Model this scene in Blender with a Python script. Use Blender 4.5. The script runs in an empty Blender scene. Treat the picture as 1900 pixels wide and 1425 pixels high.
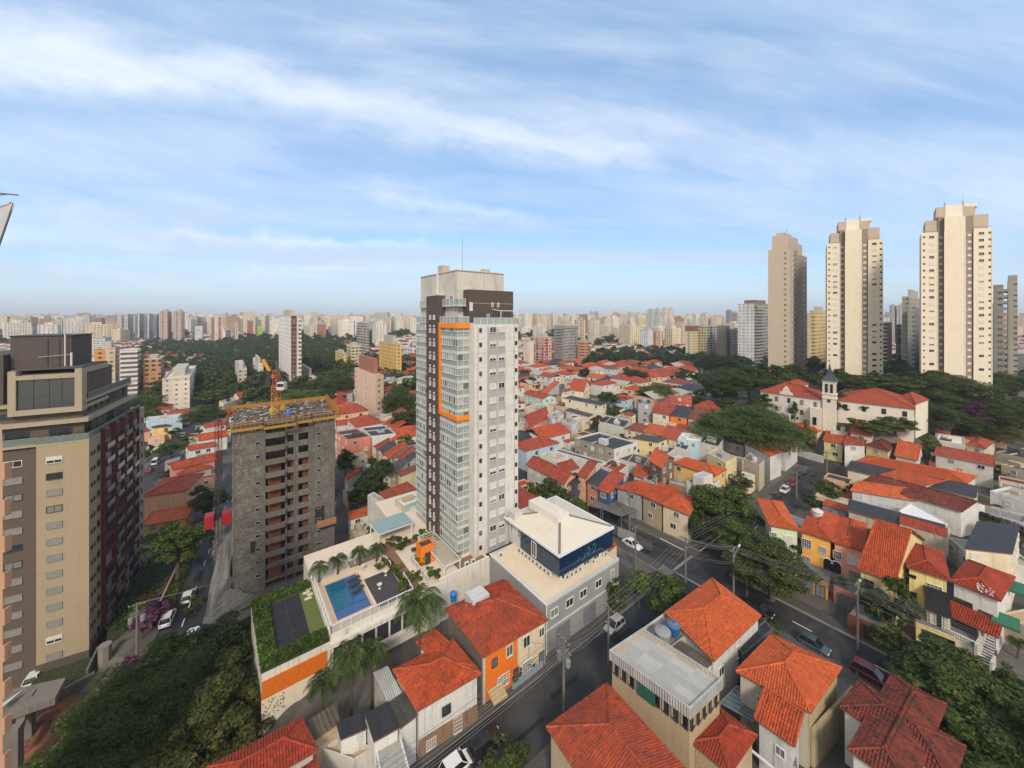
import bpy,bmesh,math,random
import numpy as np
from mathutils import Vector,Matrix
random.seed(7)
R_=math.radians
scene=bpy.context.scene
COL=scene.collection
# ---------------------------------------------------------------- camera, world, sun, exposure
CAMH,FPX,CX,HY=51.0,700.0,950.0,588.0
cd=bpy.data.cameras.new("camera");cam=bpy.data.objects.new("camera",cd);COL.objects.link(cam)
cam.location=(0,0,CAMH);cam.rotation_euler=(R_(90),0,0)
cd.sensor_fit='HORIZONTAL';cd.sensor_width=36.0;cd.lens=36.0*FPX/1900.0
cd.shift_y=-(712.5-HY)/1900.0
cd.clip_start=0.5;cd.clip_end=60000
scene.camera=cam
SUN_EL,SUN_AZ=38.0,176.0
scene.view_settings.view_transform='Standard'
scene.view_settings.look='None'
scene.view_settings.gamma=1.0
scene.view_settings.exposure=0.48
scene.cycles.use_denoising=True
scene.cycles.max_bounces=6
scene.cycles.volume_bounces=0
scene.cycles.transparent_max_bounces=6
world=bpy.data.worlds.new("World");scene.world=world;world.use_nodes=True
def build_world():
 nt=world.node_tree;N=nt.nodes;L=nt.links;N.clear()
 out=N.new('ShaderNodeOutputWorld');bg=N.new('ShaderNodeBackground')
 sky=N.new('ShaderNodeTexSky');sky.sky_type='NISHITA';sky.sun_disc=False
 sky.sun_elevation=R_(SUN_EL);sky.sun_rotation=R_(SUN_AZ)
 sky.altitude=760;sky.air_density=1.0;sky.dust_density=0.8;sky.ozone_density=2.2
 bg.inputs[1].default_value=0.112
 def math_(op,a,b=None,c=None,clamp=False):
  n=N.new('ShaderNodeMath');n.operation=op;n.use_clamp=clamp
  for i,v in enumerate((a,b,c)):
   if v is None:continue
   if isinstance(v,(int,float)):n.inputs[i].default_value=v
   else:L.new(v,n.inputs[i])
  return n.outputs[0]
 def mix(f,a,b):
  n=N.new('ShaderNodeMix');n.data_type='RGBA'
  if isinstance(f,(int,float)):n.inputs[0].default_value=f
  else:L.new(f,n.inputs[0])
  for i,v in((6,a),(7,b)):
   if isinstance(v,tuple):n.inputs[i].default_value=(*v,1)
   else:L.new(v,n.inputs[i])
  return n.outputs[2]
 def sstep(v,lo,hi):
  n=N.new('ShaderNodeMapRange');n.interpolation_type='SMOOTHSTEP'
  L.new(v,n.inputs[0]);n.inputs[1].default_value=lo;n.inputs[2].default_value=hi
  return n.outputs[0]
 tc=N.new('ShaderNodeTexCoord');sp=N.new('ShaderNodeSeparateXYZ');L.new(tc.outputs['Generated'],sp.inputs[0])
 x,y,z=sp.outputs
 az=math_('ARCTAN2',x,y)
 el=math_('ARCSINE',z)
 cosa=math_('MAXIMUM',math_('COSINE',az),0.15)
 tx=math_('DIVIDE',math_('SINE',az),cosa)
 tz=math_('DIVIDE',math_('DIVIDE',z,math_('MAXIMUM',math_('SQRT',math_('SUBTRACT',1.0,math_('MULTIPLY',z,z))),.1)),cosa)
 def noise(sx,sz,rot,scale,detail,rough,dist=0.0,off=0.0):
  cb=N.new('ShaderNodeCombineXYZ');L.new(tx,cb.inputs[0]);L.new(tz,cb.inputs[1]);cb.inputs[2].default_value=off
  mp=N.new('ShaderNodeMapping');mp.vector_type='TEXTURE'
  mp.inputs['Rotation'].default_value=(0,0,R_(rot));mp.inputs['Scale'].default_value=(1/sx,1/sz,1)
  L.new(cb.outputs[0],mp.inputs[0])
  nz=N.new('ShaderNodeTexNoise');nz.inputs['Scale'].default_value=scale;nz.inputs['Detail'].default_value=detail
  nz.inputs['Roughness'].default_value=rough;nz.inputs['Distortion'].default_value=dist
  L.new(mp.outputs[0],nz.inputs['Vector']);return nz.outputs['Fac']
 wob=math_('MULTIPLY',math_('SUBTRACT',noise(1,1.3,0,2.2,5,.6,.4,3.1),.5),.22)
 wob2=math_('MULTIPLY',math_('SUBTRACT',noise(1,1.6,0,7,5,.65,.3,8.1),.5),.07)
 wv=math_('ADD',wob,wob2)
 def band(x0,z0,x1,z1,w0,w1,s0=.12,e0=.12):
  "soft streak from (x0,z0) to (x1,z1) in the tangent coordinates, widths w0..w1"
  dx,dz=x1-x0,z1-z0;l=math.hypot(dx,dz);dx/=l;dz/=l
  t=math_('ADD',math_('MULTIPLY',math_('SUBTRACT',tx,x0),dx),math_('MULTIPLY',math_('SUBTRACT',tz,z0),dz))
  n_=math_('ADD',math_('MULTIPLY',math_('SUBTRACT',tx,x0),-dz),math_('MULTIPLY',math_('SUBTRACT',tz,z0),dx))
  n_=math_('ADD',n_,wv)
  w=math_('ADD',w0,math_('MULTIPLY',math_('DIVIDE',t,l),w1-w0));w=math_('MAXIMUM',w,.01)
  q=math_('DIVIDE',n_,w)
  g=math_('EXPONENT',math_('MULTIPLY',math_('MULTIPLY',q,q),-1.0))
  ends=math_('MULTIPLY',sstep(t,-s0,s0),math_('SUBTRACT',1.0,sstep(t,l-e0,l+e0)))
  return math_('MULTIPLY',g,ends)
 def P(px,py):return((px-950)/700.,(588-py)/700.)
 def B(p0,p1,w0,w1,**k):return band(*P(*p0),*P(*p1),w0/700.,w1/700.,**k)
 streak=noise(.55,3.2,-12,2.6,9,.62,.7)
 fine=noise(.7,4.5,-17,6.0,8,.65,.5,5.0)
 tex=math_('ADD',math_('MULTIPLY',streak,.62),math_('MULTIPLY',fine,.38))
 bands=None
 for b,amp in((B((-420,30),(560,175),120,55),.95),(B((430,150),(1230,300),60,34),.80),(B((620,150),(1500,300),60,70),.45),(B((250,415),(790,452),15,11),.62),(B((640,340),(1000,415),20,14),.48),(B((80,500),(700,505),18,9),.5),(B((-250,420),(330,440),60,30),.55),(B((1150,240),(1950,330),55,90),.55),(B((-300,230),(500,290),80,60),.40),(B((1300,100),(2300,130),60,80),.35),(B((420,490),(780,490),8,8),.5),(B((560,40),(1250,120),30,50),.35)):
  m=math_('MULTIPLY',b,amp)
  bands=m if bands is None else math_('MAXIMUM',bands,m)
 cov=math_('ADD',math_('MULTIPLY',bands,1.05),math_('MULTIPLY',math_('SUBTRACT',tex,.5),1.45))
 cov=math_('ADD',cov,.12)
 mask=math_('MULTIPLY',sstep(cov,-.10,1.75),.86)
 low=math_('SUBTRACT',1.0,sstep(tz,.05,.55))
 veil=math_('MULTIPLY',sstep(noise(.35,2.6,-4,2.4,7,.6,.5,11.),.36,.70),math_('ADD',.32,math_('MULTIPLY',low,.34)))
 bc=N.new('ShaderNodeHueSaturation');bc.inputs['Saturation'].default_value=1.12;L.new(sky.outputs[0],bc.inputs['Color'])
 c=mix(.42,bc.outputs[0],(3.3,5.3,8.0))
 c=mix(veil,c,(4.7,5.7,7.1))
 lay=math_('MULTIPLY',sstep(noise(.30,6.5,-2,2.2,7,.6,.5,21.),.44,.62),math_('MULTIPLY',math_('SUBTRACT',1.0,sstep(tz,.16,.42)),.62))
 c=mix(mask,c,(7.0,7.3,7.9));c=mix(lay,c,(4.3,4.9,5.9))
 hz=math_('MULTIPLY',math_('SUBTRACT',1.0,sstep(tz,-.01,.17)),.70)
 c=mix(hz,c,(3.9,4.8,5.3))
 c=mix(math_('MULTIPLY',sstep(math_('MULTIPLY',y,-1.0),-.25,.35),.85),c,(7.5,7.1,6.7))  # unseen pale cloud added behind the camera to warm and brighten fill light
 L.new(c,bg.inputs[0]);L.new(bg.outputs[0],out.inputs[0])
build_world()
sd=bpy.data.lights.new("sun",'SUN');sun=bpy.data.objects.new("sun",sd);COL.objects.link(sun)
sd.energy=2.3;sd.angle=R_(11);sd.color=(1.0,.88,.73)
_d=Vector((math.sin(R_(SUN_AZ))*math.cos(R_(SUN_EL)),math.cos(R_(SUN_AZ))*math.cos(R_(SUN_EL)),math.sin(R_(SUN_EL))))
sun.rotation_euler=_d.to_track_quat('Z','Y').to_euler()
# ---------------------------------------------------------------- ground shape and the street grid
UA=R_(52.5)
U0=Vector((math.sin(UA),math.cos(UA)));V0=Vector((-math.cos(UA),math.sin(UA)))
def ab(x,y):return x*U0.x+y*U0.y,x*V0.x+y*V0.y
def xy(a,b):p=U0*a+V0*b;return p.x,p.y
def sm(t):t=min(1.0,max(0.0,t));return t*t*(3-2*t)
def ground(x,y):
 a,b=ab(x,y)
 a0=10+28*sm((b-64)/26)
 g=-7*sm((a0-a)/14)*(1-.55*sm((y-130)/160))
 hill=13*max(sm((b-8)/22),sm((y-150)/20))*sm((a-167)/24)*sm((130-b)/60)*(1-sm((y-330)/200))
 roll=4.5*sm((y-95)/80)*sm((x+5)/45)*sm((b-42)/20)*(1-sm((y-300)/200))
 far=22*sm((y-1200)/1500)*(.5+.5*math.sin(x/700+1))
 c=.866*x+.5*y
 g-=3.4*sm((-25.5-c)/5)*sm((112-y)/30)
 return g+max(hill,roll)+far
def G(px,py,h=0.0,z=None):
 "the point on the ground (plus h), or on level z, that stands in direction (px,py)"
 zz=z if z is not None else h
 X=Y=0
 for _ in range(1 if z is not None else 30):
  Y=(CAMH-zz)*FPX/max(py-HY,1.0);X=(px-CX)/FPX*Y
  if z is None:zz=zz*.5+.5*(ground(X,Y)+h)
 return Vector((X,Y,zz))
def rot90(v):return Vector((-v.y,v.x))
def along(o,d,px):
 "metres along direction d from o until the column px is reached"
 k=(px-CX)/FPX
 return(k*o[1]-o[0])/(d[0]-k*d[1])
# ---------------------------------------------------------------- meshes
class MB:
 def __init__(s):s.v=[];s.f=[];s.m=[];s.uv=[];s.sm=[]
 def face(s,pts,m=0,uv=None,smooth=False):
  i=len(s.v);s.v+=[tuple(p)for p in pts];s.f.append(tuple(range(i,i+len(pts))));s.m.append(m)
  s.uv.append(uv if uv else[(0,0)]*len(pts));s.sm.append(smooth)
 def wall(s,p,q,z0,z1,m=0):
  l=math.hypot(q[0]-p[0],q[1]-p[1])
  s.face([(p[0],p[1],z0),(q[0],q[1],z0),(q[0],q[1],z1),(p[0],p[1],z1)],m,[(0,z0),(l,z0),(l,z1),(0,z1)])
 def prism(s,poly,z0,z1,m=0,mt=None,bottom=True):
  "poly counter-clockwise; z0,z1 numbers or lists"
  n=len(poly)
  a=z0 if isinstance(z0,(list,tuple))else[z0]*n;b=z1 if isinstance(z1,(list,tuple))else[z1]*n
  for i in range(n):
   j=(i+1)%n;p,q=poly[i],poly[j];l=math.hypot(q[0]-p[0],q[1]-p[1])
   s.face([(p[0],p[1],a[i]),(q[0],q[1],a[j]),(q[0],q[1],b[j]),(p[0],p[1],b[i])],m,[(0,a[i]),(l,a[j]),(l,b[j]),(0,b[i])])
  s.face([(poly[i][0],poly[i][1],b[i])for i in range(n)],m if mt is None else mt,[(p[0],p[1])for p in poly])
  if bottom:s.face([(poly[i][0],poly[i][1],a[i])for i in reversed(range(n))],m,[(p[0],p[1])for p in reversed(poly)])
 def box(s,x0,x1,y0,y1,z0,z1,m=0,fr=None,mt=None):
  P=[(x0,y0),(x1,y0),(x1,y1),(x0,y1)]
  if fr:P=[fr(*p)for p in P]
  s.prism(P,z0,z1,m,mt)
 def bar(s,p,q,w,h,m=0):
  "square bar from p to q"
  p=Vector(p);q=Vector(q);d=(q-p).normalized()
  up=Vector((0,0,1))if abs(d.z)<.95 else Vector((1,0,0))
  a=d.cross(up).normalized()*w/2;b=a.cross(d).normalized()*h/2
  c=[p-a-b,p+a-b,p+a+b,p-a+b];e=[x+(q-p)for x in c]
  for i in range(4):j=(i+1)%4;s.face([c[j],c[i],e[i],e[j]],m)
  s.face(c,m);s.face(e[::-1],m)
 def tube(s,pts,r,n=6,m=0,cap=True,smooth=True):
  pts=[Vector(p)for p in pts];rr=r if isinstance(r,(list,tuple))else[r]*len(pts)
  rings=[]
  for i,p in enumerate(pts):
   d=(pts[min(i+1,len(pts)-1)]-pts[max(i-1,0)]).normalized()
   up=Vector((0,0,1))if abs(d.z)<.9 else Vector((1,0,0))
   a=d.cross(up).normalized();b=a.cross(d).normalized()
   rings.append([p+(a*math.cos(t)+b*math.sin(t))*rr[i]for t in[2*math.pi*k/n for k in range(n)]])
  for i in range(len(rings)-1):
   for k in range(n):
    j=(k+1)%n;s.face([rings[i][j],rings[i][k],rings[i+1][k],rings[i+1][j]],m,smooth=smooth)
  if cap:s.face(rings[0],m);s.face(rings[-1][::-1],m)
 def lathe(s,prof,n=16,c=(0,0,0),m=0,smooth=True):
  rings=[[(c[0]+r*math.cos(2*math.pi*k/n),c[1]+r*math.sin(2*math.pi*k/n),c[2]+z)for k in range(n)]for r,z in prof]
  for i in range(len(rings)-1):
   for k in range(n):
    j=(k+1)%n;s.face([rings[i][k],rings[i][j],rings[i+1][j],rings[i+1][k]],m,smooth=smooth)
 def build(s,name,mats,parent=None,org=(0,0,0),loc=None,rz=0.0):
  me=bpy.data.meshes.new(name)
  if loc is not None and tuple(org)==(0,0,0)and s.v and max(abs(s.v[0][0]),abs(s.v[0][1]))>8:org=loc
  o_=Vector(org)
  me.from_pydata([(x-o_.x,y-o_.y,z-o_.z)for x,y,z in s.v],[],s.f)
  for m in(mats if isinstance(mats,(list,tuple))else[mats]):me.materials.append(m)
  if len(me.polygons)==len(s.m):
   me.polygons.foreach_set('material_index',s.m);me.polygons.foreach_set('use_smooth',s.sm)
   ul=me.uv_layers.new(name='uv');ul.data.foreach_set('uv',[c for f in s.uv for t in f for c in t])
  me.update()
  return link(name,me,parent,loc,rz)
def link(name,me,parent=None,loc=None,rz=0.0):
 o=bpy.data.objects.new(name,me);COL.objects.link(o)
 if parent is not None:o.parent=parent
 if loc is not None:o.location=loc
 if rz:o.rotation_euler=(0,0,rz)
 return o
USED={}
def tag(o,label,cat,group=None,kind=None):
 label=' '.join(label.split())
 o['label']=label
 if cat:o['category']=cat
 if group:o['group']=group
 if kind:o['kind']=kind
 return o
def thing(name,label,cat,loc=(0,0,0),rz=0.0,group=None):
 o=bpy.data.objects.new(name,None);COL.objects.link(o);o.location=loc;o.rotation_euler=(0,0,rz)
 o.empty_display_size=.5
 return tag(o,label,cat,group)
def struct(o):o['kind']='structure';return o
# ---------------------------------------------------------------- materials
MATS={}
def newmat(name):
 m=bpy.data.materials.new(name);m.use_nodes=True;nt=m.node_tree
 b=nt.nodes['Principled BSDF'];return m,nt,b
class NB:
 "small helper for node maths"
 def __init__(s,nt):s.nt=nt;s.N=nt.nodes;s.L=nt.links
 def put(s,sock,v):
  if isinstance(v,(int,float)):sock.default_value=v
  elif isinstance(v,tuple):sock.default_value=(*v,1)if len(v)==3 and sock.type=='RGBA' else v
  else:s.L.new(v,sock)
 def m(s,op,a,b=None,c=None):
  n=s.N.new('ShaderNodeMath');n.operation=op
  for i,v in enumerate((a,b,c)):
   if v is not None:s.put(n.inputs[i],v)
  return n.outputs[0]
 def mix(s,f,a,b,mode='MIX'):
  n=s.N.new('ShaderNodeMix');n.data_type='RGBA';n.blend_type=mode
  s.put(n.inputs[0],f);s.put(n.inputs[6],a);s.put(n.inputs[7],b);return n.outputs[2]
 def ss(s,v,lo,hi,a=0.,b=1.):
  n=s.N.new('ShaderNodeMapRange');n.interpolation_type='SMOOTHSTEP'
  s.put(n.inputs[0],v);n.inputs[1].default_value=lo;n.inputs[2].default_value=hi
  n.inputs[3].default_value=a;n.inputs[4].default_value=b;return n.outputs[0]
 def pos(s,sc=(1,1,1),rz=0.0):
  g=s.N.new('ShaderNodeNewGeometry');mp=s.N.new('ShaderNodeMapping');mp.inputs['Scale'].default_value=sc;mp.inputs['Rotation'].default_value=(0,0,rz)
  s.L.new(g.outputs['Position'],mp.inputs[0]);return mp.outputs[0]
 def noise(s,vec,scale,detail=4,rough=.55,dist=0.):
  n=s.N.new('ShaderNodeTexNoise');s.put(n.inputs['Vector'],vec)
  n.inputs['Scale'].default_value=scale;n.inputs['Detail'].default_value=detail;n.inputs['Roughness'].default_value=rough
  n.inputs['Distortion'].default_value=dist;return n.outputs['Fac']
 def white(s,vec):
  n=s.N.new('ShaderNodeTexWhiteNoise');n.noise_dimensions='3D';s.put(n.inputs['Vector'],vec);return n.outputs['Value']
 def comb(s,x,y,z=0.):
  n=s.N.new('ShaderNodeCombineXYZ');s.put(n.inputs[0],x);s.put(n.inputs[1],y);s.put(n.inputs[2],z);return n.outputs[0]
 def sep(s,v):
  n=s.N.new('ShaderNodeSeparateXYZ');s.put(n.inputs[0],v);return n.outputs
 def uv(s):
  n=s.N.new('ShaderNodeTexCoord');return s.sep(n.outputs['UV'])
 def bump(s,h,dist,strength=1.0):
  n=s.N.new('ShaderNodeBump');n.inputs['Distance'].default_value=dist;n.inputs['Strength'].default_value=strength
  s.L.new(h,n.inputs['Height']);return n.outputs[0]
def paint(c,rough=.8,dirt=.35,grain=.12,key=None,metal=0.,spec=.3):
 "painted or rendered masonry: mottled, with rain streaks"
 k=('paint',tuple(round(x,3)for x in c),rough,dirt,grain,metal)
 if k in MATS:return MATS[k]
 m,nt,b=newmat('painted_masonry');n=NB(nt)
 n1=n.noise(n.pos(),.35,5,.6);n2=n.noise(n.pos((1.3,1.3,.10)),1.6,5,.65);n3=n.noise(n.pos(),9.,3,.6)
 d=n.m('MULTIPLY',n.ss(n2,.50,.78),dirt);d2=n.m('MULTIPLY',n.ss(n1,.45,.75),dirt*.55)
 col=n.mix(d,tuple(c),tuple(x*.42+.012 for x in c));col=n.mix(d2,col,tuple(x*.55+.02 for x in c))
 g=n.ss(n3,.3,.7,1-grain,1+grain);col=n.mix(1.0,col,n.comb(g,g,g),'MULTIPLY')
 n.put(b.inputs['Base Color'],col);b.inputs['Roughness'].default_value=rough;b.inputs['Metallic'].default_value=metal
 b.inputs['Specular IOR Level'].default_value=spec
 n.put(b.inputs['Normal'],n.bump(n3,.02,.5))
 MATS[k]=m;return m
def plain(c,rough=.6,metal=0.,spec=.5,name='paint',alpha=None):
 k=('plain',tuple(c),rough,metal,alpha)
 if k in MATS:return MATS[k]
 m,nt,b=newmat(name);n=NB(nt)
 nz=n.noise(n.pos(),3.,4,.6);g=n.ss(nz,.25,.75,.86,1.1)
 n.put(b.inputs['Base Color'],n.mix(1.0,tuple(c),n.comb(g,g,g),'MULTIPLY'))
 b.inputs['Roughness'].default_value=rough;b.inputs['Metallic'].default_value=metal;b.inputs['Specular IOR Level'].default_value=spec
 if alpha is not None:b.inputs['Alpha'].default_value=alpha
 MATS[k]=m;return m
def glassmat(c=(.02,.028,.035),rough=.12,name='window_glass',curtain=.35):
 "window glass: dark, glossy, with paler panes where curtains hang behind"
 k=('glass',tuple(c),rough,curtain)
 if k in MATS:return MATS[k]
 m,nt,b=newmat(name);n=NB(nt)
 oi=n.N.new('ShaderNodeObjectInfo')
 w=n.white(n.comb(oi.outputs['Random'],0.,0.));f=n.ss(w,1-curtain,1.0)
 col=n.mix(f,tuple(c),(.22,.23,.22));n.put(b.inputs['Base Color'],col)
 b.inputs['Roughness'].default_value=rough;b.inputs['Specular IOR Level'].default_value=.8
 MATS[k]=m;return m
def tiles(c,cold,rough=.75,worn=.5,island=False,col=.30,row=.42):
 "clay roof tiles: UV in metres, x across the slope and y up the slope"
 k=('tiles',tuple(c),tuple(cold),worn,island)
 if k in MATS:return MATS[k]
 m,nt,b=newmat('clay_roof_tiles');n=NB(nt)
 n1=n.noise(n.pos(),.5,5,.62,.3);n2=n.noise(n.pos(),2.4,4,.6)
 if island:
  g=n.N.new('ShaderNodeNewGeometry');r=g.outputs['Random Per Island']
 else:
  u,v,_=n.uv();iu=n.m('FLOOR',n.m('DIVIDE',u,col));iv=n.m('FLOOR',n.m('DIVIDE',v,row));r=n.white(n.comb(iu,iv,1.3))
 old=n.m('MULTIPLY',n.ss(n.m('ADD',n.m('ADD',n.m('MULTIPLY',n1,.45),n.m('MULTIPLY',n2,.35)),n.m('MULTIPLY',r,.26)),.47,.66),min(1.,worn*1.25))
 base=n.mix(n.ss(r,0.,1.),tuple(x*.66 for x in c),tuple(min(x*1.2,1)for x in c))
 odd=n.m('MULTIPLY',n.m('GREATER_THAN',r,.90),.35+worn*.5);base=n.mix(odd,base,tuple(x*.5 for x in cold))
 base=n.mix(old,base,tuple(cold));
 if not island:
  fu=n.m('FRACT',n.m('DIVIDE',u,col));fv=n.m('FRACT',n.m('DIVIDE',v,row))
  hu=n.m('SINE',n.m('MULTIPLY',fu,math.pi));h=n.m('ADD',n.m('MULTIPLY',hu,.7),n.m('MULTIPLY',n.m('SUBTRACT',1.,fv),.6))
  n.put(b.inputs['Normal'],n.bump(h,.07,.9))
 n.put(b.inputs['Base Color'],base);b.inputs['Roughness'].default_value=rough;b.inputs['Specular IOR Level'].default_value=.25
 MATS[k]=m;return m
def corrugated(c,pitch=.18,rust=.25,rough=.5,metal=.2):
 k=('corr',tuple(c),pitch,rust)
 if k in MATS:return MATS[k]
 m,nt,b=newmat('corrugated_sheet');n=NB(nt)
 u,v,_=n.uv();h=n.m('SINE',n.m('MULTIPLY',u,2*math.pi/pitch))
 n1=n.noise(n.pos(),.6,5,.65);d=n.m('MULTIPLY',n.ss(n1,.45,.72),rust)
 cell=n.white(n.comb(n.m('FLOOR',n.m('DIVIDE',u,1.05)),n.m('FLOOR',n.m('DIVIDE',v,2.4)),.7))
 col=n.mix(d,tuple(c),tuple(x*.4+.01 for x in c));g=n.ss(cell,0,1,.85,1.08)
 col=n.mix(1.0,col,n.comb(g,g,g),'MULTIPLY')
 n.put(b.inputs['Base Color'],col);n.put(b.inputs['Normal'],n.bump(h,.05,.8));b.inputs['Roughness'].default_value=rough
 b.inputs['Metallic'].default_value=metal
 MATS[k]=m;return m
def facade(wall,win=(.05,.06,.075),bay=3.0,fl=2.9,ww=.5,wh=.45,band=None,rail=.0,rough=.8):
 "far building front: rows of windows laid out in metres on the wall's own UV"
 k=('fac',tuple(wall),tuple(win),bay,fl,ww,wh,band,rail)
 if k in MATS:return MATS[k]
 m,nt,b=newmat('windowed_facade');n=NB(nt)
 u,v,_=n.uv()
 g_=n.N.new('ShaderNodeNewGeometry');nz_=n.sep(g_.outputs['Normal'])[2];side=n.m('LESS_THAN',n.m('ABSOLUTE',nz_),.5)
 fu=n.m('FRACT',n.m('DIVIDE',u,bay));fv=n.m('FRACT',n.m('DIVIDE',v,fl))
 iu=n.m('FLOOR',n.m('DIVIDE',u,bay));iv=n.m('FLOOR',n.m('DIVIDE',v,fl))
 a=n.m('LESS_THAN',n.m('ABSOLUTE',n.m('SUBTRACT',fu,.5)),ww/2);c=n.m('LESS_THAN',n.m('ABSOLUTE',n.m('SUBTRACT',fv,.55)),wh/2)
 mask=n.m('MULTIPLY',n.m('MULTIPLY',a,c),side)
 r=n.white(n.comb(iu,iv,.4));wcol=n.mix(n.ss(r,.45,1.),tuple(win),tuple(x*.45+.12 for x in wall))
 n1=n.noise(n.pos((1,1,.25)),.12,5,.65);g=n.ss(n1,.3,.75,1.05,.74)
 wc=n.mix(1.0,tuple(wall),n.comb(g,g,g),'MULTIPLY')
 if band:
  bm_=n.m('LESS_THAN',n.m('FRACT',n.m('DIVIDE',u,bay*2)),.5);wc=n.mix(n.m('MULTIPLY',bm_,side),wc,tuple(band))
 sl=n.m('MULTIPLY',n.m('LESS_THAN',fv,.10+rail),side);wc=n.mix(n.m('MULTIPLY',sl,.35 if not rail else.8),wc,tuple(min(1,x*1.15+.05)for x in wall))
 col=n.mix(mask,wc,wcol);n.put(b.inputs['Base Color'],col)
 n.put(b.inputs['Roughness'],n.ss(mask,0,1,rough,.25));b.inputs['Specular IOR Level'].default_value=.35
 MATS[k]=m;return m
def leafmat(dark,light,name='foliage'):
 k=('leaf',tuple(dark),tuple(light))
 if k in MATS:return MATS[k]
 m,nt,b=newmat(name);n=NB(nt)
 g=n.N.new('ShaderNodeNewGeometry');oi=n.N.new('ShaderNodeObjectInfo')
 r=g.outputs['Random Per Island'];nz=n.noise(n.pos(),.55,3,.6)
 f=n.m('ADD',n.m('MULTIPLY',r,.45),n.m('MULTIPLY',nz,.65));f=n.ss(f,.25,.85)
 col=n.mix(f,tuple(dark),tuple(light));g2=n.ss(oi.outputs['Random'],0.,1.,.78,1.18);col=n.mix(1.,col,n.comb(g2,g2,n.m('MULTIPLY',g2,.9)),'MULTIPLY')
 n.put(b.inputs['Base Color'],col);b.inputs['Roughness'].default_value=.62;b.inputs['Specular IOR Level'].default_value=.22
 t=n.N.new('ShaderNodeBsdfTranslucent');n.put(t.inputs[0],col);ms=n.N.new('ShaderNodeMixShader');ms.inputs[0].default_value=.30
 out=[x for x in n.N if x.type=='OUTPUT_MATERIAL'][0];n.L.new(b.outputs[0],ms.inputs[1]);n.L.new(t.outputs[0],ms.inputs[2]);n.L.new(ms.outputs[0],out.inputs[0])
 MATS[k]=m;return m
C=dict(white=(.60,.59,.56),offwhite=(.62,.59,.53),cream=(.66,.55,.38),ivory=(.70,.62,.46),yellow=(.70,.46,.16),paleyellow=(.68,.56,.26),orange=(.78,.20,.02),peach=(.66,.40,.26),pink=(.66,.27,.19),salmon=(.60,.22,.15),tan=(.42,.33,.22),beige=(.50,.42,.31),grey=(.30,.30,.30),darkgrey=(.09,.09,.10),lightgrey=(.48,.48,.48),blue=(.05,.10,.22),paleblue=(.40,.52,.60),green=(.30,.44,.36),palegreen=(.50,.58,.33),brown=(.20,.13,.09),redpaint=(.45,.10,.07),stone=(.24,.19,.14),concrete=(.24,.235,.22),oldwhite=(.50,.48,.43),mint=(.42,.58,.52),amber=(.75,.36,.06))
def W(n):return paint(C[n],.8,.75,.17)
RT=dict(orange=lambda i=False:tiles((.50,.084,.024),(.17,.042,.022),worn=.6,island=i),red=lambda i=False:tiles((.42,.070,.027),(.14,.042,.026),worn=.7,island=i),deepred=lambda i=False:tiles((.37,.050,.020),(.13,.032,.018),worn=.65,island=i),brown=lambda i=False:tiles((.21,.044,.024),(.05,.022,.018),worn=.9,island=i),bright=lambda i=False:tiles((.55,.108,.030),(.24,.060,.026),worn=.45,island=i),old=lambda i=False:tiles((.27,.072,.04),(.10,.048,.036),worn=.85,island=i))
FL=dict(black=lambda:corrugated((.035,.036,.04),.18,.2,.6,0.),metal=lambda:corrugated((.52,.53,.50),.25,.3,.45,.1),white=lambda:paint((.66,.65,.62),.6,.4),dark=lambda:corrugated((.07,.06,.05),.25,.5,.8,0.),concrete=lambda:paint((.20,.19,.175),.85,.7),slab=lambda:paint((.34,.32,.28),.85,.7),cream=lambda:paint((.60,.53,.42),.6,.25,.05),sand=lambda:paint((.42,.31,.20),.85,.5),brownsheet=lambda:corrugated((.10,.075,.05),.5,.4,.7,0.),greysheet=lambda:corrugated((.42,.41,.37),.30,.2,.55,.0),grey=lambda:paint((.27,.27,.26),.8,.5))
GL=glassmat();GLD=glassmat((.008,.009,.011),.2,'dark_opening',.12)
FRW=plain((.66,.66,.64),.5,name='white_frame');FRD=plain((.05,.05,.055),.5,name='dark_frame');SHUT=plain((.55,.53,.49),.6,name='shutter')
SHUTG=plain((.22,.21,.20),.6,name='grey_shutter');METAL=plain((.35,.36,.37),.4,.6,name='metal');WOOD=plain((.13,.05,.025),.6,name='wood');DARK=plain((.012,.012,.013),.7,name='dark_void')
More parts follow.
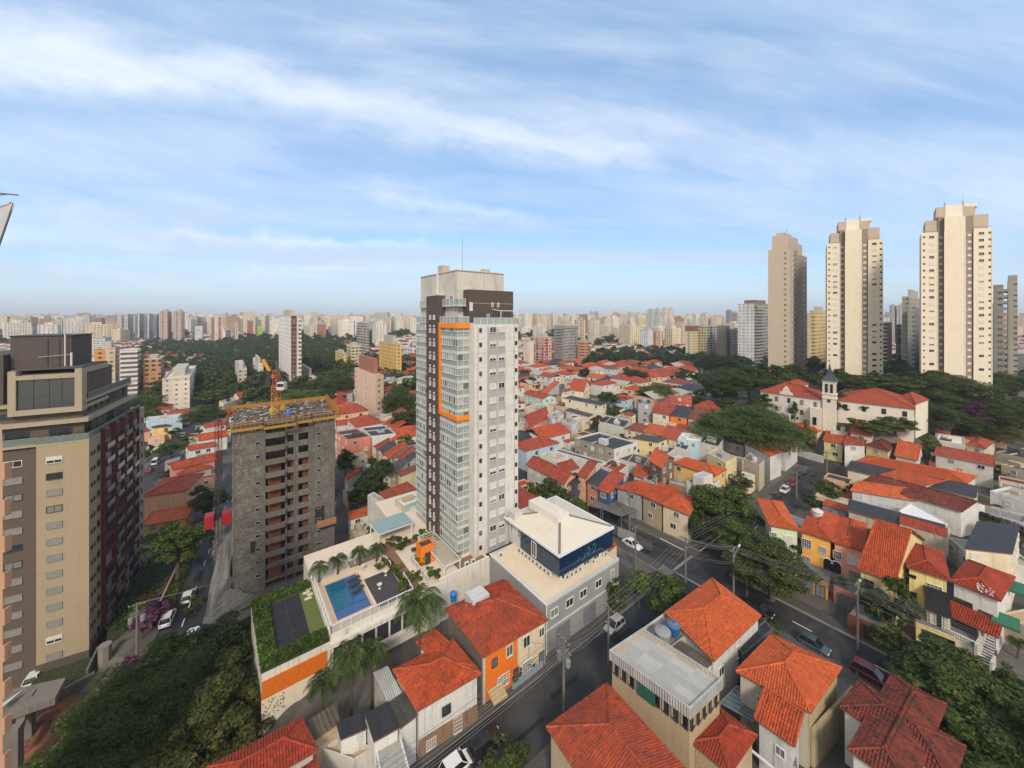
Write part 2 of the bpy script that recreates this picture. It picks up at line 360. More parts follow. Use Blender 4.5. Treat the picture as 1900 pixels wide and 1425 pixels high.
# ---------------------------------------------------------------- windows (shared meshes)
WC={}
def win_mesh(w,h,st):
 k=(round(w,2),round(h,2),st)
 if k in WC:return WC[k]
 f=MB();p=MB();t=.07;d=.05
 fm={'white':FRW,'dark':FRD,'shut':FRW,'gshut':SHUTG,'open':FRD,'grid':FRW,'half':FRW,'door':WOOD,'garage':SHUTG,'bare':plain((.26,.25,.23),.9,name='raw_concrete'),'arch':FRW,'wood':WOOD}[st]
 def bx(x0,x1,z0,z1,y0=-d,y1=.06,m=0,q=None):(q or f).box(x0,x1,y0,y1,z0,z1,m)
 bx(-w/2-t,-w/2,-t,h+t);bx(w/2,w/2+t,-t,h+t);bx(-w/2,w/2,h,h+t);bx(-w/2,w/2,-t,0,-d*2.2)
 pm=GL
 if st in('white','dark','half','wood'):
  for i in range(1,max(2,int(w/.75))):x=-w/2+w*i/max(2,int(w/.75));bx(x-.025,x+.025,0,h,-.03,.05)
 if st=='grid':
  for i in range(1,4):x=-w/2+w*i/4;bx(x-.02,x+.02,0,h,-.04,.05)
  for i in range(1,4):z=h*i/4;bx(-w/2,w/2,z-.02,z+.02,-.045,.045)
 if st in('open','bare'):pm=GLD
 if st in('shut','gshut','garage'):pm={'shut':SHUT,'gshut':SHUTG,'garage':plain((.16,.17,.18),.6,name='garage_door')}[st]
 if st=='door':pm=WOOD
 yy=-.01 if st in('shut','gshut','garage','door')else.02
 p.box(-w/2,w/2,yy,.05,0,h)
 if st in('shut','gshut','garage'):
  k_=int(h/.18)
  for i in range(k_):z=h*(i+.5)/k_;p.box(-w/2,w/2,yy-.012,yy,z-.05,z+.05)
 if st=='half':p.box(-w/2,w/2,-.02,.02,h*.45,h,1)
 def mk(q,nm,mats):
  o=q.build(nm,mats);me=o.data;bpy.data.objects.remove(o);return me
 WC[k]=(mk(f,'window',fm),mk(p,'pane',[pm,SHUT]));return WC[k]
def put_window(parent,x,y,z,nrm,w,h,st='white',pane=True,name=None,org=(0,0,0)):
 "window centred at x,y with sill z on a wall whose outward normal is nrm"
 fm,pm=win_mesh(w,h,st)
 rz=math.atan2(nrm[0],-nrm[1])
 nm=name or{'door':'door','garage':'garage_door'}.get(st,'window')
 o=link(nm,fm,parent,(x-org[0]+nrm[0]*.06,y-org[1]+nrm[1]*.06,z-org[2]),rz)
 link('pane' if st not in('door','garage')else 'leaf_panel',pm,o)
 return o
def join_windows(parent,items,org,name='window'):
 "many small windows as one part of kind stuff"
 if not items:return
 mb=MB();mats=[FRW,GL,SHUT,FRD]
 for(x,y,z,n,w,h,st)in items:
  e=Vector((-n[1],n[0]));nn=Vector((n[0],n[1]))
  def fr(a,b):p=Vector((x,y))+e*a-nn*b;return(p.x,p.y)
  mb.box(-w/2-.06,w/2+.06,-.03,.05,z-.06,z+h+.06,0 if st!='dark' else 3,fr)
  mb.box(-w/2,w/2,-.045,-.03,z,z+h,2 if st in('shut','gshut')else 1,fr)
 o=mb.build(name,mats,parent,org);o['kind']='stuff';return o
# ---------------------------------------------------------------- footprints, roofs and houses
OCC=[]
def occupy(N,U,V):
 c=N+(U+V)/2;OCC.append((c.x,c.y,N.copy(),U.copy(),V.copy()))
def occupied(x,y,r=0.0):
 for cx_,cy_,N,U,V in OCC:
  if abs(x-cx_)>45 or abs(y-cy_)>45:continue
  d=U.x*V.y-U.y*V.x
  if abs(d)<1e-6:continue
  px,py=x-N.x,y-N.y
  a=(px*V.y-py*V.x)/d;b=(U.x*py-U.y*px)/d
  ra,rb=r/max(U.length,1),r/max(V.length,1)
  if-ra<a<1+ra and-rb<b<1+rb:return True
 return False
def foot(h=6.6,N=None,L=None,R=None,F=None,u=None,v=None,z=None):
 "footprint (near corner N, edge vectors U to the right, V to the left) of a roof outline seen at level ground+h"
 p0=N or L or R or F
 q=G(*p0,h)if z is None else G(*p0,z=z)
 z=q.z
 g=lambda p:Vector(G(*p,z=z)[:2])
 n,l,r,f=[g(p)if p else None for p in(N,L,R,F)]
 pu=lambda V:Vector((V.y,-V.x)).normalized()
 pv=lambda U:rot90(U).normalized()
 if n and l and r:U,V=r-n,l-n
 elif n and l and f:U,V=f-l,l-n
 elif n and r and f:U,V=r-n,f-r
 elif l and r and f:U,V=f-l,f-r;n=l-V
 elif n and l:V=l-n;U=pu(V)*u
 elif n and r:U=r-n;V=pv(U)*v
 elif l and f:U=f-l;V=pv(U)*v;n=l-V
 elif f and r:V=f-r;U=pu(V)*u;n=r-U
 elif n:U,V=U0*u,V0*v
 elif l:U,V=U0*u,V0*v;n=l-V
 elif r:U,V=U0*u,V0*v;n=r-U
 else:U,V=U0*u,V0*v;n=f-U-V
 return n,U,V,z
def roof_polys(kind,W,D,z,p):
 "roof planes over [0,W]x[0,D]; each starts with its eave edge"
 if kind=='hip':
  if W>=D:
   k=D/2;r=z+k*p;A,B=(k,D/2,r),(W-k,D/2,r)
   return[[(0,0,z),(W,0,z),B,A],[(W,0,z),(W,D,z),B],[(W,D,z),(0,D,z),A,B],[(0,D,z),(0,0,z),A]]
  k=W/2;r=z+k*p;A,B=(W/2,k,r),(W/2,D-k,r)
  return[[(0,0,z),(W,0,z),A],[(W,0,z),(W,D,z),B,A],[(W,D,z),(0,D,z),B],[(0,D,z),(0,0,z),A,B]]
 if kind=='gu':
  r=z+D/2*p;return[[(0,0,z),(W,0,z),(W,D/2,r),(0,D/2,r)],[(W,D,z),(0,D,z),(0,D/2,r),(W,D/2,r)]]
 if kind=='gv':
  r=z+W/2*p;return[[(0,D,z),(0,0,z),(W/2,0,r),(W/2,D,r)],[(W,0,z),(W,D,z),(W/2,D,r),(W/2,0,r)]]
 if kind=='sv':return[[(0,0,z),(W,0,z),(W,D,z+D*p),(0,D,z+D*p)]]
 if kind=='su':return[[(0,D,z),(0,0,z),(W,0,z+W*p),(W,D,z+W*p)]]
 if kind=='svb':return[[(W,D,z),(0,D,z),(0,0,z+D*p),(W,0,z+D*p)]]
 if kind=='sub':return[[(W,0,z),(W,D,z),(0,D,z+W*p),(0,0,z+W*p)]]
 return[]
def slope_basis(P):
 e=(P[1]-P[0]).normalized();n=(P[1]-P[0]).cross(P[2]-P[1]).normalized()
 if n.z<0:n=-n
 s=n.cross(e).normalized()
 if s.z<0:s=-s
 return e,s,n
def inside(q,poly):
 c=False;j=len(poly)-1
 for i in range(len(poly)):
  (xi,yi),(xj,yj)=poly[i],poly[j]
  if(yi>q[1])!=(yj>q[1])and q[0]<(xj-xi)*(q[1]-yi)/(yj-yi)+xi:c=not c
  j=i
 return c
def lay_tiles(mb,P,m=1,cw=.27,ch=.44):
 "barrel tiles laid one by one over a roof plane"
 e,s,n=slope_basis(P);O=P[0]
 pl=[((p-O).dot(e),(p-O).dot(s))for p in P]
 x0,x1=min(p[0]for p in pl),max(p[0]for p in pl);y1=max(p[1]for p in pl)
 ny=int(y1/ch)+1;nx=int((x1-x0)/cw)+1
 for j in range(ny):
  for i in range(nx):
   cx_=x0+(i+.5)*cw;cy_=(j+.5)*ch
   if not inside((cx_,cy_),pl):continue
   jx=random.uniform(-.012,.012);jz=random.uniform(0,.012);r=cw*.50
   lo=[];hi=[]
   for t in(0,60,120,180):
    c,sn=math.cos(R_(t)),math.sin(R_(t))
    lo.append(O+e*(cx_+jx+c*r)+s*(cy_-ch*.58)+n*(.075+jz+sn*.085))
    hi.append(O+e*(cx_+jx+c*r*.8)+s*(cy_+ch*.5)+n*(.02+jz+sn*.075))
   for k in range(3):
    mb.face([lo[k+1],lo[k],hi[k],hi[k+1]],m,smooth=False)
   mb.face([lo[3],lo[2],lo[1],lo[0]],m)
def make_roof(parent,n,eu,ev,Wd,Dp,z,kind,rc,pitch,org,det=0,thick=.16,caps=True,mat=None,name='roof',patch=None):
 "sloped roof over the rectangle at n with unit edges eu, ev"
 tr=lambda p:Vector((n.x+eu.x*p[0]+ev.x*p[1],n.y+eu.y*p[0]+ev.y*p[1],p[2]))
 base=mat or(RT[rc](False)if rc in RT else FL[rc]())
 fine=rc in RT and det>=2
 mats=[base,RT[rc](True)if fine else base,plain((.20,.10,.07),.8,name='eave_board')]
 mb=MB();cap=set();polys=[]
 for k,pl in enumerate(roof_polys(kind,Wd,Dp,z,pitch)):
  P=[tr(p)for p in pl];polys.append(P);e,s,nn=slope_basis(P);O=P[0]
  mb.face(P,0,[((p-O).dot(e)+k*3.3,(p-O).dot(s))for p in P])
  Q=[p-Vector((0,0,thick))for p in P];mb.face(Q[::-1],2)
  for i in range(len(P)):
   j=(i+1)%len(P)
   mb.face([Q[i],Q[j],P[j],P[i]],2)
   if i>0:cap.add(tuple(sorted((tuple(round(c,3)for c in P[i]),tuple(round(c,3)for c in P[j])))))
  if fine:lay_tiles(mb,P)
 ro=mb.build(name,mats,parent,org)
 if caps and rc in RT and kind!='flat':
  cb=MB()
  for a,b in cap:
   a,b=Vector(a),Vector(b);l=(b-a).length;nseg=max(1,int(l/.45))if det>=2 else 1
   for i in range(nseg):
    p,q=a.lerp(b,i/nseg),a.lerp(b,(i+1)/nseg);up=Vector((0,0,.06 if det<2 else.09))
    cb.tube([p+up,q+up+(Vector((0,0,.03))if det>=2 else Vector())],[.15,.12]if det>=2 else.13,5,cap=False,smooth=False)
  if cb.f:cb.build('ridge_cap',RT[rc](True),ro,org)
 return ro,polys
def house(label,h=6.6,N=None,L=None,R=None,F=None,u=None,v=None,z=None,roof='hip',rc='red',wc='white',pitch=.42,oh=.35,win=1,det=0,name='house',cat='house',base=None,parapet=.6,rows=None,styles=('white','white','shut','grid'),wn=None,wu=None,mats=None,group=None,fp=None,door=False,caps=True,ww=1.3,wh=1.15,sp=3.1,thick=.16):
 n,U,V,z=fp or foot(h,N,L,R,F,u,v,z)
 occupy(n,U,V)
 Wd,Dp=U.length,V.length;eu,ev=U/Wd,V/Dp
 cs=[n,n+U,n+U+V,n+V]
 zb=base if base is not None else min(ground(c.x,c.y)for c in cs)-.3
 c=n+(U+V)/2;org=(c.x,c.y,zb)
 t=thing(name,label,cat,org,group=group)
 if roof=='flat':oh=0.0
 A=lambda a,b:(n.x+eu.x*a+ev.x*b,n.y+eu.y*a+ev.y*b)
 w0,w1,d0,d1=oh,Wd-oh,oh,Dp-oh
 K=[A(w0,d0),A(w1,d0),A(w1,d1),A(w0,d1)]
 wm=W(wc)if isinstance(wc,str)else paint(wc)
 mats_={0:wm,1:wm,2:wm,3:wm}
 mb=MB();top=z+(parapet if roof=='flat' else-.02)
 ml=[wm]
 def midx(m):
  if m is None:return 0
  m=W(m)if isinstance(m,str)else m
  if m not in ml:ml.append(m)
  return ml.index(m)
 fm=[midx(wn),0,0,midx(wu)]
 tz=[top]*4
 if roof=='sv':tz=[z+pitch*d0,z+pitch*d0,z+pitch*d1,z+pitch*d1]
 if roof=='su':tz=[z+pitch*w0,z+pitch*w1,z+pitch*w1,z+pitch*w0]
 if roof=='svb':tz=[z+pitch*(Dp-d0)]*2+[z+pitch*(Dp-d1)]*2
 if roof=='sub':tz=[z+pitch*(Wd-w0),z+pitch*(Wd-w1),z+pitch*(Wd-w1),z+pitch*(Wd-w0)]
 if roof[0]=='s':tz=[q-.03 for q in tz]
 for i in range(4):
  j=(i+1)%4;p,q=K[i],K[j]
  mb.face([(p[0],p[1],zb),(q[0],q[1],zb),(q[0],q[1],tz[j]),(p[0],p[1],tz[i])],fm[i])
 if roof=='gu':
  rz=z+(Dp/2-d0)*pitch+oh*pitch-.05
  for a in(w0,w1):m_=A(a,Dp/2);p,q=A(a,d0),A(a,d1);mb.face([(p[0],p[1],top),(q[0],q[1],top),(m_[0],m_[1],rz)],fm[3]if a==w0 else 0)
 if roof=='gv':
  rz=z+(Wd/2)*pitch-.05
  for b in(d0,d1):m_=A(Wd/2,b);p,q=A(w0,b),A(w1,b);mb.face([(p[0],p[1],top),(q[0],q[1],top),(m_[0],m_[1],rz)],fm[0]if b==d0 else 0)
 if roof=='flat':
  t_=.2;I=[A(t_,t_),A(Wd-t_,t_),A(Wd-t_,Dp-t_),A(t_,Dp-t_)]
  for i in range(4):
   j=(i+1)%4
   mb.face([(*K[i],top),(*K[j],top),(*I[j],top),(*I[i],top)],fm[i])
   mb.face([(*I[j],z),(*I[i],z),(*I[i],top),(*I[j],top)],0)
 wo=mb.build('wall',ml,t,org)
 if roof=='flat':
  rb=MB();rb.face([(*p,z)for p in I],0,[(.2,.2),(Wd-.2,.2),(Wd-.2,Dp-.2),(.2,Dp-.2)])
  m_=FL[rc]()if rc in FL else RT[rc](False);rb.build('roof',m_,t,org)
 else:
  make_roof(t,n,eu,ev,Wd,Dp,z,roof,rc,pitch,org,det,caps=caps,thick=thick)
 if win:
  cc=Vector((0,0));faces=[(K[0],K[1],-ev),(K[1],K[2],eu),(K[2],K[3],ev),(K[3],K[0],-eu)]
  nr=rows or max(1,int((z-zb)/2.9))
  for p,q,nn in faces:
   nx=Vector((q[1]-p[1],-(q[0]-p[0]))).normalized()
   mid=Vector(((p[0]+q[0])/2,(p[1]+q[1])/2))
   if nx.dot(-mid)<=0:continue
   l=math.hypot(q[0]-p[0],q[1]-p[1]);nc=max(1,int(l/sp))
   for r in range(nr):
    for k in range(nc):
     if random.random()<.18 and nc>1:continue
     f=(k+.5+random.uniform(-.12,.12))/nc
     zz=z-.65-wh-r*2.9
     if zz<zb+.6:continue
     st=random.choice(styles)
     put_window(t,p[0]+(q[0]-p[0])*f,p[1]+(q[1]-p[1])*f,zz,nx,min(ww*random.uniform(.8,1.1),l*.6),wh,st,org=org)
 t['_f']=0;del t['_f']
 return dict(t=t,n=n,eu=eu,ev=ev,W=Wd,D=Dp,z=z,zb=zb,K=K,A=A,org=org,wall=wo)
def on_face(H,f,a,z,w,h,st,name=None):
 "window on a house face: f = 'N' (near right face, a metres from the near corner) or 'L' (near left face)"
 K=H['K'];p=Vector(K[0]);q=Vector(K[1])if f=='N' else Vector(K[3])
 d=(q-p).normalized();nn=Vector((d.y,-d.x))if f=='N' else Vector((-d.y,d.x))
 c=p+d*a;return put_window(H['t'],c.x,c.y,z,nn,w,h,st,name=name,org=H['org'])
def slab_thing(name,label,cat,poly,z0,z1,mats,org=None,group=None):
 mb=MB();mb.prism(poly,z0,z1,0,1 if isinstance(mats,list)and len(mats)>1 else 0)
 z0_=z0 if not isinstance(z0,(list,tuple))else min(z0)
 c=org or(sum(p[0]for p in poly)/len(poly),sum(p[1]for p in poly)/len(poly),z0_)
 o=mb.build(name,mats,None,c,c);return tag(o,label,cat,group)
# ---------------------------------------------------------------- trees
LEAF=dict(mid=((.022,.044,.010),(.110,.145,.030)),dark=((.018,.036,.010),(.086,.118,.030)),light=((.028,.056,.010),(.150,.190,.032)),yellow=((.05,.07,.008),(.26,.26,.03)),purple=((.025,.012,.030),(.19,.065,.17)),olive=((.030,.042,.010),(.130,.140,.036)),grass=((.02,.05,.006),(.09,.15,.02)),rust=((.05,.02,.012),(.16,.06,.03)))
CROWN={}
def crown_mesh(shape,size,leaf,seed=0):
 "crown of radius 1 made of leaf clumps; size = real radius class so that leaves keep their size"
 k=(shape,size,leaf,seed)
 if k in CROWN:return CROWN[k]
 rng=np.random.default_rng(seed*131+int(size*10)+len(shape)*7)
 nl=int({1.5:900,3:2600,6:15000,11:75000}[size]);ls={1.5:.20,3:.24,6:.24,11:.185}[size]/size
 nc={1.5:12,3:26,6:64,11:170}[size]
 c=rng.normal(size=(nc,3));c/=np.linalg.norm(c,axis=1)[:,None]
 rad=rng.uniform(.45,.95,nc)[:,None];c*=rad
 if shape=='umbrella':c[:,2]=np.abs(c[:,2])*.95-.45*(c[:,0]**2+c[:,1]**2)
 elif shape=='cone':
  h=rng.uniform(0,1,nc);a=rng.uniform(0,6.28,nc);r=(1-h)*.55+.05;c=np.stack([r*np.cos(a),r*np.sin(a),h*2-1],1)
 elif shape=='bush':c[:,2]*=.7
 else:c[:,2]=c[:,2]*.78+.05;c[c[:,2]<-.45,2]+=.35
 if shape in('round','umbrella'):
  th=np.arctan2(c[:,1],c[:,0]);lob=1+.16*np.sin(3*th+seed*2.1)+.12*np.sin(5*th+seed);c[:,0]*=lob;c[:,1]*=lob;c[:,2]+=.14*np.sin(c[:,0]*5+seed)*np.cos(c[:,1]*4)
 cr=rng.uniform(.11,.27,nc)*(1.0 if nc>40 else 1.25)
 if shape=='cone':cr*=.7
 w=cr**2;idx=rng.choice(nc,nl,p=w/w.sum())
 d=rng.normal(size=(nl,3));d[:,2]+=.35;d/=np.linalg.norm(d,axis=1)[:,None]
 p=c[idx]+d*cr[idx][:,None]*rng.uniform(.60,1.08,nl)[:,None]*np.array([1,1,.60])
 nrm=d*.8+rng.normal(size=(nl,3))*.55+np.array([0,0,.45]);nrm/=np.linalg.norm(nrm,axis=1)[:,None]
 t=np.cross(nrm,rng.normal(size=(nl,3)));t/=np.linalg.norm(t,axis=1)[:,None];b=np.cross(nrm,t)
 s=ls*rng.uniform(.6,1.35,nl)[:,None]
 q=np.stack([p-t*s,p-b*s*.55+nrm*s*.15,p+t*s,p+b*s*.55+nrm*s*.15],1).reshape(-1,3)
 me=bpy.data.meshes.new('crown');n=nl*4
 me.vertices.add(n);me.vertices.foreach_set('co',q.astype(np.float32).ravel());me.loops.add(n);me.loops.foreach_set('vertex_index',np.arange(n,dtype=np.int32))
 me.polygons.add(nl);me.polygons.foreach_set('loop_start',np.arange(0,n,4,dtype=np.int32));me.polygons.foreach_set('loop_total',np.full(nl,4,dtype=np.int32))
 me.update(calc_edges=True);me.materials.append(leafmat(*LEAF[leaf]));CROWN[k]=me;return me
BARK=paint((.085,.065,.05),.9,.5);TR={}
def trunk_mesh(seed,slim=False):
 if(seed,slim)in TR:return TR[(seed,slim)]
 rnd=random.Random(seed);mb=MB();r=.045 if slim else.06
 mb.tube([(0,0,0),(rnd.uniform(-.03,.03),rnd.uniform(-.03,.03),.35),(rnd.uniform(-.05,.05),rnd.uniform(-.05,.05),.6)],[r,r*.8,r*.6],7)
 for i in range(6):
  a=i*1.05+rnd.uniform(-.3,.3);l=rnd.uniform(.25,.42);z0=rnd.uniform(.38,.56)
  mb.tube([(0,0,z0),(math.cos(a)*l*.5,math.sin(a)*l*.5,z0+.2),(math.cos(a)*l,math.sin(a)*l,z0+rnd.uniform(.28,.42))],[r*.5,r*.36,r*.12],5)
 o=mb.build('trunk',BARK);me=o.data;bpy.data.objects.remove(o);TR[(seed,slim)]=me;return me
TN=[0]
def tree_at(x,y,gz,hc,rx,rz,label,shape='round',leaf='mid',name='tree',cat='tree',group=None,trunk=True):
 TN[0]+=1;size=1.5 if rx<2.1 else 3 if rx<4.2 else 6 if rx<8.5 else 11
 t=thing(name,label,cat,(x,y,gz),random.uniform(0,6.28),group)
 c=link('crown',crown_mesh(shape,size,leaf,TN[0]%3),t,(0,0,hc));c.scale=(rx,rx*random.uniform(.9,1.08),rz)
 if trunk:
  k=link('trunk',trunk_mesh(TN[0]%4,shape=='cone'),t,(0,0,0));k.scale=(rx*1.3,rx*1.3,hc+rz*.25)
 return t
def tree(px,py,w,h,hc,label,**k):
 "tree whose crown centre shows at (px,py), w by h pixels, hc metres above its ground"
 p=G(px,py,hc);d=p.y;rx=w*d/700/2;rz=max(rx*.45,h*d/700/2*.92)
 gz=ground(p.x,p.y);OCC.append((p.x,p.y,Vector((p.x-rx*.55,p.y-rx*.55)),Vector((rx*1.1,0)),Vector((0,rx*1.1))))
 return tree_at(p.x,p.y,gz,p.z-gz,rx,rz,label,**k)
def palm_mesh(seed,nfr=22,droop=.85):
 rnd=random.Random(seed);mb=MB()
 for i in range(nfr):
  a=i*2.399+rnd.uniform(-.2,.2);up=rnd.uniform(.15,1.0);l=rnd.uniform(.85,1.1)
  pts=[]
  for k in range(8):
   s=k/7;r=l*s*(1-.10*s);z=up*.55*s*(1.25-s)*1.9-droop*.55*s**2.2
   pts.append(Vector((math.cos(a)*r,math.sin(a)*r,z)))
  side=Vector((-math.sin(a),math.cos(a),0))
  mb.tube(pts,[.014-.0015*k for k in range(8)],3,cap=False)
  for k in range(34):
   s=.12+.86*k/33;i0=min(6,int(s*7));p=pts[i0].lerp(pts[i0+1],s*7-i0);d=(pts[i0+1]-pts[i0]).normalized()
   ln=.22*math.sin(math.pi*(s*.8+.12))+.05
   for sg in(-1,1):
    tip=p+side*sg*ln*.8+d*ln*.45+Vector((0,0,-ln*(.35+.5*rnd.random())));w=d*.013
    mb.face([p-w,p+w,tip+w*.3,tip-w*.3],0)
 o=mb.build('crown',leafmat((.012,.028,.008),(.085,.125,.03),'palm_fronds'));me=o.data;bpy.data.objects.remove(o);return me
PALMS={}
def palm(px,py,w,hc,label,name='palm_tree',group=None,p=None,crown_r=None):
 p=p or G(px,py,hc);gz=ground(p.x,p.y)if p.z>0 or hc<14 else p.z-hc
 gz=p.z-hc;rx=crown_r or w*p.y/700/2
 t=thing(name,label,'palm tree',(p.x,p.y,gz),random.uniform(0,6),group)
 s=int(p.x*10)%3
 if s not in PALMS:PALMS[s]=palm_mesh(s)
 c=link('crown',PALMS[s],t,(0,0,hc));c.scale=(rx,rx,rx)
 mb=MB();mb.tube([(0,0,0),(.1,0,hc*.5),(0,0,hc-.6),(0,0,hc+.25)],[.19,.15,.13,.17],8);mb.build('trunk',BARK,t)
 return t
def hedge(name,label,poly,z0,z1,leaf='grass',n=1500,ls=.16,cat='hedge',kind=None,org=None):
 "leafy block over a polygon"
 rng=random.Random(len(poly)+n);xs=[p[0]for p in poly];ys=[p[1]for p in poly];mb=MB();c=0
 while c<n:
  x,y=rng.uniform(min(xs),max(xs)),rng.uniform(min(ys),max(ys))
  if not inside((x,y),poly):continue
  c+=1;z=z0+(z1-z0)*rng.uniform(.3,1.05);p=Vector((x,y,z));s=ls*rng.uniform(.6,1.4)
  t=Vector((rng.gauss(0,1),rng.gauss(0,1),rng.gauss(0,.5))).normalized();b=t.cross(Vector((rng.gauss(0,.4),rng.gauss(0,.4),1))).normalized()
  mb.face([p-t*s,p-b*s*.6,p+t*s,p+b*s*.6],1)
 mb.prism(poly,z0,z0+(z1-z0)*.55,0)
 og=(sum(xs)/len(xs),sum(ys)/len(ys),z0)
 o=mb.build(name,[plain((.03,.035,.015),.9,name='hedge_core'),leafmat(*LEAF[leaf])],None,og,og);return tag(o,label,cat,kind=kind)
# ---------------------------------------------------------------- ground, streets, pavements
def axis(lo,hi,step,far_lo,far_hi):
 a=list(np.arange(lo,hi+.1,step));x=hi;s=step
 while x<far_hi:s*=1.14;x+=s;a.append(x)
 x=lo;s=step
 while x>far_lo:s*=1.14;x-=s;a.insert(0,x)
 return a
def groundmat():
 m,nt,b=newmat('city_ground');n=NB(nt)
 n1=n.noise(n.pos(),.08,5,.6);n2=n.noise(n.pos(),.9,5,.65);n3=n.noise(n.pos(),.004,4,.6)
 col=n.mix(n.ss(n1,.42,.6),(.055,.05,.044),(.12,.108,.09));col=n.mix(n.ss(n2,.5,.75,0,.6),col,(.05,.045,.04))
 sy=n.sep(n.pos())[1];far=n.ss(sy,170,420);gcol=n.mix(n.ss(n3,.44,.56),(.028,.048,.022),(.10,.085,.07))
 col=n.mix(far,col,gcol);n.put(b.inputs['Base Color'],col);b.inputs['Roughness'].default_value=.9
 n.put(b.inputs['Normal'],n.bump(n2,.05,.5));return m
def build_ground():
 xs=axis(-190,330,3.2,-9000,9000);ys=axis(20,420,3.2,-200,9500)
 nx,ny=len(xs),len(ys)
 v=[(x,y,ground(x,y))for y in ys for x in xs]
 f=[(j*nx+i,j*nx+i+1,(j+1)*nx+i+1,(j+1)*nx+i)for j in range(ny-1)for i in range(nx-1)]
 me=bpy.data.meshes.new('ground');me.from_pydata(v,[],f);me.materials.append(groundmat())
 struct(link('ground',me))
build_ground()
def asphaltmat():
 m,nt,b=newmat('wet_asphalt');n=NB(nt)
 n1=n.noise(n.pos(),.16,5,.65,.5);n2=n.noise(n.pos(),14,3,.6);n3=n.noise(n.pos(),1.1,5,.7)
 col=n.mix(n.ss(n1,.38,.66),(.019,.0195,.021),(.050,.049,.048));col=n.mix(n.ss(n3,.55,.72,0,.55),col,(.014,.014,.014))
 g=n.ss(n2,.3,.7,.82,1.2);col=n.mix(1.,col,n.comb(g,g,g),'MULTIPLY')
 vo=n.N.new('ShaderNodeTexVoronoi');vo.feature='DISTANCE_TO_EDGE';vo.inputs['Scale'].default_value=.22;n.L.new(n.pos(),vo.inputs['Vector'])
 crack=n.ss(vo.outputs['Distance'],0.,.012,1.,0.);col=n.mix(n.m('MULTIPLY',crack,.55),col,(.015,.015,.016))
 n.put(b.inputs['Base Color'],col);n.put(b.inputs['Roughness'],n.ss(n1,.40,.62,.42,.85));b.inputs['Specular IOR Level'].default_value=.35
 n.put(b.inputs['Normal'],n.bump(n2,.01,.5));return m
ASPH=asphaltmat();PATCH=paint((.016,.016,.017),.8,.5,.2);PAVE=paint((.080,.070,.060),.85,.8,.22);KERB=paint((.30,.29,.27),.8,.5)
CONC=paint((.17,.165,.155),.85,.7)
def frm(o,ex,ey):return lambda a,b:(o[0]+ex[0]*a+ey[0]*b,o[1]+ex[1]*a+ey[1]*b)
GA=lambda a,b:xy(a,b)
CD=Vector((-.5,.866));CN=Vector((.866,.5))
GC=lambda s,c:(CN.x*c+CD.x*s,CN.y*c+CD.y*s)
def strip(name,fr,s0,s1,t0,t1,mat,dz=.05,thick=0.0,step=3.0,label=None,cat=None,kind='structure',group=None):
 mb=MB();n=max(1,int(abs(s1-s0)/step));m=max(1,int(abs(t1-t0)/3.5));P={}
 for i in range(n+1):
  for j in range(m+1):
   x,y=fr(s0+(s1-s0)*i/n,t0+(t1-t0)*j/m);P[i,j]=(x,y,ground(x,y)+dz+thick)
 for i in range(n):
  for j in range(m):mb.face([P[i,j],P[i+1,j],P[i+1,j+1],P[i,j+1]])
 if thick:
  lo=lambda p:(p[0],p[1],p[2]-thick-dz-.1)
  for i in range(n):
   for j in(0,m):mb.face([lo(P[i,j]),lo(P[i+1,j]),P[i+1,j],P[i,j]],1)
  for i in(0,n):
   for j in range(m):mb.face([lo(P[i,j]),lo(P[i,j+1]),P[i,j+1],P[i,j]],1)
 o=mb.build(name,[mat,KERB])
 if kind:o['kind']=kind
 if label:tag(o,label,cat,group,kind)
 return o
strip('street',GA,-12,71.9,33,40,ASPH,.05)
strip('street',GA,79.6,230,33,40,ASPH,.05)
strip('street',lambda b,a:xy(a,b),-75,215,71.9,79.6,ASPH,.054)
strip('street',lambda b,a:xy(a,b),-50,33,158,166,ASPH,.058)
strip('street',lambda b,a:xy(a,b),40,150,158,166,ASPH,.058)
strip('street',lambda b,a:xy(a,b),-60,160,120,126,ASPH,.05)if False else None
strip('street',GC,30,260,-21.6,-14.0,ASPH,.05)
strip('street',GC,95,330,-49,-42,ASPH,.05)
for s0,s1,t0,t1 in((-12,69.4,40,42.3),(82.2,156,40,42.5),(-12,69.4,30.7,33),(82.2,156,30.5,33)):
 strip('pavement',GA,s0,s1,t0,t1,PAVE,.05,.13)
for s0,s1,t0,t1 in((-75,30.7,69.4,71.9),(42.3,150,69.4,71.9),(-75,30.5,79.6,82.2),(42.5,150,79.6,82.2)):
 strip('pavement',lambda b,a:xy(a,b),s0,s1,t0,t1,PAVE,.05,.13)
strip('pavement',GC,40,150,-24.6,-21.6,PAVE,.05,.13);strip('pavement',GC,60,150,-14.0,-12,PAVE,.05,.13)
MARK=plain((.62,.62,.60),.7,name='road_paint');MARKY=plain((.55,.42,.10),.7,name='yellow_road_paint')
GUT=paint((.20,.19,.17),.8,.6)
strip('gutter',lambda b,a:xy(a,b),40.0,33.0,71.5,71.95,GUT,.075);strip('gutter',GA,71.9,79.6,40.1,40.7,GUT,.075);strip('gutter',lambda b,a:xy(a,b),33,-20,79.15,79.6,GUT,.078)
for s in range(62,150,5):strip('lane_marking',GC,s,s+2.2,-18.3,-18.15,MARK,.072)
for b in(21.5,11.5,-3,-14,-25):strip('lane_marking',lambda b_,a:xy(a,b_),b,b-2.6,75.6,75.78,MARK,.072)
strip('lane_marking',GA,84,118,36.4,36.55,MARK,.072)
strip('painted_kerb',GA,82.2,97,40.0,40.22,plain((.70,.70,.67),.6,name='white_kerb_paint'),.19,.012)
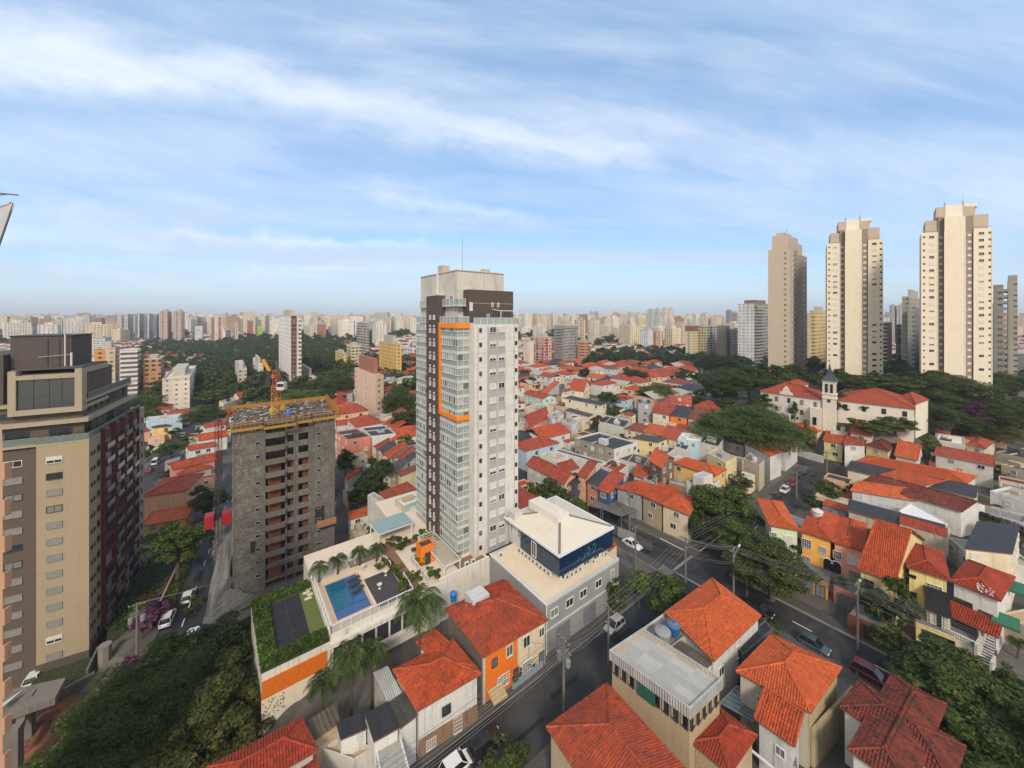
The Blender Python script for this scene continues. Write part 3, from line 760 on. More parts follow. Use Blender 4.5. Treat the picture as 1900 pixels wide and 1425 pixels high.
strip('painted_kerb',lambda b,a:xy(a,b),42.5,48,79.6,79.82,plain((.70,.70,.67),.6,name='white_kerb_paint'),.19,.012)
# ---------------------------------------------------------------- grey commercial block with the dark glass storey
def build_block():
 o=xy(38.7,41.75);f=lambda a,b:xy(a,b)
 zb=-.3;org=(*xy(47,49),zb)
 t=thing('commercial_building','grey corner office block with a white hipped roof over a dark blue glass storey','office building',org)
 wm=paint((.27,.275,.275),.8,.45);lm=paint((.50,.50,.48),.75,.4)
 mb=MB();a0,a1,b0,b1=38.7,56.2,41.9,57.0
 mb.box(a0,a1,b0,b1,zb,7.4,0,f);mb.build('wall',wm,t,org)
 mb=MB();mb.box(a0+.3,a1-.3,b0+.3,b1-.3,7.4,7.5,0,f);mb.build('terrace_roof',paint((.66,.55,.40),.7,.3,.06),t,org)
 mb=MB()
 for r in((a0-.05,a1+.05,b0-.05,b0+.3),(a0-.05,a0+.3,b0+.3,b1),(a1-.3,a1+.05,b0+.3,b1),(a0+.3,a1-.3,b1-.3,b1)):mb.box(*r,7.405,7.85,0,f)
 mb.box(a0-.35,a1,b0-.12,b0-.002,3.6,3.85,0,f)
 mb.build('parapet',lm,t,org)
 c0,c1,d0,d1=44.2,56.4,44.6,58.6
 mb=MB();mb.box(c0,c1,d0,d1,7.5,12.0,0,f);mb.build('upper_wall',lm,t,org)
 gm,nt,b=newmat('dark_blue_glass');n=NB(nt);u,v,_=n.uv()
 g=n.m('MAXIMUM',n.m('LESS_THAN',n.m('FRACT',n.m('DIVIDE',u,1.25)),.03),n.m('LESS_THAN',n.m('FRACT',n.m('DIVIDE',v,1.02)),.035))
 n.put(b.inputs['Base Color'],n.mix(g,(.006,.024,.060),(.02,.04,.06)));b.inputs['Roughness'].default_value=.06;b.inputs['Specular IOR Level'].default_value=.7
 mb=MB();mb.box(43.4,57.1,43.9,44.55,8.75,11.95,0,f);mb.box(43.4,44.15,44.55,54.0,8.75,11.95,0,f);mb.build('glass_band',gm,t,org)
 k=MB();tm=plain((.01,.14,.16),.4,name='teal_sign')
 for cx_,s_ in((51.6,1.0),(50.2,.8)):
  pts=[]
  for i in range(15):
   q=i/14*5.2;pts.append((*f(cx_+s_*.8*math.cos(q)*(1-i/30)+i*.04,43.88),10.35+s_*.75*math.sin(q*1.3)))
  k.tube(pts,.045,4)
 pts=[(*f(47.6+i*.25,43.88),9.6+.45*math.sin(i*.9)+i*.03)for i in range(12)];k.tube(pts,.04,4)
 k.build('sign',tm,t,org)
 mb=MB();e0,e1,g0,g1=43.2,57.3,43.7,59.0
 mb.box(e0,e1,g0,g1,11.96,12.35,0,f);mb.build('cornice',plain((.66,.66,.64),.6,name='white_trim'),t,org)
 cream=paint((.60,.545,.45),.6,.3,.05)
 mb=MB();ex=Vector(U0);ey=Vector(V0);nn=Vector(xy(e0+.35,g0+.35))
 polys=roof_polys('hip',e1-e0-.7,g1-g0-.7,12.36,.28)
 tr=lambda p:(nn.x+ex.x*p[0]+ey.x*p[1],nn.y+ex.y*p[0]+ey.y*p[1],p[2])
 for p in polys:mb.face([tr(q)for q in p],0)
 ro=mb.build('roof',cream,t,org)
 dk=plain((.16,.15,.14),.7,name='roof_gutter');mb=MB();Wd,Dp=e1-e0-.7,g1-g0-.7;kx=Wd/2;rz=12.36+kx*.28
 for p,q in(((0,0,12.36),(kx,kx,rz)),((Wd,0,12.36),(kx,kx,rz)),((0,Dp,12.36),(kx,Dp-kx,rz))):
  p,q=Vector(tr(p)),Vector(tr(q));mb.bar(p+Vector((0,0,.03)),q+Vector((0,0,.03)),.42,.08)
 mb.build('roof_seam',dk,ro,org)
 mb=MB();m0,m1,n0,n1=e0+4.6,e0+7.6,g0+5.2,g0+13.2
 mb.box(m0,m1,n0,n1,13.4,14.9,0,f);mb.box(m0+1.3,m1-.9,n0+1,n1-1,14.9,15.2,0,f);mb.build('roof_monitor',paint((.62,.585,.52),.6,.3,.05),ro,org)
 mb=MB();mb.box(e0+.6,e0+2.6,g1-2.8,g1-.9,12.4,13.7,0,f);mb.build('chimney',paint((.5,.48,.44)),ro,org)
 nV=-V0;nU=-U0
 for a in(40.3,43.6,46.8,50.6):put_window(t,*f(a,b0),5.2,nV,1.5,1.15,'white',org=org)
 for a in(54.4,):put_window(t,*f(a,b0),4.6,nV,.8,1.9,'white',org=org)
 for a in(45.2,47.6,50.6,53.3,55.6):put_window(t,*f(a,d0),7.62,nV,1.35,1.05,'white',org=org)
 for b_ in(50.2,):put_window(t,*f(43.4,b_),9.0,nU,1.1,2.4,'white',org=org)
 for b_ in(55.4,57.6):put_window(t,*f(c0,b_),9.6,nU,.55,1.5,'white',org=org)
 for a in(42.2,48.4):put_window(t,*f(a,b0),.1,nV,2.9,3.0,'garage',org=org)
 mb=MB();mb.bar((*f(a0-.08,b0-.1),7.6),(*f(a0-.08,b0-.1),0),.12,.12);mb.bar((*f(a0-.12,b1),7.9),(*f(a0-.12,b0-.1),7.75),.14,.14);mb.build('downpipe',plain((.7,.7,.68),.5,name='white_pipe'),t,org)
 def ac_mesh():
  mb=MB();mb.box(-.42,.42,-.18,.18,.08,.72,0)
  for x in(-.3,.3):mb.box(x-.05,x+.05,-.2,.2,0,.08,1)
  mb.lathe([(.0,-.19),(.26,-.19),(.28,-.18)],14,(0,0,0),1)
  for v_ in range(len(mb.v)-14*8,len(mb.v)):x,y,z=mb.v[v_];mb.v[v_]=(x,z,y+.42)
  o=mb.build('air_conditioner',[plain((.62,.61,.57),.5,name='ac_casing'),plain((.07,.07,.07),.5,name='ac_grille')]);me=o.data;bpy.data.objects.remove(o);return me
 global ACM
 ACM=ac_mesh()
 pos=[(43.6,54.4-i*.98,'n')for i in range(9)]+[(45.3+i*1.05,44.15,'s')for i in range(4)]+[(51.8,44.15,'s'),(55.2,44.15,'s'),(40.0,55.6,'s')]
 for i,(a,b_,w)in enumerate(pos):
  p=f(a,b_);o=link('air_conditioner',ACM,None,(*p,7.51),math.atan2(U0.y,U0.x)-(math.pi/2 if w=='n' else 0))
  tag(o,['white condenser unit in the row on the office terrace below the left glass side','white condenser unit on the office terrace below the front glass side'][w!='n'],'air conditioner','air conditioners on the office terrace')
 mb=MB();mb.box(39.9,41.5,54.4,55.4,7.51,8.0,0,f,1);oo=mb.build('skylight',[lm,plain((.6,.62,.62),.4,name='skylight_cover')],None,(*f(40.7,54.9),7.51));oo.location=(0,0,0)
 bpy.data.objects.remove(oo)
 OCC.append((*xy(47,49),Vector(xy(38,41)),U0*19,V0*18))
build_block()
# ---------------------------------------------------------------- residential tower in the middle
def build_tower():
 O=Vector((-6.95,69.5));f=frm(O,U0,V0);zb=6.4;top=49.6;nf=16;fh=(top-zb)/nf
 org=(O.x,O.y,zb)
 t=thing('apartment_tower','tall white and glass apartment tower with an orange frame, at the centre','apartment tower',org)
 wht=paint((.58,.565,.53),.75,.65,.08);gry=paint((.34,.34,.335),.8,.35,.06);brn=paint((.085,.062,.052),.7,.3);conc=paint((.52,.49,.43),.85,1.0,.1)
 slab=paint((.50,.50,.47),.75,.5);orange=plain((.78,.22,.01),.5,name='orange_frame')
 mb=MB();mb.box(0,10.3,0,18.7,zb,top,0,f);mb.build('wall',wht,t,org)
 mb=MB();mb.box(3.0,5.2,-.06,0,zb,top-.6,0,f);mb.box(5.35,6.9,-.04,0,zb,top-.6,0,f);mb.build('recess_panel',gry,t,org)
 mb=MB()
 for x in(.75,2.9,7.0,9.3):mb.box(x-.06,x+.06,-.13,0,zb,top-.3,0,f)
 for i in range(1,nf):mb.box(.1,10.25,-.03,0,zb+i*fh,zb+i*fh+.05,0,f)
 mb.build('facade_trim',paint((.42,.42,.41),.8,.3),t,org)
 rnd=random.Random(3);items=[]
 nV=-V0;nU=-U0
 for i in range(nf):
  z=zb+i*fh+1.15
  for a,w,h in((4.1,1.35,1.0),(6.15,1.3,1.0)):
   st=rnd.choice(['shut','shut','white','half']);put_window(t,*f(a,-.06),z,nV,w,h,st,org=org)
  for a in(1.35,9.75):put_window(t,*f(a,0),z+.15,nV,.42,.62,'dark',org=org)
 mb=MB();mb.box(-1.5,0,2.7,20.6,zb,top,0,f);mb.build('inner_wall',gry,t,org)
 gm=plain((.27,.315,.30),.12,0.,.8,'balcony_glass');gm2=plain((.10,.12,.12),.15,0.,.8,'balcony_glazing')
 def balcony(a0,a1,b0,b1,i,open_=False,rt=False):
  z=zb+i*fh
  mb=MB();mb.box(a0,a1,b0,b1,z-.15,z+.12,0,f);mb.box(a0,a1,b0,b1,z+.12,z+.42,0,f)
  o=mb.build('balcony',slab,t,org)
  g=MB();sides=[((a0,b1),(a0,b0)),((a0,b0),(a1,b0))]if not rt else[((a0,b0),(a1,b0)),((a1,b0),(a1,b1))]
  fr_=MB()
  for(p,q)in sides:
   l=math.hypot(q[0]-p[0],q[1]-p[1]);k=max(1,int(l/.85))
   P=lambda s,ins=.06:f(p[0]+(q[0]-p[0])*s+(ins if p[0]==q[0]and not rt else-ins if p[0]==q[0]else 0),p[1]+(q[1]-p[1])*s+(ins if p[1]==q[1]else 0))
   for j in range(k):
    dark=rnd.random()<.16;A_,B_=P(j/k),P((j+1)/k)
    g.face([(*A_,z+.42),(*B_,z+.42),(*B_,z+1.32),(*A_,z+1.32)],0)
    if not open_:g.face([(*P(j/k,.1),z+1.36),(*P((j+1)/k,.1),z+1.36),(*P((j+1)/k,.1),z+fh-.15),(*P(j/k,.1),z+fh-.15)],1 if dark else(2 if rnd.random()<.25 else 0))
    fr_.box(0,.05,0,.05,z+.42,z+(fh-.15 if not open_ else 1.3),0,lambda a,b:(A_[0]+a,A_[1]+b))
   fr_.bar((*P(0,-.02),z+1.35),(*P(1,-.02),z+1.35),.10,.08)
  gl=g.build('glazing',[gm,gm2,plain((.40,.40,.36),.4,name='blind')],o,org)
  fr_.build('railing',plain((.66,.67,.66),.5,name='white_rail'),o,org)
 for i in range(nf):
  balcony(-2.46,-.02,1.9,9.0,i,i==nf-1 and False)
  balcony(-2.46,-1.5,14.35,20.6,i)
  if i%1==0:balcony(10.3,12.0,3.0,10.0,i,False,True)
 mb=MB();mb.box(10.3,10.9,3.2,16,zb,top-1,0,f);mb.build('side_wall',gry,t,org)
 mb=MB();mb.box(-2.9,-1.5,9.02,14.3,zb-2,55.3,0,f);st_=mb.build('dark_strip',brn,t,org)
 mb=MB();mb.box(-2.95,-1.45,9.0,14.35,55.3,55.6,0,f);mb.build('cap',plain((.5,.49,.46),.6,name='pale_cap'),st_,org)
 for i in range(nf+1):
  z=zb+i*fh
  for b_ in(10.6,12.4):put_window(st_,*f(-2.9,b_),z+.9,nU,.62,.85,'white',org=org)
  for b_ in(10.6,12.4):put_window(st_,*f(-2.9,b_),z+2.15,nU,.24,.24,'shut',org=org)if i<nf else None
 zt,zo=48.9,32.6;mb=MB()
 mb.box(-2.75,.02,1.6,9.6,zt,zt+.95,0,f);mb.box(-2.75,-2.45,8.3,9.0,zo,zt,0,f);mb.box(-2.75,.02,1.6,9.0,zo-.8,zo,0,f)
 mb.box(10.28,12.2,2.8,10.3,zt-.2,zt+1.1,0,f);mb.box(10.28,12.2,2.8,10.3,zo-.8,zo+.2,0,f)
 mb.build('orange_frame',orange,t,org)
 mb=MB();mb.box(-2.4,12,1.9,20,top,top+.25,0,f);mb.build('terrace',slab,t,org)
 mb=MB();mb.box(.1,10.6,2.0,17,top+.25,56.2,0,f);ph=mb.build('penthouse',brn,t,org)
 mb=MB();mb.box(.05,10.65,1.95,2.0,53.6,53.66,0,f);mb.build('joint',conc,ph,org)
 for a,z,w,h,s in((.5,52.2,.5,1.5,'shut'),(5.4,53.0,.32,.75,'white'),(6.8,53.0,.32,.75,'white'),(2.6,50.3,1.6,1.6,'dark'),(4.4,50.5,.5,1.,'white'),(6.3,50.3,1.2,1.7,'dark'),(9.0,50.3,1.1,1.7,'dark')):
  put_window(ph,*f(a,2.0),z,nV,w,h,s,org=org)
 mb=MB();mb.box(-1.2,9.8,4.2,20.9,50,60.0,0,f);mb.box(-1.1,9.7,4.3,20.8,60.0,60.15,0,f);wt=mb.build('tank_house',conc,t,org)
 mb=MB();mb.box(-1.25,9.85,4.15,20.95,59.75,59.95,0,f);mb.build('cap',paint((.22,.21,.19)),wt,org)
 mb=MB();mb.box(-1.4,-1.2,12.2,12.6,52,60.0,0,f);mb.build('downpipe',plain((.6,.6,.58),.5,name='white_pipe'),wt,org)
 mb=MB();mb.box(-.4,1.4,12.0,14.0,60.15,61.8,0,f);mb.box(6.0,7.6,6.0,7.2,60.15,60.9,0,f);mb.build('vent_box',paint((.42,.36,.28)),wt,org)
 mb=MB();p=f(.6,5.4);mb.tube([(*p,60.1),(*p,66.5)],.07,5);mb.build('antenna',METAL,wt,org)
 put_window(wt,*f(-1.2,6.4),52.8,nU,1.3,2.2,'white',org=org);put_window(wt,*f(-1.2,9.4),52.8,nU,1.6,2.0,'white',org=org)
 g=MB();r=MB()
 for p,q,z in(((-2.4,9),(-2.4,1.9),top+.25),((-2.4,1.9),(0,1.9),top+.25),((0,.1),(10.3,.1),top),((10.3,.1),(10.3,3),top),((10.3,3),(12,3),top+.25),((-2.4,20.6),(-2.4,14.4),top+.25),((-1.8,9),(-1.8,3.2),53.3),((-1.8,3.2),(.05,3.2),53.3),((-1.8,20),(-1.8,14.4),53.3)):
  P,Q=f(*p),f(*q);g=MB();g.face([(*P,z),(*Q,z),(*Q,z+1.15),(*P,z+1.15)]);g.build('glass_parapet',gm,t,org);r.bar((*P,z+1.2),(*Q,z+1.2),.1,.09)
  k=max(1,int(math.hypot(P[0]-Q[0],P[1]-Q[1])/1.3))
  for i in range(k+1):s=i/k;x,y=P[0]+(Q[0]-P[0])*s,P[1]+(Q[1]-P[1])*s;r.bar((x,y,z),(x,y,z+1.2),.06,.06)
 r.build('parapet_rail',plain((.66,.67,.66),.5,name='white_rail'),t,org)
 mb=MB();mb.box(-1.9,.05,3.0,9,53.0,53.3,0,f);mb.box(-1.9,-1.2,14.3,20.5,53.0,53.3,0,f);mb.build('upper_terrace',slab,t,org)
 mb=MB()
 for a0,a1,b0 in((6.2,10.2,.2),):
  for a in(a0,a1):mb.bar((*f(a,b0),top),(*f(a,b0),top+2.6),.1,.1)
  mb.bar((*f(a0,b0),top+2.6),(*f(a1,b0),top+2.6),.12,.12);mb.bar((*f(a0,b0),top+2.6),(*f(a0-.8,b0+1.8),top+2.9),.1,.1)
 mb.build('pergola',plain((.66,.67,.66),.5,name='white_rail'),t,org)
 OCC.append((*f(4,9),Vector(f(-3,0)),U0*16,V0*21))
build_tower()
# ---------------------------------------------------------------- podium with pool deck and garden behind the street houses
def build_podium():
 f=GA;zd=6.4;org=(*xy(24,70),-2)
 t=thing('podium','pale garden podium with white retaining walls at the foot of the central tower','podium',org)
 wm=paint((.62,.59,.52),.8,.9,.08);cream=paint((.64,.54,.42),.8,.25,.08)
 mb=MB();mb.box(12.0,29.0,57.3,79.5,-7.5,zd,0,f);mb.box(29.0,39.2,57.3,92,-7.5,zd-.004,0,f);mb.box(28.6,38.5,57.0,57.3,1.5,zd+1.0,0,f);mb.box(26,28.6,57.0,57.3,-1,zd+.3,0,f)
 mb.build('wall',wm,t,org)
 mb=MB();mb.box(12.1,29.0,57.4,79.4,zd,zd+.06,0,f);mb.box(29.0,39.0,57.4,91.8,zd,zd+.058,0,f);mb.build('deck',cream,t,org)
 mb=MB();mb.box(24.3,26.0,58,74,zd+.06,zd+.1,0,f);mb.box(18,31,70.5,72.5,zd+.06,zd+.105,0,f);mb.box(33,38.6,57.6,60.8,zd+.06,zd+.1,0,f);mb.build('timber_path',plain((.22,.12,.07),.7,name='timber_deck'),t,org)
 mb=MB();mb.box(19.0,23.5,58.2,66.0,zd+.06,zd+.1,0,f);mb.build('dark_deck',plain((.055,.045,.045),.7,name='dark_deck'),t,org)
 mb=MB();mb.box(12.0,24.5,56.9,57.3,2.4,4.6,0,f);mb.build('window_band',plain((.03,.035,.04),.3,name='dark_glazing'),t,org)
 mb=MB()
 for a in range(12,25,2):mb.box(a,a+.25,56.75,56.9,2.0,5.0,0,f)
 mb.box(11.8,26,56.6,57.28,5.0,5.6,0,f);mb.box(11.8,26,56.6,57.28,1.8,2.3,0,f);mb.build('ledge',wm,t,org)
 g0=[(4.0,57.9),(12.0,57.9),(11.98,73.0),(3.6,73.0)]
 P=[xy(*p)for p in g0]
 lw=thing('annex_building','low annex with an orange band and a turfed roof around a dark ball court','building',(*xy(8,65),-7))
 lo=(*xy(8,65),-7)
 mb=MB();mb.prism(P,-7.5,5.3);mb.build('wall',wm,lw,lo)
 mb=MB();mb.box(3.96,11.6,57.75,57.9,1.9,4.2,0,f);mb.build('orange_band',plain((.60,.14,.01),.6,name='orange_paint'),lw,lo)
 mb=MB();mb.box(3.94,11.7,57.7,57.9,-.6,1.85,0,f);mb.build('cream_band',paint((.66,.58,.44),.8,.4),lw,lo)
 mb=MB()
 rnd=random.Random(4)
 for i in range(70):
  a,z=rnd.uniform(4.1,6.6),rnd.uniform(-.5,1.7);s=rnd.uniform(.06,.16);p=Vector((*f(a,57.68),z));e=Vector((U0.x,U0.y,0));up=Vector((0,0,1));r_=rnd.uniform(0,3)
  d1=(e*math.cos(r_)+up*math.sin(r_))*s;d2=(e*-math.sin(r_)+up*math.cos(r_))*s*.5;mb.face([p-d1,p-d2,p+d1,p+d2])
 mb.build('mural',plain((.05,.045,.04),.7,name='mural_paint'),lw,lo)
 mb=MB();mb.box(5.8,10.0,60.2,70.8,5.3,5.36,0,f)
 co=mb.build('court',plain((.016,.016,.019),.8,name='court_surface'),lw,lo)
 mb=MB()
 for i in range(5):mb.box(5.8,10.0,60.2+i*2.5,60.24+i*2.5,5.36,5.38,0,f)
 mb.box(7.9,7.94,60.2,70.8,5.36,5.385,0,f);mb.build('court_line',plain((.06,.06,.06),.8,name='court_line'),co,lo)
 mb=MB();mb.box(3.9,12.0,57.8,73,5.3,5.33,0,f);mb.build('turf',plain((.10,.13,.03),.9,name='turf'),lw,lo)
 for k,(poly,n)in enumerate((([(3.9,57.8),(5.8,57.8),(5.8,73),(3.6,73)],2600),([(5.8,57.8),(11.9,57.8),(11.9,60.0),(5.8,60.0)],1700),([(5.8,71),(11.7,71),(11.7,73),(5.8,73)],900))):
  hedge('hedge',['thick green hedge along the left edge of the turfed roof','thick green hedge along the front edge of the turfed roof','green hedge along the back edge of the turfed roof'][k],[xy(*p)for p in poly],5.33,6.0,'grass',n,.2)
 mb=MB()
 for i in range(6):mb.box(10.5+(i%2)*.5,11.5+(i%2)*.3,68.4+i*.8,68.9+i*.8,5.34,5.42,0,f)
 mb.build('stepping_stones',cream,lw,lo)
 pt=thing('swimming_pool','blue swimming pool with tiled edge on the podium deck','swimming pool',(*xy(16.5,62),zd));po=(*xy(16.5,62),zd)
 wm_,nt,b=newmat('pool_water');n=NB(nt);nz=n.noise(n.pos((1,1,1)),2.0,4,.6,1.)
 n.put(b.inputs['Base Color'],n.mix(n.ss(nz,.3,.7),(.010,.085,.145),(.015,.12,.185)));b.inputs['Roughness'].default_value=.06;n.put(b.inputs['Normal'],n.bump(nz,.03,.4));b.inputs['Specular IOR Level'].default_value=.5
 shal=plain((.035,.10,.24),.08,name='shallow_water');tile=plain((.035,.07,.22),.4,name='blue_tile');cop=paint((.60,.36,.20),.7,.2)
 q0,q1,r0,r1=13.0,18.6,59.0,68.6
 mb=MB();mb.box(q0,q1,r0,r1,zd+.06,zd+.16,0,f);mb.build('coping',cop,pt,po)
 mb=MB();mb.box(q0+.35,q1-.35,r0+.35,r1-.35,zd+.16,zd+.17,0,f);mb.build('shallow_ledge',shal,pt,po)
 mb=MB();mb.box(q0+.6,q1-2.4,r0+2.5,r1-.7,zd+.17,zd+.18,0,f);mb.build('deep_water',wm_,pt,po)
 mb=MB();mb.box(q0+.35,q1-.35,r0+2.2,r0+2.5,zd+.17,zd+.2,0,f);mb.box(q1-2.4,q1-2.15,r0+2.5,r1-.4,zd+.17,zd+.195,0,f);mb.build('pool_wall',tile,pt,po)
 def lounger():
  mb=MB();mb.box(-.9,.35,-.32,.32,.22,.32,0);mb.prism([(.35,-.32),(1.0,-.32),(1.0,.32),(.35,.32)],[.22,.50,.50,.22],[.32,.60,.60,.32],0)
  o=mb.build('seat_pad',plain((.035,.03,.03),.7,name='dark_wicker'));me=o.data;bpy.data.objects.remove(o)
  l=MB()
  for x in(-.8,.8):
   for y in(-.27,.27):l.box(x-.04,x+.04,y-.04,y+.04,0,.25 if x<0 else.42)
  o=l.build('leg',METAL);ml=o.data;bpy.data.objects.remove(o);return me,ml
 lm,ll=lounger()
 for i,(a,b_,lb)in enumerate(((17.4,66.6,'dark sun lounger at the far end of the shallow pool ledge'),(17.3,65.2,'dark sun lounger second from the far end of the shallow pool ledge'),(17.3,63.6,'dark sun lounger at the near end of the shallow pool ledge'))):
  o=thing('sun_lounger',lb,'sun lounger',(*f(a,b_),zd+.17),math.atan2(U0.y,U0.x)+.15*i,'loungers on the pool ledge');link('seat_pad',lm,o);link('frame',ll,o)
 for i,(a,b_)in enumerate(((20.4,62.2),(22.3,64.8),(19.6,68.6))):
  mb=MB();mb.lathe([(0,.72),(.42,.72),(.42,.76),(0,.76)],14);mb.lathe([(.04,0),(.04,.72)],8);mb.lathe([(.25,0),(.25,.03),(0,.03)],10)
  o=mb.build('round_table',plain((.62,.56,.47),.6,name='table_top'),None,(0,0,0),(*f(a,b_),zd+.11));tag(o,['round pale table on the dark deck nearest the pool corner','round pale table beside the right-hand planting of the pool deck','round pale table at the far end of the pool deck'][i],'table','round deck tables')
 rt=thing('glass_railing','white framed glass railing round the pool deck','railing',(*xy(12.3,57.5),zd));ro=(*xy(12.3,57.5),zd)
 g=MB();r=MB()
 for p,q in(((12.1,71),(12.1,57.45)),((12.1,57.45),(24.2,57.45)),((12.1,71),(23,71)),((22.9,71),(23.6,66)),((27.2,66),(27.2,58.4)),((24.2,57.45),(24.4,62))):
  P,Q=f(*p),f(*q);l=math.hypot(P[0]-Q[0],P[1]-Q[1]);k=max(1,int(l/1.25))
  g.face([(*P,zd+.1),(*Q,zd+.1),(*Q,zd+1.15),(*P,zd+1.15)])
  r.bar((*P,zd+1.22),(*Q,zd+1.22),.11,.11)
  for i in range(k+1):s=i/k;x,y=P[0]+(Q[0]-P[0])*s,P[1]+(Q[1]-P[1])*s;r.bar((x,y,zd),(x,y,zd+1.2),.08,.08)
 g.build('glass_panel',plain((.35,.40,.38),.1,0,.8,'clear_railing_glass',.35),rt,ro);r.build('frame',plain((.66,.67,.66),.5,name='white_rail'),rt,ro)
 st=house('small orange stair house with a flat dark lid on the podium garden',z=9.6,N=(781,1019),u=2.6,v=2.2,roof='flat',rc='dark',wc=(.72,.19,.015),parapet=.25,win=0,base=zd,name='stair_house',cat='stair house')
 on_face(st,'N',1.3,zd+.1,.9,2.0,'dark','door')
 def pergola(lb,a0,a1,b0,b1,z,n,mat,along_a=True,name='pergola',solid=False):
  pt_=thing(name,lb,'pergola',(*xy((a0+a1)/2,(b0+b1)/2),zd));po_=(*xy((a0+a1)/2,(b0+b1)/2),zd)
  m=MB()
  for a in(a0+.1,a1-.1):
   for b in(b0+.1,b1-.1):m.bar((*f(a,b),zd),(*f(a,b),z),.18,.18)
  m.build('post',plain((.6,.6,.57),.6,name='white_post'),pt_,po_)
  m=MB();m.bar((*f(a0,b0),z),(*f(a1,b0),z),.16,.2);m.bar((*f(a0,b1),z),(*f(a1,b1),z),.16,.2);m.bar((*f(a0,b0),z),(*f(a0,b1),z),.16,.2);m.bar((*f(a1,b0),z),(*f(a1,b1),z),.16,.2);m.build('frame',plain((.6,.6,.57),.6,name='white_post'),pt_,po_)
  m=MB()
  for i in range(n):
   s=(i+.5)/n
   if along_a:m.bar((*f(a0,b0+(b1-b0)*s),z+.15),(*f(a1,b0+(b1-b0)*s),z+.15),.12,.16)
   else:m.bar((*f(a0+(a1-a0)*s,b0),z+.15),(*f(a0+(a1-a0)*s,b1),z+.15),.12,.16)
  m.build('rafter',mat,pt_,po_)
  if solid:
   m=MB();m.box(a0,a1,b0,b1,z+.24,z+.28,0,f);m.build('glass_roof',plain((.20,.29,.27),.15,0,.8,'green_glass'),pt_,po_)
 pergola('slatted grey pergola beside the white tower base',30.0,33.2,58.0,69.0,8.4,16,plain((.36,.33,.29),.7,name='grey_slat'))
 pergola('green glass pergola behind the pool deck',24.0,31.0,74.0,79.0,8.6,14,plain((.52,.56,.54),.6,name='pale_rafter'),False,solid=True)
 pergola('small white glass canopy between tower and office block',37.2,40.6,60.5,64.5,8.8,6,plain((.6,.62,.6),.6,name='pale_rafter'),False,solid=True,name='glass_canopy')
 for i,(a,b_)in enumerate(((34.6,58.4),(35.9,58.4))):
  o=link('air_conditioner',ACM,None,(*f(a,b_),zd+.1),math.atan2(U0.y,U0.x));tag(o,'white condenser unit on the timber floor at the foot of the central tower','air conditioner','air conditioners at the tower foot')
 pl=[(12.9,70.0,1.1,'palm'),(15.8,70.2,1.0,'palm'),(19.5,70.3,1.1,'palm'),(22.2,69.4,1.0,'palm')]
 for i,(a,b_,r_,_)in enumerate(pl):
  x,y=f(a,b_);palm(0,0,0,2.6,['small palm at the far left corner of the pool deck','small palm second along the back railing of the pool','small palm third along the back railing of the pool','small palm at the far right corner of the pool deck'][i],p=Vector((x,y,zd+2.7)),crown_r=1.9,group='small palms behind the pool')
 for i,(a,b_,r_,lf)in enumerate(((22.5,67.2,1.3,'light'),(24.2,64.4,1.1,'yellow'),(25.6,60.5,1.5,'mid'),(23.6,59.5,1.3,'light'),(28.4,63.6,1.3,'yellow'),(29.2,66.0,1.9,'mid'),(27.3,70.8,1.6,'mid'),(34.4,61.2,.8,'yellow'),(28.6,59.3,1.5,'mid'),(31.5,70.4,1.7,'mid'),(26.0,72.8,1.3,'light'))):
  x,y=f(a,b_);tree_at(x,y,zd+.06,r_*.75,r_,r_*.9,['leafy shrub at the right back of the pool deck','yellow-green shrub beside the dark pool deck','shrub between the pool deck and the garden path','shrub at the front right corner of the pool deck','yellowish shrub in the round garden bed','bushy shrub just left of the orange stair house','shrub under the green glass pergola','low yellow shrub at the tower foot','shrub at the front edge of the podium garden','tall shrub behind the orange stair house','light shrub left of the green glass pergola'][i],leaf=lf,name='shrub',cat='shrub',trunk=False,shape='bush')
 hedge('planter','strip of low planting between the pool terrace and the garden path',[xy(23.8,58),xy(24.3,58),xy(24.3,68),xy(23.4,68)],zd+.1,zd+.8,'mid',500,.16,'planter')
 OCC.append((*xy(21,70),Vector(xy(3,57)),U0*36,V0*34))
build_podium()
rp=random.Random(12)
for fr_,(s0,s1),(t0,t1)in((GA,(5,68),(33.5,39.5)),(GA,(84,150),(33.5,39.5)),(lambda b,a:xy(a,b),(-40,30),(72.5,79)),(lambda b,a:xy(a,b),(42,90),(72.5,79)),(GC,(60,120),(-21,-15))):
 for k in range(7):
  s_,t_=rp.uniform(s0,s1),rp.uniform(t0,t1-1.5);strip('asphalt_patch',fr_,s_,s_+rp.uniform(1.2,7),t_,t_+rp.uniform(.5,1.6),PATCH,.066+.001*k,step=9)
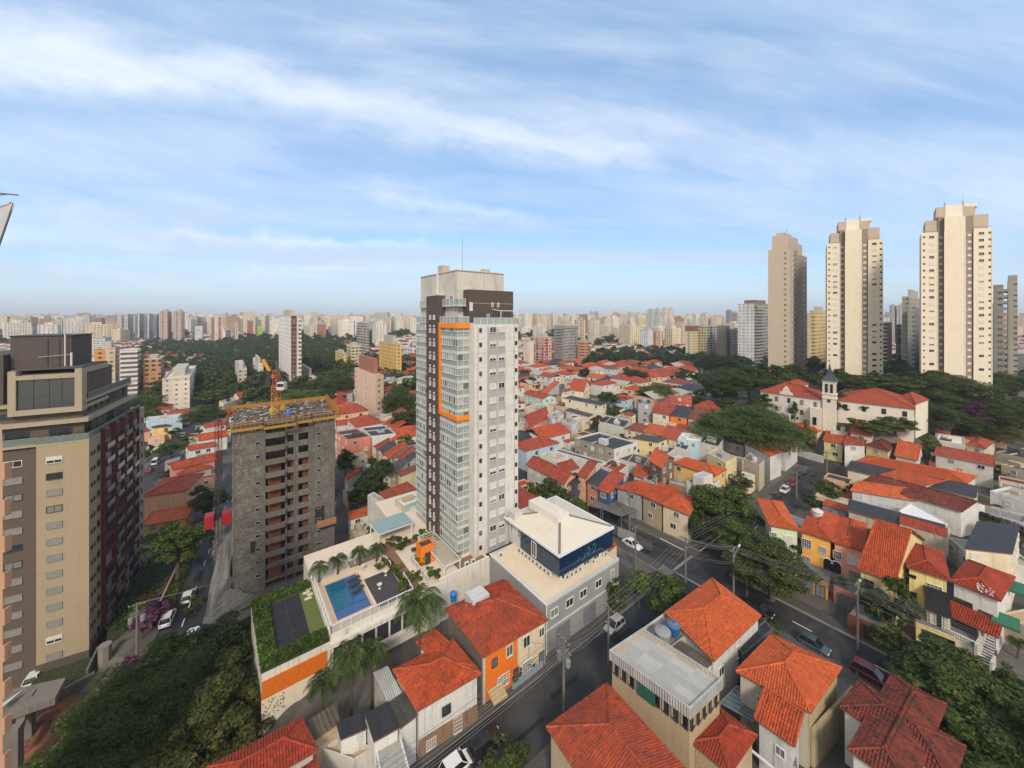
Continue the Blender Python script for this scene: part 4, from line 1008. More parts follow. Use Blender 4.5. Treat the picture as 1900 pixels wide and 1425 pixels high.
# ---------------------------------------------------------------- concrete building under construction
def build_construction():
 z1=28.4;n=Vector(G(431.6,792.6,z=z1)[:2]);r=Vector(G(621,767,z=z1)[:2]);l=Vector(G(422.3,762,z=z1)[:2])
 eu=(r-n).normalized();W_=(r-n).length;ev=rot90(eu);D=(l-n).length;zb=-7.4;f=frm(n,eu,ev);org=(n.x,n.y,zb)
 t=thing('unfinished_building','raw grey concrete building under construction with yellow edge boards on its roof','building under construction',org)
 m,nt,b=newmat('raw_block_wall');nn=NB(nt);u,v,_=nn.uv()
 a=nn.noise(nn.pos((1,1,1)),.55,5,.7,.6);c=nn.noise(nn.comb(nn.m('MULTIPLY',u,1.6),nn.m('MULTIPLY',v,8.0)),1.6,4,.7);st=nn.noise(nn.pos((1.6,1.6,.12)),1.2,4,.7)
 brick=nn.white(nn.comb(nn.m('FLOOR',nn.m('DIVIDE',u,.42)),nn.m('FLOOR',nn.m('DIVIDE',v,.21))))
 col=nn.mix(nn.ss(a,.3,.7),(.095,.086,.072),(.135,.122,.104));col=nn.mix(nn.m('MULTIPLY',nn.ss(c,.53,.62),nn.ss(a,.38,.60)),col,(.40,.385,.36))
 g=nn.ss(brick,0,1,.8,1.15);col=nn.mix(1.,col,nn.comb(g,g,g),'MULTIPLY');col=nn.mix(nn.ss(st,.52,.75,0,.5),col,(.04,.035,.03))
 nn.put(b.inputs['Base Color'],col);b.inputs['Roughness'].default_value=.95;nn.put(b.inputs['Normal'],nn.bump(c,.04,.7))
 raw=paint((.13,.125,.11),.95,.9,.2);warm=paint((.135,.112,.085),.95,.8,.2);brick_=paint((.15,.052,.032),.9,.6,.2);yel=plain((.36,.17,.025),.7,name='yellow_board')
 fh=2.8;nf=12;X=lambda px,b=0:along(f(0,b),eu,px)
 c0,c1,c2,c3=X(489),X(527.5),X(545),X(577)
 mb=MB();mb.box(0,c0,0,D,zb,z1-.3,0,f);mb.box(c3,W_,0,D,zb,z1-.3,0,f);mb.box(c0,c3,3.2,D,zb,z1-.3,0,f)
 mb.build('wall',m,t,org)
 mb=MB()
 for x in(0.0,c0,c1+.2,c2,c3,W_-.5,W_*.93):mb.box(x-.01,x+.32,-.09,.3,zb,z1-.2,0,f)
 for i in range(nf+1):
  z=z1-.3-i*fh;mb.box(-.02,W_+.02,-.05,3.3 if False else.25,z-.28,z,0,f)
 mb.build('concrete_frame',raw,t,org)
 mb=MB()
 for i in range(nf+1):z=z1-.3-i*fh;mb.box(c0+.3,c3,.26,3.2,z-.2,z-.02,0,f)
 mb.build('floor_slab',raw,t,org)
 rnd=random.Random(9)
 for i in range(nf):
  z=z1-.3-(i+1)*fh
  mb=MB();mb.box(c0+.33,c1+.1,-1.15,-.1,z-.12,z+.08,0,f);mb.box(c0+.33,c1+.1,-1.15,-1.0,z+.08,z+1.05,0,f);mb.box(c0+.33,c0+.45,-1.0,-.1,z+.08,z+1.05,0,f)
  if i<nf-2:mb.build('balcony',warm if i%3 else raw,t,org)
  mb=MB();mb.box(c1+.52,c2-.02,.05,.3,z,z+.95,0,f);mb.box(c2+.32,c3-.02,.05,.3,z,z+.95,0,f);mb.box(c2+.32,c2+.9,.05,.3,z+.95,z+2.5,0,f);mb.box(c3-.5,c3-.02,.05,.3,z+.95,z+2.5,0,f)
  mb.build('infill',m if i%4 else warm,t,org)
  for p_ in((c0+.8,c1-.6,.6,.8),(c1+1.2,c2+.4,.9,1.05),(c2+1.8,c3,.9,1.05)):
   mb=MB();mb.box(*p_,z,z+2.5,0,f)
   if i>2:mb.build('brick_partition',brick_,t,org)
  for a_,wd in((c0-1.0,.7),(c3+1.6,.75)):put_window(t,*f(a_,0),z+1.5,-ev,wd,.5,'bare',org=org)
  for b_ in(3,7.5,12):put_window(t,*f(0,b_),z+1.0,-eu,1.3,1.2,'bare',org=org)
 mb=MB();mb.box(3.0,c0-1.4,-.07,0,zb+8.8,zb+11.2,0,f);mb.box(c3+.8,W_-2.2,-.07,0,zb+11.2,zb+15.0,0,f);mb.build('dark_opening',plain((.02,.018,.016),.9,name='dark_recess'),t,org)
 mb=MB();mb.box(c3+1.0,c3+5,-1.6,-.05,zb+10.8,zb+11.0,0,f);mb.box(c3+1.0,c3+5,-1.6,-1.5,zb+11.0,zb+12.3,0,f);mb.build('timber_platform',plain((.30,.15,.07),.8,name='raw_timber'),t,org)
 mb=MB();mb.box(-.05,W_+.05,-.05,D,z1-.3,z1,0,f);deck=mb.build('roof',paint((.10,.085,.07),.95,.8,.3),t,org)
 mb=MB();e=1.0;cr=[(-e,D+e),(-e,-e),(c0,-e),(c0,-e-1.4),(c1+2,-e-1.4),(c1+2,-e-.4),(c3,-e-.4),(c3,-e),(W_+e,-e),(W_+e,D+e)]
 po=MB()
 for i in range(len(cr)-1):
  p,q=f(*cr[i]),f(*cr[i+1]);mb.bar((*p,z1-.6),(*q,z1-.6),.12,.55);mb.bar((*p,z1+.45),(*q,z1+.45),.05,.12);mb.bar((*p,z1+1.0),(*q,z1+1.0),.05,.1)
  l=math.hypot(p[0]-q[0],p[1]-q[1]);k=max(1,int(l/.75))
  for j in range(k+1):s=j/k;x,y=p[0]+(q[0]-p[0])*s,p[1]+(q[1]-p[1])*s;po.bar((x,y,z1-.6),(x,y,z1+rnd.uniform(1.0,1.9)),.07,.07)
 mb.bar((*f(-e,D+e),z1+.3),(*f(W_+e,D+e),z1+.3),.08,1.0)
 mb.build('edge_board',yel,t,org);po.build('guard_post',plain((.33,.17,.02),.7,name='ochre_post'),t,org)
 mb=MB()
 for i in range(260):
  a,b_=rnd.uniform(.3,W_-.3),rnd.uniform(.3,D-.3);an=rnd.uniform(0,3.1);L_=rnd.uniform(.2,1.3);p=f(a,b_);d=(math.cos(an)*L_,math.sin(an)*L_);h=rnd.uniform(.05,.35)
  mb.bar((p[0],p[1],z1+h),(p[0]+d[0],p[1]+d[1],z1+h),rnd.uniform(.05,.35),rnd.uniform(.03,.2),rnd.choice([0,0,0,1,1,2]))
 for i in range(70):
  a,b_=rnd.uniform(.3,W_-.3),rnd.uniform(.3,D-.3);p=f(a,b_);mb.bar((*p,z1),(*p,z1+rnd.uniform(.7,1.6)),.06,.06,3)
 o=mb.build('building_debris',[plain((.05,.045,.04),.9,name='dark_debris'),plain((.35,.33,.30),.9,name='pale_debris'),plain((.55,.54,.5),.9,name='white_debris'),plain((.25,.12,.03),.8,name='rusty_bar')],None,org,(n.x,n.y,zb));tag(o,'rubble, formwork and rusty bars strewn over the unfinished roof',None,kind='stuff')
 for i,(a,b_,c_,lb)in enumerate(((7.2,9.0,(.55,.38,.02),'yellow tarpaulin bundle left on the unfinished roof behind the mast'),(9.6,10.5,(.55,.36,.02),'yellow tarpaulin bundle right on the unfinished roof behind the mast'),(10.2,4.5,(.03,.16,.42),'blue tarpaulin bundle on the unfinished roof'))):
  mb=MB();p=f(a,b_);mb.lathe([(.0,0),(.55,0),(.5,.6),(.25,1.3),(0,1.5)],7,(*p,z1),0,False);o=mb.build('tarpaulin',plain(c_,.6,name='tarpaulin'),None,(*p,z1),(*p,z1));tag(o,lb,'tarpaulin')
 mb=MB();pts=[]
 for i in range(9):s=i/8;pts.append((-4.6+2.2*math.sin(s*3.1),D*.95-s*(D+4.5)))
 pts+=[(0,-5.2),(4,-4.6),(8.5,-3.6)]
 for i in range(len(pts)-1):
  p,q=f(*pts[i]),f(*pts[i+1]);zt=zb+(11.5 if i<6 else 11.5-(i-5)*2.7);zt2=zb+(11.5 if i+1<6 else 11.5-(i-4)*2.7)
  pi,qi=f(max(-.3,pts[i][0]+3),max(-.6,pts[i][1]+3)),f(max(-.3,pts[i+1][0]+3),max(-.6,pts[i+1][1]+3))
  def grid(a,b_,c,d,n_,m_):
   V=lambda i_,j_:(lambda w:w+Vector((math.sin(w.x*2.3+w.z*1.7)*.22,math.cos(w.y*2.1-w.z*2.6)*.22,math.sin(w.x*3.1+w.y*2.2)*.16)))(Vector(a).lerp(Vector(b_),i_/n_).lerp(Vector(d).lerp(Vector(c),i_/n_),j_/m_))
   for i_ in range(n_):
    for j_ in range(m_):mb.face([V(i_,j_),V(i_+1,j_),V(i_+1,j_+1),V(i_,j_+1)])
  grid((*p,zb+1),(*q,zb+1),(*q,zt2-2),(*p,zt-2),6,12);grid((*p,zt-2),(*q,zt2-2),(*qi,zt2),(*pi,zt),6,6)
 o=mb.build('safety_net',paint((.15,.15,.145),.9,.9,.3),None,org,org);tag(o,'grey safety netting wrapped round the foot of the unfinished building','netting')
 h=thing('construction_hoist','lattice hoist mast with two red cages beside the unfinished building','hoist',(*f(-2.6,6.0),zb));ho=(*f(-2.6,6.0),zb)
 def lattice(x,y,z0,z1_,w,mats,nm,parent,o_,st=1.5):
  mb=MB()
  for sx in(-w,w):
   for sy in(-w,w):mb.bar((x+sx,y+sy,z0),(x+sx,y+sy,z1_),.08,.08)
  z=z0;k=0
  while z<z1_-.1:
   zz=min(z+st,z1_)
   for a,b_ in(((-w,-w),(w,-w)),((w,-w),(w,w)),((w,w),(-w,w)),((-w,w),(-w,-w))):
    if k%2:a,b_=b_,a
    mb.bar((x+a[0],y+a[1],z),(x+b_[0],y+b_[1],zz),.05,.05);mb.bar((x+a[0],y+a[1],z),(x+b_[0],y+b_[1],z),.05,.05)
   z=zz;k+=1
  return mb.build(nm,mats,parent,o_)
 hx,hy=f(-2.6,6.0)
 lattice(hx,hy,zb,z1-8,.42,plain((.06,.055,.05),.6,name='dark_steel'),'mast',h,ho);lattice(hx,hy,z1-8,z1+.5,.42,plain((.20,.02,.022),.6,name='red_steel'),'mast_top',h,ho)
 redm=plain((.30,.012,.018),.5,name='red_cage')
 for sg in(-1,1):
  c_=f(-2.6+sg*1.5,6.0);mb=MB();fr=lambda a,b_:(c_[0]+eu.x*a+ev.x*b_,c_[1]+eu.y*a+ev.y*b_)
  zc=zb+14.0;mb.box(-.8,.8,-1.3,1.3,zc,zc+.15,0,fr);mb.box(-.8,.8,-1.3,1.3,zc+2.4,zc+2.5,0,fr);mb.box(-.8,.8,-1.3,-1.24,zc+.15,zc+2.4,0,fr);mb.box(-.8,.8,1.24,1.3,zc+.15,zc+2.4,0,fr);mb.box(-.8 if sg<0 else.74,-.74 if sg<0 else.8,-1.24,1.24,zc+.15,zc+1.3,0,fr);mb.build('cage',redm,h,ho)
 cx_,cy_=f(X(512,6)if False else along(f(0,5.5),eu,512),5.5)
 c=thing('tower_crane','small yellow tower crane rising from the unfinished roof','crane',(cx_,cy_,z1));co=(cx_,cy_,z1)
 ym=plain((.62,.26,.02),.5,name='crane_yellow');rm=plain((.45,.12,.06),.5,name='crane_red')
 lattice(cx_,cy_,z1,z1+7.0,.62,ym,'mast',c,co,1.3);lattice(cx_,cy_,z1+7.0,z1+10.5,.45,rm,'upper_mast',c,co,1.1)
 mb=MB();
 mb.bar((cx_-.6,cy_,z1+8.6),(cx_-3.3,cy_+.5,z1+12.8),.5,.5);mb.build('jib',ym,c,co)
 mb=MB();mb.box(cx_-2.1,cx_-.8,cy_-.7,cy_+.7,z1+6.6,z1+8.6);mb.box(cx_-1.7,cx_-.9,cy_-.4,cy_+.4,z1+8.6,z1+10.3);mb.build('counterweight',plain((.03,.03,.035),.6,name='black_iron'),c,co)
 mb=MB();mb.box(cx_+.6,cx_+2.2,cy_-.7,cy_+.6,z1+6.0,z1+7.7);cb=mb.build('cabin',plain((.50,.50,.50),.5,name='cabin_white'),c,co)
 mb=MB();mb.box(cx_+.7,cx_+2.1,cy_-.73,cy_-.7,z1+6.7,z1+7.4);mb.build('cabin_window',GLD,cb,co)
 mb=MB();mb.box(cx_-.9,cx_+2.0,cy_-.9,cy_+.9,z1+5.7,z1+6.0);mb.build('platform',plain((.22,.05,.04),.6,name='dark_red_deck'),c,co)
 mb=MB();mb.tube([(cx_,cy_,z1+10.5),(cx_+.1,cy_,z1+12.6)],.05,4);mb.tube([(cx_-3.3,cy_+.5,z1+12.8),(cx_,cy_,z1+12.4),(cx_+1.4,cy_,z1+7.8)],.03,3);mb.build('stay_cable',METAL,c,co)
 OCC.append((*f(W_/2,D/2),Vector(f(-5,-5)),eu*(W_+8),ev*(D+8)))
build_construction()
# ---------------------------------------------------------------- beige and brown tower at the left edge
def build_left():
 O=Vector((-74.9,66.8));eu=Vector((.866,.5));ev=Vector((-.5,.866));f=frm(O,eu,ev);zb=-10.5;top=29.1;org=(O.x,O.y,zb);fh=2.8
 t=thing('apartment_tower','beige and dark brown apartment tower with a glazed penthouse, filling the left edge','apartment tower',org)
 bei=paint((.33,.262,.17),.85,.25,.16);brn=paint((.105,.080,.062),.85,.3,.16);mar=paint((.095,.022,.018),.7,.3);cor=paint((.34,.29,.20),.8,.4);drk=paint((.085,.070,.060),.85,.5,.2)
 mb=MB();mb.box(-6.25,0,0,28.5,zb,top,0,f);mb.build('beige_wall',bei,t,org)
 mb=MB();mb.box(-30,-6.25,.5,26,zb,top,0,f);mb.build('brown_wall',brn,t,org)
 mb=MB();mb.box(-6.3,.05,-.06,28.6,zb,zb+2.6,0,f);mb.build('plinth',drk,t,org)
 rnd=random.Random(5);nV=-ev;nU=eu;W_=lambda p,z,n_,w,h,s:put_window(t,*p,z,n_,w,h,s,org=org)
 for i in range(13):
  z=top-3.1-i*fh
  W_(f(-4.15+.08*0,0),z,nV,1.75,1.0,rnd.choice(['gshut','gshut','half','dark']))
  W_(f(-9.0,.5),z,nV,1.9,.95,rnd.choice(['dark','gshut','white','dark']))
  W_(f(-12.9,.5),z-.1,nV,1.9,.95,rnd.choice(['dark','gshut','dark','white']))
  W_(f(-17.5,.5),z-.1,nV,1.9,.95,'dark')
  for b_,w in((.9,.38),(2.0,.38),(3.6,.95)):W_(f(0,b_),z+.25,nU,w,.55 if w<.5 else 1.0,'dark')
  for b_,w in((24.3,.9),(26.5,.5)):W_(f(0,b_),z,nU,w,1.0,'dark')
 mb=MB()
 for b_ in(4.9,8.8,9.9,13.6,14.4,18.2,19.1,22.7):mb.box(0,.62,b_-.16,b_+.16,zb+3,top+.9,0,f)
 mb.box(0,.3,5.0,22.7,zb+3,top+.2,0,f);fld=mb.build('maroon_grid',mar,t,org)
 for i in range(13):
  z=top-2.6-i*fh
  mb=MB();mb.box(.3,.85,5.06,8.64,z-.9,z-.62,0,f);mb.box(.3,.85,10.06,13.4,z-.9,z-.62,0,f);mb.box(.3,.85,14.6,18.0,z-.9,z-.62,0,f);mb.box(.3,.85,19.3,22.5,z-.9,z-.62,0,f);mb.build('balcony_floor',mar,fld,org)
  for b0,b1 in((5.3,8.5),(10.2,13.3),(14.7,17.9),(19.4,22.4)):
   put_window(fld,*f(.3,(b0+b1)/2),z-.5,nU,(b1-b0)*.8,1.75,rnd.choice(['dark','dark','dark','gshut']),org=org)
  g=MB()
  for b0,b1 in((5.1,8.6),(10.1,13.4),(14.6,18.0),(19.3,22.5)):
   if rnd.random()<.8:g.face([(*f(.82,b0),z-.62),(*f(.82,b1),z-.62),(*f(.82,b1),z+.3),(*f(.82,b0),z+.3)])
  g.build('glass_rail',plain((.16,.20,.19),.12,0,.8,'tinted_glass'),fld,org)
 gl=plain((.035,.036,.033),.1,0,.8,'penthouse_glass')
 mb=MB();mb.box(-30,-1.2,1.6,24,top,32.4,0,f);mb.build('upper_wall',brn,t,org)
 mb=MB();mb.box(-30,-.3,.6,24.8,32.4,33.1,0,f);mb.box(-30,-.8,1.0,23,35.7,36.2,0,f);mb.box(-30,.05,-.05,28.5,top,top+.25,0,f);mb.build('cornice',cor,t,org)
 mb=MB();mb.box(-30,-1.3,1.5,22.6,33.1,35.7,0,f);mb.box(-9.4,-1.3,1.6,14,36.2,41.2,0,f);mb.build('penthouse_wall',brn,t,org)
 for b_ in(4,6.5,9,12,14.5,17,20):W_(f(-1.3,b_),33.7,nU,1.1,1.6,'dark')
 for b_ in(3,8,13,18):W_(f(-1.2,b_),29.6,nU,2.6,2.3,'dark')
 for a in(-4,-9,-14):W_(f(a,1.6),29.5,nV,2.6,2.0,'dark')
 W_(f(-10.5,1.5),33.9,nV,2.2,.8,'dark')
 fx0,fx1=-9.6,-1.0;F0=.4
 mb=MB();mb.box(fx0,fx0+.9,F0,2.2,34.4,41.9,0,f);mb.box(fx1-.9,fx1,F0,2.2,34.4,41.9,0,f);mb.box(fx0+.9,fx1-.9,F0,2.2,34.4,35.3,0,f);mb.box(fx0+.9,fx1-.9,F0,2.2,40.4,41.1,0,f);mb.box(fx1-.7,fx1,2.2,11.5,41.0,41.9,0,f);mb.box(fx1-.8,fx1,2.2,11.5,34.6,35.2,0,f);mb.build('window_frame',cor,t,org)
 mb=MB();mb.box(fx0+.9,fx1-.9,F0+.35,F0+.45,35.3,40.4,0,f);mb.box(fx1-.45,fx1-.35,2.4,11.3,35.2,41.0,0,f);gz=mb.build('glazing',gl,t,org)
 mb=MB()
 for a in(-6.9,-5.1,-3.6):mb.box(a,a+.07,F0+.27,F0+.35,35.3,40.4,0,f)
 mb.box(fx0+.9,fx1-.9,F0+.27,F0+.35,37.4,37.48,0,f)
 for b_ in(4,5.6,7.2,8.8,10.2):mb.box(fx1-.35,fx1-.27,b_,b_+.08,35.2,41,0,f)
 mb.build('mullion',plain((.06,.055,.05),.5,name='mullion'),gz,org)
 mb=MB();mb.box(-9.5,-1.2,1.0,11.5,41.9,42.15,0,f);mb.build('roof',drk,t,org)
 mb=MB();mb.box(-10.6,-3.4,3.5,11.5,42.1,47.6,0,f);mb.box(-30,-10.8,2.2,16,36.2,44.6,0,f);tb=mb.build('machine_room',drk,t,org)
 mb=MB();mb.box(-10.7,-3.2,3.35,11.6,47.6,47.75,0,f)
 for a in(-6.3,-4.9):mb.box(a,a+.1,3.4,3.5,42.2,47.2,0,f)
 mb.build('cap',plain((.03,.03,.03),.6,name='dark_metal'),tb,org)
 mb=MB();q=f(-4.0,3.0);mb.tube([(*q,42.2),(*q,47.9)],.08,5);mb.tube([(*f(-3.2,3.0),42.2),(*f(-3.2,3.0),44.6)],.13,5);mb.bar((*f(-7.2,3.0),44.0),(*f(-3.0,3.0),44.3),.05,.05);mb.build('antenna',plain((.6,.6,.58),.4,name='white_pipe'),t,org)
 g=MB();r=MB()
 for p,q,z in(((-6.3,.1),(-.05,.1),top+.25),((-.05,.1),(-.05,26),top+.25),((-28,.7),(-6.4,.7),top+.25),((-.9,2.3),(-.9,23),36.2),((-1.0,1.0),(-30,1.0),41.9)):
  if z>40:continue
  P,Q=f(*p),f(*q);g.face([(*P,z),(*Q,z),(*Q,z+1.05),(*P,z+1.05)]);r.bar((*P,z+1.1),(*Q,z+1.1),.09,.07)
 g.build('glass_parapet',plain((.14,.17,.15),.12,0,.8,'tinted_glass'),t,org);r.build('parapet_rail',plain((.25,.25,.24),.5,name='grey_rail'),t,org)
 for i,(a,b_,z,r_,lf,lb)in enumerate(((-1.9,1.0,29.5,.9,'yellow','round yellow-green potted shrub on the corner terrace of the left tower'),(-.7,2.6,29.5,.8,'light','leafy shrub on the side terrace of the left tower next to the round one'),(-4.6,1.1,29.5,.7,'mid','dark shrub on the front terrace of the left tower'),(-.5,26.5,29.4,.9,'light','shrub at the far end of the left tower terrace'),(-12.5,1.2,36.3,.9,'olive','dry grass tuft on the upper left terrace'))):
  x,y=f(a,b_);tree_at(x,y,z,r_*.8,r_,r_*.9,lb,leaf=lf,name='terrace_shrub',cat='shrub',trunk=False,shape='bush')
 OCC.append((*f(-12,14),Vector(f(-30,-2)),eu*34,ev*34))
 zg=-9.6
 mb=MB();P=[f(-5.6,-9.5),f(1.3,-5.4),f(.6,-.2),f(-6.0,-.2)];mb.prism(P,zg,zg+.3);o=mb.build('lawn',plain((.06,.10,.02),.9,name='lawn'),None,(0,0,0));struct(o)
 hedge('grass','short green lawn below the left tower',P,zg+.2,zg+.45,'grass',700,.12,None,'stuff')
 slab_thing('garden_wall','grey-brown retaining wall in front of the small lawn','wall',[f(-6.2,-10.4),f(2.6,-5.9),f(2.5,-5.4),f(-6.2,-9.9)],zb-1.5,zg+1.2,paint((.12,.105,.09),.9,.7))
 slab_thing('garden_wall','dark sloping wall on the right side of the small lawn','wall',[f(1.4,-5.4),f(1.7,-5.4),f(1.3,0),f(1.0,0)],zg,zg+1.8,paint((.12,.12,.12),.9,.5))
 slab_thing('concrete_pillar','round-topped concrete gate pillar below the beige corner','pillar',[f(3.0+.9*math.cos(k*.785),-3.2+.9*math.sin(k*.785))for k in range(8)],zb-3,zb+4.6,paint((.22,.19,.16),.9,.5))
 slab_thing('guard_booth','yellow-brown guard shelter beside the driveway','shelter',[f(4.6,1.2),f(7.0,1.0),f(6.9,9.2),f(4.6,9.6)],zb,zb+2.9,[paint((.30,.19,.06),.8,.5),paint((.17,.16,.14),.8,.5)])
 slab_thing('low_wall','pale low wall along the left tower garden','wall',[f(8.2,-1),f(8.5,-1),f(8.5,26),f(8.2,26)],-9,-5.6,paint((.33,.25,.17),.8,.5))
 hedge('hedge','dark hedge strip between the left tower and the low pale wall',[f(1.6,2),f(4.2,2),f(8.1,13),f(8.1,27),f(1.2,27)],-8.6,-6.4,'dark',2600,.25)
 hedge('hedge','green hedge outside the low pale wall by the pavement',[f(8.6,4),f(10.6,4),f(10.6,27),f(8.6,27)],-8.2,-5.8,'mid',1700,.22)
build_left()
# ---------------------------------------------------------------- building yard in the bottom left corner
def build_yard():
 m,nt,b=newmat('red_earth');n=NB(nt);a=n.noise(n.pos(),.7,6,.7,.4);n.put(b.inputs['Base Color'],n.mix(n.ss(a,.3,.7),(.075,.028,.015),(.24,.095,.055)));b.inputs['Roughness'].default_value=1.0;n.put(b.inputs['Normal'],n.bump(a,.3,1.))
 rnd=random.Random(2);mb=MB();N_=22
 c0,ex,ey=Vector(G(115,1330,z=-10.5)[:2]),Vector((.80,.6)),Vector((-.6,.8));P={}
 for i in range(N_+1):
  for j in range(N_+1):
   a,b_=-12+20*i/N_,-16+24*j/N_;q=c0+ex*a+ey*b_;r2=((a+1)/8)**2+((b_+2)/9)**2
   P[i,j]=(q.x,q.y,-11.6+3.0*math.exp(-r2*1.6)+rnd.uniform(-.18,.18))
 for i in range(N_):
  for j in range(N_):mb.face([P[i,j],P[i+1,j],P[i+1,j+1],P[i,j+1]])
 o=mb.build('bare_earth',m);struct(o)
 conc=paint((.17,.15,.13),.95,.7,.2)
 for k,(px,py,zt,w,lb)in enumerate(((52,1288,-3.0,1.1,'second raw concrete column from the left in the bottom left yard'),(25,1350,-2.6,1.3,'raw concrete column nearest the bottom left corner'))):
  q=G(px,py,z=zt);f=frm((q.x,q.y),(.86,.5),(-.5,.86));slab_thing('concrete_column',lb,'column',[f(-w/2,-w/2),f(w/2,-w/2),f(w/2,w/2),f(-w/2,w/2)],-13.5,zt,conc)
 p,q=G(52,1288,z=-3.4),G(24,1395,z=-7);mb=MB();mb.bar(p,q,.8,.9);o=mb.build('concrete_brace',conc,None,(0,0,0),p);tag(o,'slanting concrete brace between the two yard columns','brace')
 n_=Vector(G(5,1345,z=-3.2)[:2]);slab_thing('concrete_deck','weathered concrete slab edge at the bottom left corner','slab',[(n_.x-14,n_.y-6),(n_.x+2.6,n_.y+3.6),(n_.x+.6,n_.y+6.6),(n_.x-14,n_.y+2)],-4.2,-3.2,conc)
 for k,(pts,c_,lb)in enumerate(((((240,1247),(214,1262),(193,1296),(222,1282)),(.50,.48,.48),'torn grey tarpaulin canopy by the tree'),(((0,1308),(46,1277),(40,1284),(0,1316)),(.48,.48,.50),'thin white sheet awning at the left edge'))):
  z=(-5.5,-2.6)[k];P=[G(*p,z=z+(.3 if i%2 else 0))for i,p in enumerate(pts)];mb=MB();mb.face(P);mb.face([p-Vector((0,0,.06))for p in reversed(P)]);o=mb.build('tarpaulin',plain(c_,.7,name='tarpaulin_cloth'),None,(0,0,0),P[0]);tag(o,lb,'tarpaulin')
 for k,(p,q,lb)in enumerate((((181,1278),(189,1305),'pale timber prop leaning beside the red earth'),((176,1296),(162,1330),'second pale timber prop over the red earth'),((172,1310),(190,1306),'short horizontal timber prop above the red earth'))):
  P,Q=G(*p,z=-6.0),G(*q,z=-8.4);mb=MB();mb.bar(P,Q,.18,.18);o=mb.build('timber_prop',plain((.45,.40,.33),.8,name='pale_timber'),None,(0,0,0),Q);tag(o,lb,'prop')
 for k,(px,py)in enumerate(((62,1385),(74,1378))):
  p=G(px,py,z=-10);mb=MB();mb.bar(p,p+Vector((1.2,2.6,1.3)),.5,.3);o=mb.build('formwork_panel',plain((.33,.20,.03),.8,name='yellow_panel'),None,(0,0,0),p);tag(o,['left yellow formwork panel lying in the bottom left yard','right yellow formwork panel lying in the bottom left yard'][k],'panel')
 slab_thing('site_hoarding','dark red hoarding panel at the edge of the yard','hoarding',[tuple(G(190,1325,z=-9)[:2]),tuple(G(205,1296,z=-9)[:2]),tuple((G(205,1296,z=-9)+Vector((.2,.1,0)))[:2]),tuple((G(190,1325,z=-9)+Vector((.2,.1,0)))[:2])],-11.5,-8,plain((.10,.015,.015),.7,name='red_hoarding'))
 mb=MB();mb.prism([(-45,28),(-37.80,28),(-47.6,35.2),(-52,35.2)],-8,41)
 for i in range(18):mb.box(-37.80,-37.66,28.0,28.4,-7+i*2.7,-5.8+i*2.7,0)
 o=mb.build('neighbouring_tower',paint((.42,.24,.15),.85,.5),None,(0,0,0),(-39.5,29,-8));tag(o,'sliver of a pinkish tower wall at the left margin','tower')
 mb=MB();P=[(-9.6,7.0,53.9),(-9.27,7.0,53.1-0),(-9.27,7.0,53.1)]
 A_,B_,C_=[Vector(((x_-CX)/FPX*7,7.0,CAMH-(y_-HY)/FPX*7))for x_,y_ in((22,376),(-60,402),(-28,520))]
 q_=Vector((-.08,.1,0));mb.face([A_,B_,C_]);mb.face([A_+q_,C_+q_,B_+q_]);mb.bar(A_,C_,.02,.05);mb.bar(A_,B_,.02,.03)
 o=mb.build('metal_awning',plain((.42,.41,.43),.5,name='sheet_metal'),None,(0,0,0),C_);tag(o,'grey metal awning corner jutting in at the upper left','awning')
 mb=MB();mb.tube([(-10.2,7.0,53.36),(-9.16,7.0,53.26)],.012,4);mb.tube([(-10.2,7.0,53.16),(-9.35,7.0,53.28)],.009,4);o=mb.build('antenna_rod',plain((.12,.12,.14),.5,name='rod'),None,(0,0,0),(-10,7,53.3));tag(o,'thin dark antenna rods at the upper left margin','antenna')
build_yard()
# ---------------------------------------------------------------- houses close to the camera, both sides of the near street
z1=lambda x,y:(740+.2527*x,740+.2527*y)
z2=lambda x,y:(700+.2105*x,1000+.2105*y)
z3=lambda x,y:(960+.22105*x,660+.22105*y)
z4=lambda x,y:(1060+.22105*x,900+.22105*y)
z5=lambda x,y:(1380+.2737*x,660+.2737*y)
z6=lambda x,y:(1380+.2737*x,920+.2737*y)
z7=lambda x,y:(960+.2632*x,1080+.2632*y)
z8=lambda x,y:(1400+.2632*x,1100+.2632*y)
a1=lambda x,y:(.2632*x,560+.2632*y)
a2=lambda x,y:(.2632*x,900+.2632*y)
a3=lambda x,y:(380+.2105*x,560+.2105*y)
a4=lambda x,y:(380+.2105*x,820+.2105*y)
a5=lambda x,y:(400+.2421*x,1100+.2421*y)
r2=lambda x,y:(960+.2526*x,540+.2526*y)
r1=lambda x,y:(1380+.2737*x,380+.2737*y)
def roofbit(parent,z,rc,kind='hip',pitch=.42,det=2,N=None,L=None,R=None,F=None,u=None,v=None,org=(0,0,0),name='lower_roof'):
 n,U,V,z=foot(0,N,L,R,F,u,v,z);return make_roof(parent,n,U.normalized(),V.normalized(),U.length,V.length,z,kind,rc,pitch,org,det,name=name)
h1=house('big red-tiled hipped house at the bottom edge beside the street',z=6.8,L=(1014,1350),F=(1127,1268),v=17,roof='hip',rc='red',wc='tan',pitch=.40,det=2,win=0)
h3=house('orange-tiled corner house with white walls at the crossroads',z=6.8,N=(1324.5,1227.4),L=(1234,1137),R=(1412.7,1143),roof='hip',rc='bright',wc='white',pitch=.42,det=2,win=0)
on_face(h3,'N',6.4,3.6,.7,1.6,'white');on_face(h3,'N',2.0,3.4,1.1,1.2,'white')
pf=foot(0,z=8.6,L=(1135.8,1211.6),R=(1335,1264),F=(1193,1173))
